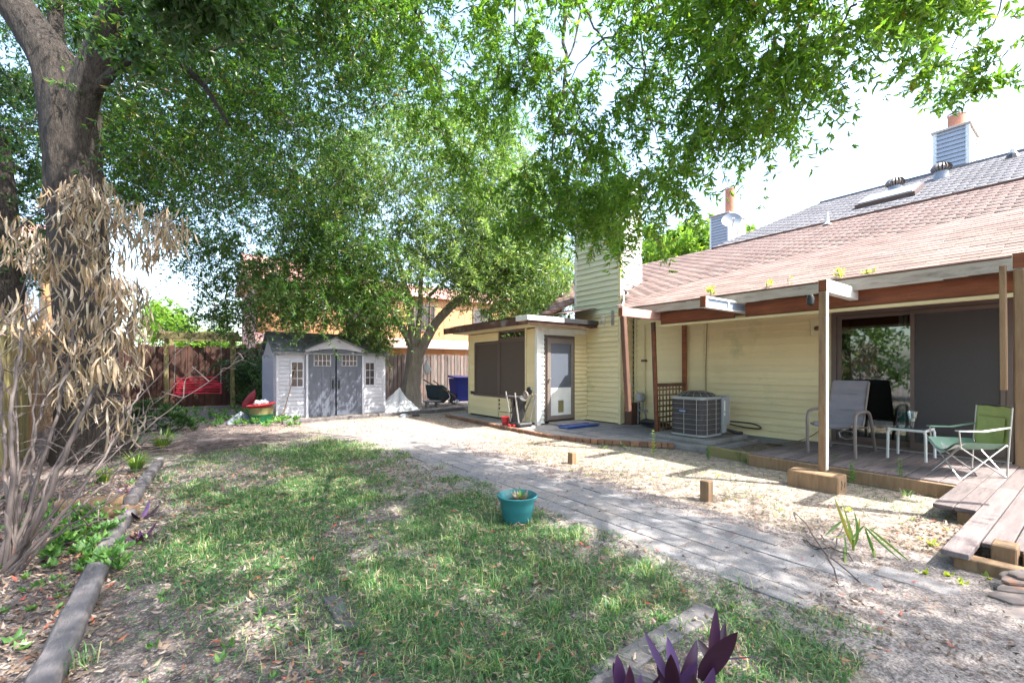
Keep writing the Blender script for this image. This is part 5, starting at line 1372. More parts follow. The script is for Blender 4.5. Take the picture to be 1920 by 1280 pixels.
for u in (.0, 1.0):
    MB().beam(sw(u, 0, .5), sw(u, 0, .86), .05, .05).build('arm_post', W['redpaint'], sb_); MB().beam(sw(u, -.02, .86), sw(u, .6, .86), .06, .03).build('armrest', W['redpaint'], sb_)
    MB().tube([sw(u, .1, .86), sw(u, .3, 2.5)], .008, 5).build('chain', W['steel'], sb_)
# ================================================================== TREES
def bark_tube(pts, rad, seg, mat, name, parent, ridge=.03, n=10, flare=None, z0=None):
    P = smooth_path(pts, n); k = len(P)
    rr = np.interp(np.linspace(0, 1, k), np.linspace(0, 1, len(rad)), rad)
    V, F = tubevf(P, list(rr), seg)
    V = np.array(V); ph = rng.random(6) * 6
    for i in range(k):
        for j in range(seg):
            a = 2 * math.pi * j / seg; q = V[i * seg + j]; c = P[i]
            w = 1 + ridge * (math.sin(7 * a + ph[0] + .8 * math.sin(i * .35)) + .7 * math.sin(13 * a + ph[1] + i * .3) + .8 * math.sin(3 * a + ph[2] + i * .1)) + rng.normal(0, ridge * .35)
            if flare and c[2] < 1.2: w *= 1 + flare * (1.2 - max(c[2], 0)) ** 2 / 1.44 * (.7 + .5 * math.sin(5 * a + ph[3]))
            V[i * seg + j] = c + (q - c) * w
    return MB().add(V, F).build(name, mat, parent, True)
def foliage(cl, nb, nk, nl, L, Wd, blen=(.35, .8), droop=.35, down=.15, keepout=1.6):
    """cl (N,4): centres+radius -> leaf kites along drooping branchlets, plus twig ribbons"""
    N = len(cl)
    c = np.repeat(cl[:, :3], nb, 0); r = np.repeat(cl[:, 3], nb)
    st = c + unit(rng.normal(0, 1, (N * nb, 3))) * (r * rng.random(N * nb) ** .5 * .8)[:, None]
    a = rng.random(N * nb) * 2 * math.pi
    D = unit(np.stack([np.cos(a), np.sin(a), rng.normal(-down, .35, N * nb)], 1))
    bl = rng.uniform(*blen, N * nb) * np.clip(r / .5, .6, 1.8)
    s = np.linspace(.15, 1, nk)
    P = st[:, None] + D[:, None] * (bl[:, None] * s[None])[..., None]
    P[..., 2] -= droop * (bl[:, None] * s[None] ** 2)
    T = np.diff(P, axis=1, append=P[:, -1:] * 2 - P[:, -2:-1]); T = unit(T)
    # twigs
    t0, t1 = P[:, :-1].reshape(-1, 3), P[:, 1:].reshape(-1, 3)
    tw = unit(np.cross(t1 - t0, rng.normal(0, 1, t0.shape))) * .0034 * max(1, L / .07)
    TV = np.stack([t0 - tw, t0 + tw, t1], 1).reshape(-1, 3); TF = np.arange(len(TV)).reshape(-1, 3)
    P = np.repeat(P.reshape(-1, 3), nl, 0); T = np.repeat(T.reshape(-1, 3), nl, 0)
    n = len(P)
    rad = unit(np.cross(T, rng.normal(0, 1, (n, 3))))
    LD = unit(T * rng.uniform(.2, 1.0, (n, 1)) + rad + np.array([0, 0, -.25]))
    S = unit(np.cross(LD, rng.normal(0, .6, (n, 3)) + np.array([0, 0, 1.])))
    LL = L * rng.uniform(.45, 1.3, n)
    P = P + rng.normal(0, .008, (n, 3))
    ok = np.linalg.norm(P - np.array([0, 0, 1.4]), axis=1) > keepout
    tone = np.repeat(rng.random(N), nb * nk * nl)
    A = np.clip(rng.random(n) ** 1.0 * .75 + tone * .25, 0, .999)
    P, LD, S, LL, A = P[ok], LD[ok], S[ok], LL[ok], A[ok]
    return kites(P, LD, S, LL, LL * Wd, attr=A), (TV, TF, rng.random(len(TV)))
def pin(px, py, poly):
    ins = False; j = len(poly) - 1
    for i in range(len(poly)):
        xi, yi = poly[i]; xj, yj = poly[j]
        if (yi > py) != (yj > py) and px < (xj - xi) * (py - yi) / (yj - yi) + xi: ins = not ins
        j = i
    return ins
def shadow_ok(p):
    gx, gy = p[0] - .38 * p[2], p[1] + .59 * p[2]
    if gx > 4.15 + .25 * math.sin(gy * 2) and gy < 12 and p[1] < 9: return False
    if 2.2 < gx < 5 and 7.2 < gy < 10.6: return False
    if 5.3 < gx < 9 and gy < 9.5: return False
    return True
def region(poly, n, Yf, rf, gaps=(), sun=True, seed=1):
    r_ = np.random.default_rng(seed); xs = [p[0] for p in poly]; ys = [p[1] for p in poly]; out = []
    tries = 0
    while len(out) < n and tries < n * 60:
        tries += 1
        px, py = r_.uniform(min(xs), max(xs)), r_.uniform(min(ys), max(ys))
        if not pin(px, py, poly): continue
        if any(((px - gx_) / rx) ** 2 + ((py - gy_) / ry) ** 2 < 1 for gx_, gy_, rx, ry in gaps): continue
        p = at(px, py, Yf(px, py, r_))
        if sun and not shadow_ok(p): continue
        out.append((*p, rf(r_)))
    return np.array(out)
def branches(cl, roots, r0, mat, parent, frac=.5, name='branches'):
    m = MB(); roots = np.array(roots)
    done = []
    for c in cl[np.argsort(np.min(np.linalg.norm(cl[:, None, :3] - roots[None], axis=2), axis=1))]:
        p = c[:3]; allr = np.concatenate([roots, np.array(done)]) if done else roots
        d = np.linalg.norm(allr - p, axis=1); q = allr[np.argmin(d)]
        done.append(p)
        if rng.random() > frac or d.min() > 2.2: continue
        mid = (p + q) / 2 + np.array([0, 0, .12 * d.min()]) + rng.normal(0, .06 * d.min(), 3)
        P = smooth_path([q, mid, p], 4, .02 * d.min()); V, F = tubevf(P, list(np.linspace(r0 * min(1, .35 + .3 * d.min()), .004, len(P))), 5, False); m.add(V, F)
    o = m.build(name, mat, parent, True); o['kind'] = 'stuff'; return o

# ---- big oak at the left
oak = thing('oak_tree', 'large oak with thick forked ridged trunk standing at the left of the lawn', 'tree', (*gp(170, 860)[:2], 0))
tk = bark_tube([at(172, 880, 6.9), at(168, 780, 6.9), at(160, 600, 6.9), at(148, 420, 6.9), at(138, 300, 6.9), at(132, 200, 6.9), at(125, 150, 6.9)],
               [.44, .38, .35, .34, .34, .35, .30], 56, W['bark'], 'trunk', oak, .028, 12, flare=.25)
bark_tube([at(130, 240, 6.9), at(105, 130, 6.85), at(60, 55, 6.8), at(5, -20, 6.7), at(-90, -130, 6.5)], [.32, .29, .25, .22, .18], 32, W['bark'], 'limb', oak, .03, 8)
bark_tube([at(122, 230, 7.0), at(112, 120, 7.1), at(104, 20, 7.2), at(108, -140, 7.3)], [.18, .11, .10, .08], 24, W['bark'], 'limb', oak, .03, 8)
bark_tube([at(140, 270, 6.9), at(160, 170, 6.8), at(200, 60, 6.7), at(255, -60, 6.4), at(330, -200, 6.0)], [.22, .20, .17, .14, .10], 24, W['bark'], 'limb', oak, .03, 8)
bark_tube([at(180, 170, 6.8), at(225, 125, 6.7), at(270, 100, 6.6), at(315, 103, 6.5), at(350, 130, 6.4), at(385, 165, 6.3), at(430, 235, 6.2)], [.08, .055, .05, .05, .045, .035, .02], 14, W['bark'], 'limb', oak, .03, 6)
bark_tube([at(315, 103, 6.5), at(370, 102, 6.7), at(440, 80, 7.0), at(520, 90, 7.4)], [.05, .04, .03, .02], 8, W['bark'], 'limb', oak, .03, 5)
YB = lambda a, b: (lambda px, py, r: r.uniform(a, b))
RF = lambda a, b: (lambda r: r.uniform(a, b))
gapsL = [(350, 300, 30, 25), (470, 440, 26, 30), (300, 480, 40, 50), (390, 380, 22, 14), (70, 30, 25, 22), (230, 280, 18, 30)]
c1 = region([(-140, -160), (760, -160), (740, 150), (640, 200), (560, 330), (520, 400), (400, 360), (300, 330), (215, 260), (200, 60), (-140, 40)], 235, YB(7.0, 11), RF(.45, .75), gapsL, True, 3)
c1b = region([(225, -60), (470, -60), (430, 60), (330, 90), (225, 130)], 12, YB(3.4, 4.6), RF(.22, .34), (), True, 5)
c2 = region([(320, 400), (480, 430), (520, 520), (500, 610), (410, 600), (330, 550), (310, 470)], 34, YB(11, 13.5), RF(.45, .7), [(300, 490, 40, 40), (470, 445, 24, 28)], False, 7)
c2d = region([(480, 440), (740, 430), (720, 590), (600, 600), (500, 570)], 38, YB(10.8, 12.6), RF(.45, .7), [(505, 470, 22, 18)], False, 9)
c2b = region([(210, 240), (300, 300), (330, 400), (300, 440), (215, 420)], 9, YB(8.5, 11), RF(.4, .6), (), False, 8)
# boughs shading trunk, swing and far fence
c1d = []
r_ = np.random.default_rng(91)
while len(c1d) < 150:
    gx_, gy_, z = r_.uniform(-4.5, 2.2), r_.uniform(14.5, 20.5), r_.uniform(5.0, 8.5)
    c1d.append((gx_ + .38 * z, gy_ - .59 * z, z, r_.uniform(.5, .8)))
while len(c1d) < 215:
    z = r_.uniform(5.5, 8.5); zz = r_.uniform(0, 4)
    c1d.append((-1.1 + .38 * (z - zz) + r_.normal(0, .5), 9.4 - .59 * (z - zz) + r_.normal(0, .5), z, r_.uniform(.4, .6)))
c1d = np.array(c1d)
crown_cl = np.concatenate([c1, c2, c2b, c1d, c2d])
k1, t1 = foliage(crown_cl, 13, 8, 5, .095, .30, (.4, .9))
k2, t2 = foliage(c1b, 12, 8, 4, .09, .42, (.3, .5))
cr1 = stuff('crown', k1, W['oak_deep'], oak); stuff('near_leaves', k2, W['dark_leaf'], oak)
stuff('twigs', join([t1, t2]), W['twig'], oak)
lim = [at(-20, -50, 6.7), at(104, 20, 7.2), at(108, -140, 7.3), at(215, 60, 6.7), at(300, -120, 6.2), at(385, 165, 6.3), at(430, 235, 6.2), at(520, 90, 7.4), at(480, -100, 8), at(640, -80, 8), at(420, 400, 11)]
branches(crown_cl, lim, .03, W['twig'], oak, .5)
# ---- overhanging oak (trunk behind the camera)
ov = thing('overhanging_oak', 'drooping oak boughs hanging across the top of the view towards the roof', 'tree', (2.6, -3.2, 0))
bark_tube([(2.6, -3.2, -.1), (2.55, -3.1, 1.5), (2.6, -2.9, 3.2), (2.7, -2.6, 5.0), (2.6, -2.2, 6.6)], [.24, .20, .18, .16, .10], 28, W['bark'], 'trunk', ov, .03, 8, flare=.3)
limbs = [[(2.7, -2.6, 4.9), (3.0, -1.2, 6.0), (3.4, .4, 6.4), (3.9, 2.2, 6.3), (4.3, 3.8, 5.9)],
         [(2.6, -2.2, 6.2), (1.6, -.6, 6.9), (1.2, 1.5, 7.3), (1.9, 4.0, 7.2), (2.8, 6.2, 6.7)],
         [(2.6, -2.3, 5.8), (1.0, -1.8, 6.8), (-.8, -.8, 7.4), (-1.4, 1.6, 7.4)],
         [(2.7, -2.5, 5.2), (4.0, -1.6, 5.8), (5.0, -.8, 5.7), (5.4, .1, 5.3)]]
roots = []
for L_ in limbs:
    bark_tube(L_, [.10, .07, .05, .035, .02][:len(L_)], 12, W['bark'], 'limb', ov, .03, 6)
    roots += list(smooth_path(L_, 3))
def Yc(px, py, r):
    base = np.interp(px, [600, 900, 1150, 1350, 1500, 1920], [7.6, 6.6, 5.6, 4.5, 4.0, 3.7])
    return base * r.uniform(.82, 1.2)
gapsC = [(745, 150, 45, 40), (1065, 60, 45, 60), (1120, 190, 30, 40), (980, 250, 25, 20), (1270, 170, 22, 22), (690, 130, 30, 30), (1395, 335, 72, 85)]
c3 = region([(640, -150), (640, 110), (800, 210), (840, 330), (960, 400), (1050, 430), (1180, 430), (1240, 370), (1330, 345), (1400, 300), (1455, 250), (1470, 180), (1540, 120), (1620, 60), (1680, 20), (1800, 10), (1830, -60), (1800, -150)], 200, Yc, RF(.26, .44), gapsC, True, 11)
c3b = region([(1700, 90), (1780, 130), (1900, 60), (1960, 40), (1960, 120), (1880, 150), (1790, 160), (1720, 140)], 10, YB(3.6, 4.2), RF(.10, .2), (), True, 12)
c3c = region([(880, 330), (1180, 330), (1170, 450), (1060, 450), (960, 430)], 22, YB(5.2, 6.6), RF(.24, .36), (), True, 13)
k3, t3 = foliage(np.concatenate([c3, c3c]), 9, 8, 5, .088, .28, (.3, .7), .55, .35)
k3b, t3b = foliage(c3b, 4, 7, 5, .075, .34, (.25, .45), .3, .2)
# canopy out of frame, above and behind the viewer, that dapples the lawn
sh_ = []
r_ = np.random.default_rng(21)
while len(sh_) < 250:
    gx_, gy_, z = r_.uniform(-3.6, 4.1), r_.uniform(-1.5, 8.4), r_.uniform(5.2, 8.0)
    p = np.array([gx_ + .38 * z, gy_ - .59 * z, z])
    Yd = p[0] * SE + p[1] * CE; Xd = p[0] * CE - p[1] * SE
    if Yd > .3 and 690 - (z - 1.4) * 835 / Yd > -90: continue
    if not shadow_ok(p): continue
    if 1.9 < gx_ < 3.2 and gy_ > 7: continue
    if gnoise(gx_ * .9 + 3, gy_ * .9) > .42: continue
    sh_.append((*p, r_.uniform(.4, .7)))
c4 = np.array(sh_)
k4, t4 = foliage(c4, 12, 7, 5, .10, .34, (.35, .8), .4, .2)
stuff('crown', join([k3, k3b, k4]), W['oak'], ov)
stuff('twigs', join([t3, t3b, t4]), W['twig'], ov)
branches(np.concatenate([c3, c3c, c4]), roots, .022, W['twig'], ov, .55)
m = MB()
for (pts, r0) in (([(1062, -120, 5.6), (1058, 60, 5.6), (1060, 170, 5.6), (1045, 230, 5.6), (1030, 330, 5.6)], .022), ([(1070, -100, 5.7), (1085, 40, 5.7), (1050, 130, 5.65), (985, 100, 5.8)], .014),
                  ([(1090, 0, 5.6), (1120, 60, 5.6), (1180, 120, 5.5), (1230, 140, 5.4)], .013), ([(1058, 150, 5.6), (1085, 200, 5.5), (1070, 260, 5.5), (1055, 330, 5.5)], .010),
                  ([(1190, -60, 5.4), (1200, 80, 5.4), (1215, 200, 5.4), (1225, 240, 5.3)], .012), ([(1235, -20, 5), (1280, 20, 5), (1310, 80, 5), (1330, 150, 5)], .013),
                  ([(965, -60, 6), (968, 60, 6), (975, 160, 6), (978, 190, 6)], .012), ([(1900, -30, 3.9), (1850, 60, 3.9), (1790, 110, 3.9), (1740, 125, 3.9), (1680, 165, 3.9)], .006),
                  ([(1800, 60, 3.9), (1775, 130, 3.9), (1765, 190, 3.9)], .004), ([(1960, 30, 3.8), (1900, 90, 3.8), (1850, 130, 3.8), (1830, 190, 3.8)], .006)):
    P = smooth_path([at(*p) for p in pts], 6, .012); V, F = tubevf(P, list(np.linspace(r0 * 1.2, r0 * .5, len(P))), 6); m.add(V, F)
o = m.build('bare_branches', W['twig'], ov, True); o['kind'] = 'stuff'
# ---- tree behind the shed
t2_ = thing('multi_limbed_tree', 'grey barked tree with spreading limbs growing right of the shed before the fence', 'tree', (*gp(770, 765)[:2], 0))
Y2 = 15.0
bark_tube([at(768, 770, Y2), at(770, 735, Y2), at(775, 690, Y2), at(779, 650, Y2)], [.36, .31, .27, .27], 28, W['bark2'], 'trunk', t2_, .04, 8, flare=.3)
for pts, rad in (([(779, 665), (768, 640), (752, 610), (735, 585), (712, 565), (690, 540)], [.17, .13, .11, .10, .08, .05]),
                 ([(778, 665), (774, 640), (770, 600), (764, 560), (750, 500), (730, 440)], [.16, .13, .12, .10, .08, .05]),
                 ([(781, 660), (784, 620), (788, 580), (790, 520), (800, 440)], [.12, .10, .08, .07, .05]),
                 ([(782, 668), (800, 635), (818, 605), (850, 570), (880, 545), (905, 522), (945, 500), (985, 470), (1000, 450)], [.20, .17, .15, .14, .13, .11, .09, .06, .04]),
                 ([(872, 553), (880, 515), (888, 480), (905, 440)], [.08, .07, .06, .03]), ([(905, 522), (930, 530), (950, 520), (990, 500), (1030, 505)], [.05, .04, .035, .03, .02]),
                 ([(800, 560), (830, 530), (850, 515), (860, 500)], [.06, .05, .04, .03])):
    bark_tube([at(px, py, Y2 - .3 * (i > 2)) for i, (px, py) in enumerate(pts)], rad, 12, W['bark2'], 'limb', t2_, .035, 5)
gapsT = [(800, 610, 50, 50), (850, 585, 30, 25), (560, 500, 24, 18), (740, 590, 18, 22), (505, 470, 20, 15)]
c5 = region([(500, 500), (500, 570), (560, 600), (640, 595), (720, 590), (760, 540), (850, 520), (900, 560), (960, 570), (1040, 560), (1050, 480), (1010, 330), (960, 240), (860, 190), (700, 200), (600, 290), (520, 400)], 205, YB(12.2, 17), RF(.5, .95), gapsT, False, 31)
c5c = region([(850, 450), (1060, 430), (1050, 570), (970, 600), (900, 590), (860, 540)], 45, YB(13, 17.5), RF(.45, .8), (), False, 33)
c5b = region([(700, 560), (760, 610), (700, 640), (640, 600)], 8, YB(13, 14.5), RF(.3, .5), (), False, 32)
k5, t5 = foliage(np.concatenate([c5, c5b, c5c]), 15, 8, 5, .14, .27, (.4, .9), .35, .1)
stuff('crown', k5, W['oak2'], t2_); stuff('twigs', t5, W['twig'], t2_)
branches(c5, [at(690, 540, Y2), at(730, 440, Y2), at(800, 440, Y2), at(905, 440, Y2), at(945, 500, Y2), at(1000, 450, Y2), at(860, 500, Y2)], .04, W['bark2'], t2_, .5)
# ---- left shaded tree
lt_ = thing('shaded_tree', 'dark shaded tree with dense foliage at the far left edge behind the side fence', 'tree', (*at(5, 750, 9.5)[:2], 0))
bark_tube([at(8, 760, 9.5) * [1, 1, 0], at(12, 600, 9.5), at(8, 450, 9.5), at(-10, 250, 9.5)], [.36, .3, .27, .2], 24, W['bark'], 'trunk', lt_, .03, 8)
c6 = region([(-140, 40), (100, 160), (105, 330), (110, 470), (60, 500), (-140, 560)], 90, YB(9.2, 12), RF(.45, .8), [(60, 400, 20, 22), (75, 545, 40, 45)], False, 41)
k6, t6 = foliage(c6, 12, 8, 5, .11, .3)
stuff('crown', k6, W['dark_leaf'], lt_); stuff('twigs', t6, W['twig'], lt_)
branches(c6, [at(12, 600, 9.5), at(8, 450, 9.5), at(-10, 250, 9.5)], .04, W['twig'], lt_, .5)
# ---- distant trees and shrubs beyond fence and roof
def tree_far(name, label, poly, n, Ya, Yb_, ra, rb, mat, L, seed, base, cat='tree', group='trees beyond the fence and roofs'):
    t = thing(name, label, cat, (*at(*base, (Ya + Yb_) / 2)[:2], 0), group)
    c = region(poly, n, YB(Ya, Yb_), RF(ra, rb), (), False, seed)
    k, tw = foliage(c, 14, 7, 4, L, .4, (.35, .8)); stuff('crown', k, mat, t)
    b = np.array([*at(*base, (Ya + Yb_) / 2)[:2], 0]); top = c[:, :3].mean(0)
    bark_tube([b, (b + top) / 2, top], [ra * .25, ra * .2, ra * .1], 10, W['bark2'], 'trunk', t, .03, 4)
    return t
tree_far('green_tree', 'bright sunlit tree rising behind the roof just right of the clad chimney', [(1195, 450), (1235, 435), (1300, 430), (1330, 425), (1335, 490), (1200, 520)], 34, 36, 42, 1.0, 1.9, W['lime'], .5, 51, (1260, 690))
tree_far('green_tree', 'small tree top peeking over the grey roof left end beside the white chimney', [(1385, 430), (1415, 428), (1420, 450), (1385, 460)], 7, 36, 40, .8, 1.2, W['oak2'], .45, 52, (1400, 690))
tree_far('green_tree', 'tall pale tree behind the townhouse above the porch', [(900, 420), (1060, 380), (1070, 540), (990, 590), (900, 560)], 24, 30, 34, 1.2, 1.9, W['oak2'], .4, 53, (980, 690))
tree_far('lime_shrub', 'bright lime green shrub beyond the fence above the swing frame', [(275, 575), (330, 568), (400, 600), (430, 640), (420, 652), (285, 640)], 26, 23, 26, .5, .9, W['lime'], .22, 54, (340, 730), 'shrub', 'shrubs beyond the fence')
tree_far('lime_shrub', 'small lime shrub on the fence top right beside the shed roof', [(455, 645), (495, 640), (500, 665), (455, 668)], 8, 20.5, 21, .3, .45, W['lime'], .16, 55, (475, 745), 'shrub', 'shrubs beyond the fence')
tree_far('dark_shrub', 'dark shrub filling the gap between swing frame and shed', [(440, 665), (495, 665), (500, 740), (450, 740)], 12, 15.5, 17, .4, .6, W['dark_leaf'], .14, 56, (470, 770), 'shrub', 'shrubs beyond the fence')
for nm, x0_, x1_, y0_, y1_, lab, sd_ in (('added_tree', -9, -5.5, -4, 3.5, 'unseen leafy tree added left of the viewer beyond the side fence', 61), ('added_tree', -9.5, -5.8, 4, 11, 'unseen leafy tree added further back beyond the side fence', 62)):  # unseen trees added to green the glass door's reflection and darken the bounce
    t = thing(nm, lab, 'tree', ((x0_ + x1_) / 2, (y0_ + y1_) / 2, 0), 'added trees beyond the side fence'); r_ = np.random.default_rng(sd_)
    c = np.stack([r_.uniform(x0_, x1_, 90), r_.uniform(y0_, y1_, 90), r_.uniform(.8, 6.5, 90), r_.uniform(.6, .95, 90)], 1)
    k, tw = foliage(c, 9, 6, 4, .2, .42, (.4, .9)); stuff('crown', k, W['oak2'], t)
    bark_tube([((x0_ + x1_) / 2, (y0_ + y1_) / 2, 0), ((x0_ + x1_) / 2 + .2, (y0_ + y1_) / 2, 2.5), ((x0_ + x1_) / 2, (y0_ + y1_) / 2, 5)], [.28, .22, .12], 12, W['bark'], 'trunk', t, .03, 5)
# ================================================================== GRASS, LITTER, WEEDS
def blades(P, L, Wd, lean, attr):
    n = len(P); a = rng.random(n) * 2 * math.pi
    H = np.stack([np.cos(a), np.sin(a), np.zeros(n)], 1); S = np.stack([-np.sin(a), np.cos(a), np.zeros(n)], 1)
    U = np.array([[0, 0, 1.]])
    l = L[:, None]; w = Wd[:, None]; k = lean[:, None]
    m = P + U * l * .55 * (1 - k * .3) + H * l * k * .25; t = P + U * l * (1 - k * .75) + H * l * k * .85
    V = np.stack([P - S * w * .5, P + S * w * .5, m + S * w * .4, m - S * w * .4, t], 1).reshape(-1, 3)
    i = np.arange(n)[:, None] * 5
    F = np.concatenate([i + np.array([[0, 1, 2]]), i + np.array([[0, 2, 3]]), i + np.array([[3, 2, 4]])], 1).reshape(-1, 3)
    return V, F, np.repeat(attr, 5)
def scatter(n, x0, x1, y0, y1, dens):
    P = np.stack([rng.uniform(x0, x1, n), rng.uniform(y0, y1, n)], 1)
    return P[rng.random(n) < dens(P[:, 0], P[:, 1])]
def lawn_d(x, y):
    d = .48 + 1.5 * gnoise(x * .9 + 1, y * .9) + .4 * gnoise(x * 3, y * 3)
    edge = np.clip((x + .25 + .15 * np.sin(y * 2)) / .4, 0, 1) * np.clip((2.95 + .10 * np.sin(y * 3) + .05 * np.sin(y * 9) - x) / .15, 0, 1)
    far = np.clip((9.3 - y) / 2.0, 0.12, 1)
    near_dirt = 1 - .97 * np.clip(1 - np.hypot((x - .25) / .7, (y - 2.3) / 1.3), 0, 1) ** .5
    return np.clip(d, .04, 1) * edge * far * near_dirt
G = scatter(150000, -.5, 2.95, .7, 10.5, lawn_d)
n = len(G); dist = np.hypot(G[:, 0], G[:, 1])
P = np.concatenate([G, np.zeros((n, 1))], 1)
Lb = rng.uniform(.025, .085, n) * (1 + .6 * (gnoise(G[:, 0] * 1.5, G[:, 1] * 1.5) > .1))
g1 = blades(P, Lb,   .0034 + .0006 * dist, rng.uniform(.5, 1.3, n), np.clip(rng.random(n) * .9 + .25 * (gnoise(G[:, 0] * .6, G[:, 1] * .6) * .5 + .5), 0, .99))
# taller tufts
tufts = [gp(560, 1000), gp(440, 1010), gp(520, 960), gp(390, 1010), gp(470, 1080), gp(350, 1130), gp(1080, 1080), gp(1140, 1040), gp(1200, 1070), gp(860, 1010), gp(900, 1080), gp(700, 1150), gp(1180, 1110), gp(300, 1040), gp(640, 940), gp(480, 880), gp(1230, 1090), gp(960, 1200), gp(860, 1260), gp(1050, 1150), gp(150, 1250), gp(560, 1150), gp(1400, 1110), gp(1350, 1200), gp(850, 900), gp(830, 880)]
for _ in range(330):
    p = np.array([rng.uniform(-.2, 2.8), rng.uniform(.9, 8), 0])
    if rng.random() < lawn_d(p[0], p[1]): tufts.append(p)
TP = []; TL = []
for c in tufts:
    k = rng.integers(14, 34); TP.append(c + np.concatenate([rng.normal(0, .03, (k, 2)), np.zeros((k, 1))], 1)); TL.append(rng.uniform(.07, .20, k) * rng.uniform(.7, 1.1))
TP = np.concatenate(TP); TL = np.concatenate(TL)
g2 = blades(TP, TL, np.full(len(TP), .005), rng.uniform(.3, 1.2, len(TP)), rng.random(len(TP)) * .85)
T_ = scatter(95000, -.5, 2.95, .7, 9.5, lambda x, y: np.clip(lawn_d(x, y) * 1.3 + .08, 0, 1)); n = len(T_); a = rng.random(n) * 6.283
TD = unit(np.stack([np.cos(a), np.sin(a), rng.normal(.12, .2, n)], 1)); TS = unit(np.cross(TD, np.array([0, 0, 1.]) + rng.normal(0, .3, (n, 3)))); Lt = rng.uniform(.02, .07, n)
g3 = kites(np.stack([T_[:, 0], T_[:, 1], rng.uniform(.003, .022, n)], 1), TD, TS, Lt, .0035 + .0005 * np.hypot(T_[:, 0], T_[:, 1]), .2, np.clip(.25 + rng.random(n) * .74, 0, .99))
stuff('lawn_grass', join([g1, g2, g3]), W['grass'], None, 'patchy green grass growing over the lawn left of the paver path', 'grass')
# pale dry grass in yard on the right
G = scatter(26000, 3.95, 6.65, .9, 8.2, lambda x, y: np.clip(.16 + .5 * gnoise(x * 1.6, y * 1.6), 0, 1) * np.clip((x - 4.2) / .6, 0.1, 1))
n = len(G); P = np.concatenate([G, np.zeros((n, 1))], 1)
stuff('yard_weeds', blades(P, rng.uniform(.015, .05, n), np.full(n, .006), rng.uniform(.2, 1, n), rng.uniform(.6, .99, n)), W['grass'], None, 'thin pale grass sprouting in the bare sandy yard by the deck', 'grass')
# leaf litter
def litter_d(x, y):
    d = .35 + .55 * gnoise(x * 1.1 + 5, y * 1.1)
    d = np.where(x < -.3, .8 + .3 * gnoise(x, y), d)
    d = np.where((x > 3.93) & (x < 5.2) & (y > .8) & (y < 7), .95 - .6 * (x - 3.93) / 1.3 + .4 * gnoise(x, y), d)
    d = np.where((x >= 5.2) & (x < 6.6), .22 + .35 * gnoise(x * 2, y * 2), d)
    d = np.where((x > 2.84) & (x < 3.93), .05, d)
    d = np.where((y > 9.5), .75 + .4 * gnoise(x * .7, y * .7), d)
    d = np.where((x > 5.9) & (y > 4.6) & (y < 11.2), .02, d)
    d = np.where((x > 6.6) & (y < 4.6), .0, d)
    return np.clip(d, 0, 1)
def litter(n, x0, x1, y0, y1, zf, Lr, dens, dark=1.0):
    G = scatter(n, x0, x1, y0, y1, dens); n = len(G)
    a = rng.random(n) * 6.283
    D = unit(np.stack([np.cos(a), np.sin(a), rng.normal(0, .22, n)], 1)); S = unit(np.cross(D, np.array([0, 0, 1.]) + rng.normal(0, .25, (n, 3))))
    P = np.stack([G[:, 0], G[:, 1], zf(G[:, 0], G[:, 1]) + rng.uniform(.004, .02, n)], 1)
    L = rng.uniform(*Lr, n); return kites(P, D, S, L, L * rng.uniform(.28, .42, n), .3, np.where(rng.random(n) < .03, .97, rng.random(n) * .93 * dark))
zg = lambda x, y: np.where((x > 2.84) & (x < 3.95), .02, .002)
lits = [litter(22000, -2, 2.85, .5, 7, zg, (.025, .065), litter_d), litter(5000, -.4, 2.85, .7, 8, lambda x, y: .02 + 0 * x, (.02, .06), lambda x, y: np.full_like(x, .7)), litter(15000, 3.8, 5.6, .3, 7.5, zg, (.015, .05), litter_d, .62), litter(9000, 4.2, 6.65, .3, 8.2, zg, (.008, .028), lambda x, y: np.clip(.4 + .6 * gnoise(x * 2, y * 2), 0, 1), .6), litter(2600, 2.8, 4.0, -.5, 10, zg, (.015, .05), lambda x, y: np.clip(.15 + .9 * np.abs(x - 3.4), 0, 1)),
        litter(24000, -3, 9, 6, 17, zg, (.03, .065), litter_d, .65), litter(6500, -1.6, -.4, 1.5, 8, zg, (.025, .065), lambda x, y: np.full_like(x, .9)),
        litter(5200, 2.7, 4.4, -.6, 1.1, zg, (.01, .05), lambda x, y: np.clip(.5 - (x - 2.8) * .5, 0.02, 1)), litter(900, 4.0, 5.6, .0, 1.1, zg, (.03, .06), lambda x, y: np.full_like(x, .9))]
stuff('leaf_litter', join(lits), W['litter'], None, 'brown dead leaves scattered over the ground', 'leaf litter')
o = litter(260, 2.1, 3.2, 13.15, 14.1, lambda x, y: 1.86 + (y - 13.11) * .475, (.05, .1), lambda x, y: np.clip((x - 2.2) / .9, 0, 1))
stuff('roof_leaves', o, W['litter'], None, 'dead leaves lying on the left slope of the shed roof', 'leaf litter')
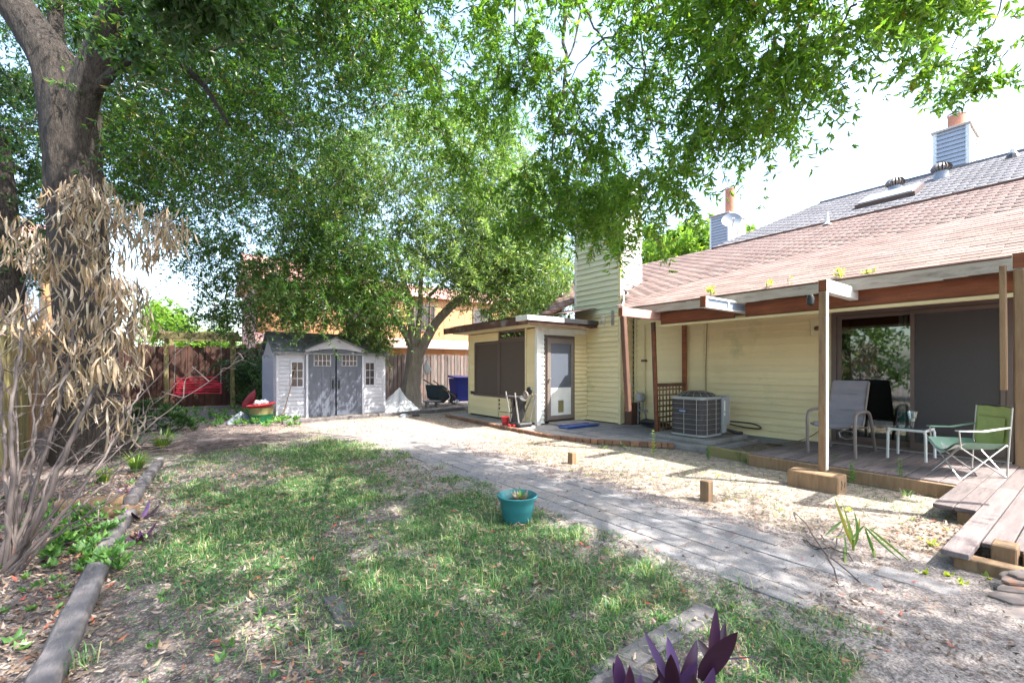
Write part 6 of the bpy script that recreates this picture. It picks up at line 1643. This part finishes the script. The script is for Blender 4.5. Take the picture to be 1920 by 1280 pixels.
# sticks on lawn / brush
m = MB()
for _ in range(170):
    c = np.array([rng.normal(.35, .55), rng.normal(9.4, .35), .06]); a = rng.normal(0, .8); l = rng.uniform(.2, .7)
    m.tube([c - [l * math.cos(a), l * math.sin(a), -.02], c + [l * math.cos(a), l * math.sin(a), rng.uniform(-.03, .1)]], .004, 4)
for (px, py, qx, qy, z) in ((1490, 960, 1560, 1060, .0), (1560, 1050, 1600, 1000, .1), (1500, 1010, 1640, 1120, .0), (1580, 1110, 1540, 1030, .1), (1520, 1030, 1620, 1060, .0)):
    a = gp(px, py); b = gp(qx, qy); a[2] = .01; b[2] = .01 + z; m.tube(smooth_path([a, (a + b) / 2 + [.02, .03, .04], b], 4, .008), .005, 5)
for _ in range(120):
    x_, y_ = rng.uniform(-.3, 6.4), rng.uniform(.8, 8); a = rng.random() * 6.28; l = rng.uniform(.04, .14)
    m.tube([(x_, y_, .012), (x_ + l * math.cos(a), y_ + l * math.sin(a), .02)], .0022, 4)
tag(m.build('fallen_twigs', W['deadstem'], None), 'fallen dry twigs scattered over lawn and bare yard', 'twigs', kind='stuff')
# broad leaf weeds
parts = []
def ros(c, r, n, up=.6, wid=.35): parts.append(weed_rosette(c, r, n, up, wid))
for _ in range(120):
    p = gp(rng.uniform(80, 235), rng.uniform(955, 1075)); ros(p + [0, 0, rng.uniform(0, .12)], .08, 8, .8, .5)
for _ in range(70): ros([rng.uniform(-1.6, -.5), rng.uniform(2, 7.5), .01], .07, 7, .6, .45)
for _ in range(160):
    ros([rng.uniform(-.3, 2.8), rng.uniform(.9, 6), .01], .05, 6, .7, .4)
for px, py in ((415, 1240), (425, 1215), (290, 1215), (50, 1110), (70, 1100), (60, 1145), (120, 1120), (1240, 1165), (1350, 1150)): ros(gp(px, py) + [0, 0, .01], .06, 8, .9, .5)
stuff('bed_weeds', join(parts), W['weed'], None, 'broad leaved green weeds filling the left bed and dotting the lawn', 'weeds')
parts = []
for _ in range(90): ros([rng.uniform(4.1, 6.5), rng.uniform(.3, 7.5), .005], .035, 6, .6, .4)
for px, py in ((1750, 1025), (1800, 1100), (1780, 1085), (1735, 1080), (1850, 1090), (1590, 960), (1120, 830), (1500, 880), (1520, 912)): ros(gp(px, py) + [0, 0, .01], .07, 8, .7, .45)
stuff('sand_weeds', join(parts), W['roofweed'], None, 'yellow green seedlings dotted through the sandy yard', 'weeds')
# strap leaved clumps beside the oak
def strapplant(c, n, L, w, mat, label, name='strap_plant', lean=(.4, 1.1), group=None, cat='plant'):
    t = thing(name, label, cat, c, group); V = []; F = []; A = []
    for _ in range(n):
        a = rng.random() * 6.283; l = L * rng.uniform(.6, 1); k = rng.uniform(*lean); h = np.array([math.cos(a), math.sin(a), 0]); s_ = np.array([-math.sin(a), math.cos(a), 0])
        at_ = rng.random(); b0 = np.array(c, float) + h * rng.uniform(0, .05); base = len(V)
        for i in range(6):
            u = i / 5; p = b0 + h * l * k * u ** 1.5 * .7 + np.array([0, 0, l * (u - .55 * k * u * u)]); ww = w * (1 - u) ** .6 * .5 + .0005
            V += [p - s_ * ww, p + s_ * ww]; A += [at_, at_]
        F += [[base + 2 * i, base + 2 * i + 1, base + 2 * i + 3] for i in range(5)] + [[base + 2 * i, base + 2 * i + 3, base + 2 * i + 2] for i in range(5)]
    o = stuff('leaves', (np.array(V), np.array(F), np.array(A)), mat, t); del o['kind']; return t
strapplant(gp(195, 905), 70, .34, .018, W['strap'], 'yellow green arching strap leaf clump in front of the oak trunk', group='strap leaf clumps by the oak')
strapplant(gp(255, 885), 110, .45, .018, W['strap'], 'green strap leaf clump beside the grey timber at the oak foot', group='strap leaf clumps by the oak')
strapplant(gp(240, 850), 150, .60, .02, W['strap'], 'dense green strap clump directly right of the oak base', group='strap leaf clumps by the oak')
strapplant(gp(305, 848), 190, .60, .012, W['strap'], 'grassy green mound right of the oak behind the timber', group='strap leaf clumps by the oak')
sbm = thing('low_shrub', 'dark bluish green low shrub right of the oak trunk', 'shrub', gp(290, 810))
pr = []
for _ in range(200):
    a = rng.random() * 6.28; r_ = rng.random() ** .5
    pr.append(weed_rosette(gp(290, 812) + [.7 * r_ * math.cos(a), .6 * r_ * math.sin(a), .72 * (1 - r_ ** 2) * rng.uniform(.5, 1) + .03], .16, 16, .7, .12))
o = stuff('leaves', join(pr), W['dark_leaf'], sbm); del o['kind']
# weeds by deck and patio
def stalk(px, py, top, label, mat='weed', w=1.0, z=0.0):
    c = gp(px, py, z); Yd = c[0] * SE + c[1] * CE; h = (py - top) * Yd / 835
    t = thing('tall_weed', label, 'weed', c, 'tall weeds along the deck and patio')
    MB().tube([c, c + [.01, .01, h * .6], c + [.0, .02, h]], .004, 5).build('stem', W['weed'], t)
    pr = [weed_rosette(c + [0, 0, h * u], .07 * w * (1.15 - u * .6), 9, .5, .2) for u in np.linspace(.12, 1, 9)]
    o = stuff('leaves', join(pr), W[mat], t); del o['kind']
stalk(1688, 915, 862, 'tall feathery weed in front of the deck edge below the side table', 'weed')
stalk(1598, 905, 868, 'bushy low weed at the deck edge just right of the post block', 'weed', 1.1)
stalk(1566, 880, 855, 'small weed in the shade behind the post block', 'weed')
stalk(1225, 855, 808, 'pale flowering weed stalk standing before the leaning post', 'roofweed')
stalk(1515, 862, 835, 'thin green shoot at the deck edge left of the porch post', 'weed', .6)
stalk(1328, 862, 838, 'small green weed by the concrete pad corner', 'weed', .8)
for px, py, lab in ((1135, 842, 'grass tuft at the patio edge left of the leaning post'), (1165, 836, 'yellow grass tuft at the patio corner'), (1400, 868, 'pale grass tuft in the yard right of the pad'), (1700, 930, 'low grass tuft at the right end of the deck timber')):
    strapplant(gp(px, py), 24, .14, .007, W['grass'], lab, 'grass_tuft', group='grass tufts in the yard', cat='grass')
def ivy_ground():
    pr = []
    for _ in range(160):
        p = gp(rng.uniform(330, 560), rng.uniform(768, 800)); pr.append(weed_rosette(p + [0, 0, rng.uniform(0, .12)], .16, 8, .7, .4))
    for _ in range(60):
        p = gp(rng.uniform(960, 1010), rng.uniform(790, 800)); 
    return join(pr)
stuff('shade_weeds', ivy_ground(), W['weed'], None, 'low green weeds along the shaded strip before swing frame and shed', 'weeds')
# ---- lance leaves given by base/tip
def lance(b, t, w, side, bow, n=8, fold=.18):
    b = np.array(b, float); t = np.array(t, float); V = []; F = []
    d = unit(t - b); s_ = np.array(side, float); s_ = unit(s_ - d * np.dot(s_, d)); nn = np.cross(s_, d)
    L = np.linalg.norm(t - b)
    for i in range(n + 1):
        u = i / n; ww = w * .5 * (math.sin(math.pi * min(1, u * .92 + .08)) ** .7) * (1 - .25 * u) if 0 < i < n else w * (.12 if i == 0 else .01)
        p = b + (t - b) * u + nn * bow * L * 4 * u * (1 - u)
        V += [p - s_ * ww + nn * ww * fold * 2, p, p + s_ * ww + nn * ww * fold * 2]
    for i in range(n):
        a = i * 3; F += [(a, a + 1, a + 4, a + 3), (a + 1, a + 2, a + 5, a + 4)]
    return V, F
camr = np.array([CE, -SE, 0]); camf = np.array([SE, CE, 0])
pp_ = thing('purple_potted_plant', 'dark purple pointed leaf plant rising from the scalloped stone pot', 'plant', at(1210, 1290, 1.72) * [1, 1, 0])
YQ = 1.72
leaves = [  # base, tip, width px, dY
    ((1265, 1290), (1207, 1180), 16, .0), ((1268, 1285), (1251, 1192), 22, .03), ((1275, 1290), (1306, 1198), 24, .05), ((1262, 1300), (1258, 1225), 26, -.06), ((1275, 1300), (1307, 1238), 26, -.02), ((1255, 1300), (1233, 1232), 20, .05),
    ((1335, 1262), (1343, 1137), 22, .05), ((1345, 1250), (1360, 1165), 18, .08), ((1312, 1272), (1383, 1184), 34, -.05), ((1352, 1235), (1424, 1231), 13, .0), ((1330, 1240), (1309, 1198), 18, .1), ((1318, 1300), (1338, 1250), 22, -.02), ((1310, 1300), (1300, 1262), 18, -.08),
    ((1160, 1290), (1157, 1226), 24, .02), ((1165, 1300), (1150, 1240), 16, .05), ((1172, 1300), (1180, 1246), 22, -.04), ((1190, 1300), (1202, 1262), 12, 0), ((1215, 1300), (1240, 1262), 10, 0)]
for i, (b, t, w, dy) in enumerate(leaves):
    B = at(*b, YQ + .02); T = at(*t, YQ + dy); 
    V, F = lance(B, T, 1.15 * w * YQ / 835, camr + camf * rng.uniform(-.7, .7), rng.uniform(-.06, .06))
    me = npmesh('leaf', np.array(V) - np.array(B), F, W['purple'], True); link('leaf', me, B, pp_)
for b in ((1268, 1300), (1328, 1300), (1165, 1310)):
    MB().tube([at(b[0], b[1] + 120, YQ), at(b[0], b[1], YQ), at(b[0] + 4, b[1] - 25, YQ)], .006, 6).build('stem', W['purple'], pp_)
rc = at(1195, 1318, 1.66); ro = .19
stp = thing('scalloped_pot', 'grey scalloped rim stone pot half cut off at the bottom of the picture', 'pot', rc * [1, 1, 0])
V = []; F = []; seg = 90
for r_, z in ((.11, -rc[2]), (.16, -.05), (.175, -.012), (.19, 0), (.178, .006), (.160, .002), (.15, -.03), (.0, -.035)):
    for k in range(seg):
        a = 2 * math.pi * k / seg; w = 1 + (.035 * abs(math.sin(a * 14)) if r_ > .17 else 0)
        V.append((rc[0] + r_ * w * math.cos(a), rc[1] + r_ * w * math.sin(a), rc[2] + z + (.006 * abs(math.sin(a * 14)) if .17 < r_ else 0)))
for i in range(7):
    for k in range(seg): F.append((i * seg + k, i * seg + (k + 1) % seg, (i + 1) * seg + (k + 1) % seg, (i + 1) * seg + k))
MB().add(V, F).build('body', W['log'], stp, True)
MB().lathe([(.148, 0), (0, .01)], rc + [0, 0, -.025], 24).build('soil', W['soil'], stp)
def small_purple(px, py, r, lab, n=9):
    c = gp(px, py); t = thing('purple_plant', lab, 'plant', c, 'small purple plants by the timbers')
    for i in range(n):
        a = 2 * math.pi * i / n + rng.normal(0, .3); V, F = lance(c, c + [r * math.cos(a), r * math.sin(a), r * rng.uniform(.3, 1.1)], r * .28, np.array([-math.sin(a), math.cos(a), 0]), .05)
        link('leaf', npmesh('leaf', np.array(V) - c, F, W['purple'], True), c, t)
small_purple(265, 972, .15, 'purple leafed plant at the end of the short tan timbers')
small_purple(265, 1012, .13, 'purple leafed plant nearest the viewer beside the grey timber')
small_purple(238, 925, .10, 'small purple sprig behind the tan timbers', 6)
ypl = thing('spiky_plant', 'two stemmed green spiky plant with sword leaves beside the paver path', 'plant', gp(1595, 1030))
for (b, t, w, Yp) in (((1598, 1022), (1563, 928), 11, 3.35), ((1599, 1022), (1578, 938), 10, 3.4), ((1602, 1024), (1600, 955), 12, 3.35), ((1603, 1022), (1612, 968), 9, 3.4), ((1590, 1000), (1545, 1004), 9, 3.3), ((1580, 975), (1545, 1005), 8, 3.3), ((1600, 1024), (1590, 975), 12, 3.45),
                      ((1640, 1042), (1620, 985), 10, 3.3), ((1620, 985), (1592, 1015), 7, 3.3), ((1622, 986), (1690, 1050), 9, 3.25), ((1630, 990), (1712, 1058), 8, 3.2), ((1628, 1000), (1645, 985), 6, 3.3), ((1585, 1048), (1583, 1000), 8, 3.3)):
    B = at(*b, Yp); T = at(*t, Yp + rng.uniform(-.08, .08)); V, F = lance(B, T, .62 * w * Yp / 835, camr + camf * rng.uniform(-.6, .6), rng.uniform(-.03, .08), 8, .3)
    link('leaf', npmesh('leaf', np.array(V) - B, F, W['strap'], True), B, ypl)
MB().tube([gp(1600, 1035), at(1600, 1010, 3.38)], .009, 6).tube([gp(1640, 1050), at(1638, 1030, 3.3)], .008, 6).tube([gp(1585, 1060), at(1583, 1030, 3.3)], .008, 6).build('stem', W['strap'], ypl)

# ================================================================== DEAD SHRUB at the left
ds = thing('dead_shrub', 'dead multi stemmed shrub with hanging dry leaves fanning up at the left edge', 'shrub', gp(15, 1075))
stems = [  # pixel points with depth, radii start/end
    ([(5, 1075, 3.05), (60, 990, 3.1), (110, 880, 3.2), (150, 790, 3.3), (200, 690, 3.5), (235, 620, 3.6), (268, 555, 3.7)], .026, .012),
    ([(0, 1060, 3.1), (25, 900, 3.1), (20, 800, 3.1), (30, 690, 3.2), (50, 600, 3.3)], .022, .010),
    ([(15, 1070, 3.1), (70, 900, 3.3), (120, 720, 3.5), (140, 600, 3.7), (160, 560, 3.8)], .018, .008),
    ([(10, 1080, 3.0), (100, 990, 3.1), (200, 905, 3.4), (240, 870, 3.5)], .014, .006),
    ([(20, 1080, 3.0), (80, 1010, 3.0), (180, 880, 3.2), (250, 760, 3.5), (268, 720, 3.6)], .015, .007),
    ([(30, 1075, 3.0), (110, 1000, 3.0), (170, 960, 3.0), (235, 915, 3.1)], .011, .005),
    ([(25, 1070, 3.1), (60, 940, 3.3), (130, 860, 3.5), (200, 820, 3.7), (285, 785, 3.9)], .014, .006),
    ([(30, 1070, 3.1), (90, 930, 3.3), (180, 860, 3.5), (260, 820, 3.7)], .010, .004),
    ([(10, 1070, 3.1), (15, 960, 3.1), (8, 860, 3.2), (2, 700, 3.3), (-10, 600, 3.3)], .018, .010),
    ([(20, 1060, 3.2), (50, 900, 3.4), (75, 780, 3.6), (105, 690, 3.8), (108, 640, 3.9)], .016, .008),
    ([(5, 1060, 3.15), (55, 930, 3.3), (85, 850, 3.4), (140, 770, 3.6), (160, 740, 3.7)], .012, .006),
    ([(15, 1040, 3.2), (45, 960, 3.3), (130, 905, 3.6), (215, 880, 3.9), (285, 815, 4.1)], .010, .004),
    ([(25, 1065, 3.1), (100, 1010, 3.2), (150, 985, 3.3), (200, 975, 3.4)], .008, .004),
    ([(18, 1060, 3.1), (18, 930, 3.2), (28, 850, 3.2), (25, 780, 3.2)], .012, .006),
    ([(8, 1070, 3.1), (35, 900, 3.3), (60, 820, 3.4), (70, 720, 3.5), (88, 640, 3.5)], .014, .006),
]
r9 = np.random.default_rng(5)
for _ in range(9):
    x0 = r9.uniform(0, 35); k = r9.uniform(-.1, 1.25); h = r9.uniform(180, 520); Yq = r9.uniform(3.05, 3.5)
    stems.append(([(x0, r9.uniform(1050, 1075), 3.1), (x0 + k * h * .3 + r9.normal(0, 8), 1060 - h * .4, Yq), (x0 + k * h * .7 + r9.normal(0, 10), 1060 - h * .8, Yq + .3), (x0 + k * h + r9.normal(0, 15), 1060 - h * 1.05, Yq + .5)], r9.uniform(.006, .014), .004))
tips = []
for pts, r0, r1 in stems:
    P = smooth_path([at(*p) for p in pts], 6, .006); P[0][2] = max(-.03, min(P[0][2], .02))
    V, F = tubevf(P, list(np.linspace(r0 * .8, r1 * .65, len(P))), 8); MB().add(V, F).build('stem', W['deadstem'], ds, True)
    tips += P[len(P) // 2:]
r9 = np.random.default_rng(8); fm = MB(); TA = np.array(tips)
for _ in range(110):
    a = TA[r9.integers(len(TA))]; l = r9.uniform(.12, .45); d = unit(camr * r9.normal(.35, .6) + camf * r9.normal(0, .4) + np.array([0, 0, r9.uniform(.1, 1.1)]))
    P = smooth_path([a, a + d * l * .5 + r9.normal(0, .03, 3), a + d * l + np.array([0, 0, -.25 * l])], 3)
    V, F = tubevf(P, list(np.linspace(.0045, .0015, len(P))), 5, False); fm.add(V, F)
fm.build('fine_twigs', W['deadstem'], ds, True)['kind'] = 'stuff'
# twigs carrying the dry leaves
twm = MB()
r_ = np.random.default_rng(77)
spr = [(70, 430), (20, 440), (60, 450), (10, 480), (110, 520), (130, 480), (150, 380), (160, 350), (180, 370), (200, 390), (180, 420), (220, 420), (240, 400), (250, 440), (270, 440), (300, 430), (330, 430),
       (200, 460), (160, 450), (140, 430), (230, 480), (260, 490), (190, 500), (170, 540), (120, 560), (210, 540), (240, 530), (100, 590), (150, 600), (190, 590), (230, 580), (130, 640), (170, 650), (210, 640), (250, 600), (275, 590),
       (50, 600), (20, 610), (80, 620), (40, 650), (90, 680), (140, 690), (190, 700), (230, 680), (270, 640), (60, 710), (110, 740), (160, 760), (215, 745), (240, 790), (270, 690), (30, 700), (150, 330), (130, 350), (240, 700), (180, 680), (120, 700), (200, 620), (160, 500), (225, 620), (10, 560), (205, 430), (150, 400), (175, 470), (265, 540), (290, 470), (80, 480), (320, 400), (335, 450), (345, 420), (310, 460), (280, 410), (255, 380), (120, 340), (100, 360), (185, 345), (215, 380), (30, 410), (90, 450), (235, 560), (255, 620), (200, 670), (150, 720), (110, 610), (60, 560)]
bigs = []; rest = []
TT = np.array(tips)
for (px, py) in spr:
    Yp = 3.5 + r_.uniform(-.1, 1.0) + (py < 500) * .6
    c = at(px, py, Yp); q_ = TT[np.argmin(np.linalg.norm(TT - c, axis=1))]; TT = np.concatenate([TT, [c, c * .6 + q_ * .4]])
    P = smooth_path([q_, (q_ + c) / 2 + r_.normal(0, .05, 3), c], 3); V, F = tubevf(P, list(np.linspace(.007, .003, len(P))), 5, False); twm.add(V, F)
    nl = r_.integers(16, 30)
    for _ in range(nl):
        a = r_.random() * 6.28; o_ = c + (q_ - c) * r_.random() * .4 + r_.normal(0, .05, 3); L = r_.uniform(.08, .20)
        out = r_.uniform(.05, .75)
        T = o_ + np.array([math.cos(a) * out, math.sin(a) * out, -1]) / math.hypot(1, out) * L
        rest.append((L, o_, T, r_.uniform(.07, .15) * L * 1.0, a, r_.uniform(-.22, .22)))
twm.build('leaf_twigs', W['deadstem'], ds, True)['kind'] = 'stuff'
rest.sort(key=lambda t: -t[0] / max(.5, np.linalg.norm(t[1])))
VV = []; FF = []; AA = []
for i, (L, o_, T, w, a, bow) in enumerate(rest):
    V, F = lance(o_, T, w + .003, np.array([-math.sin(a), math.cos(a), 0]), bow, 5, .6)
    if i < 300:
        link('leaf', npmesh('leaf', np.array(V) - o_, F, W['dryleaf'], True), o_, ds)
    else:
        n = len(VV); VV += list(V); FF += [[q + n for q in (f[0], f[1], f[2])] for f in F] + [[q + n for q in (f[0], f[2], f[3])] for f in F]; AA += [r_.random()] * len(V)
stuff('dry_leaves', (np.array(VV), np.array(FF), np.array(AA)), W['dryleaf'], ds)
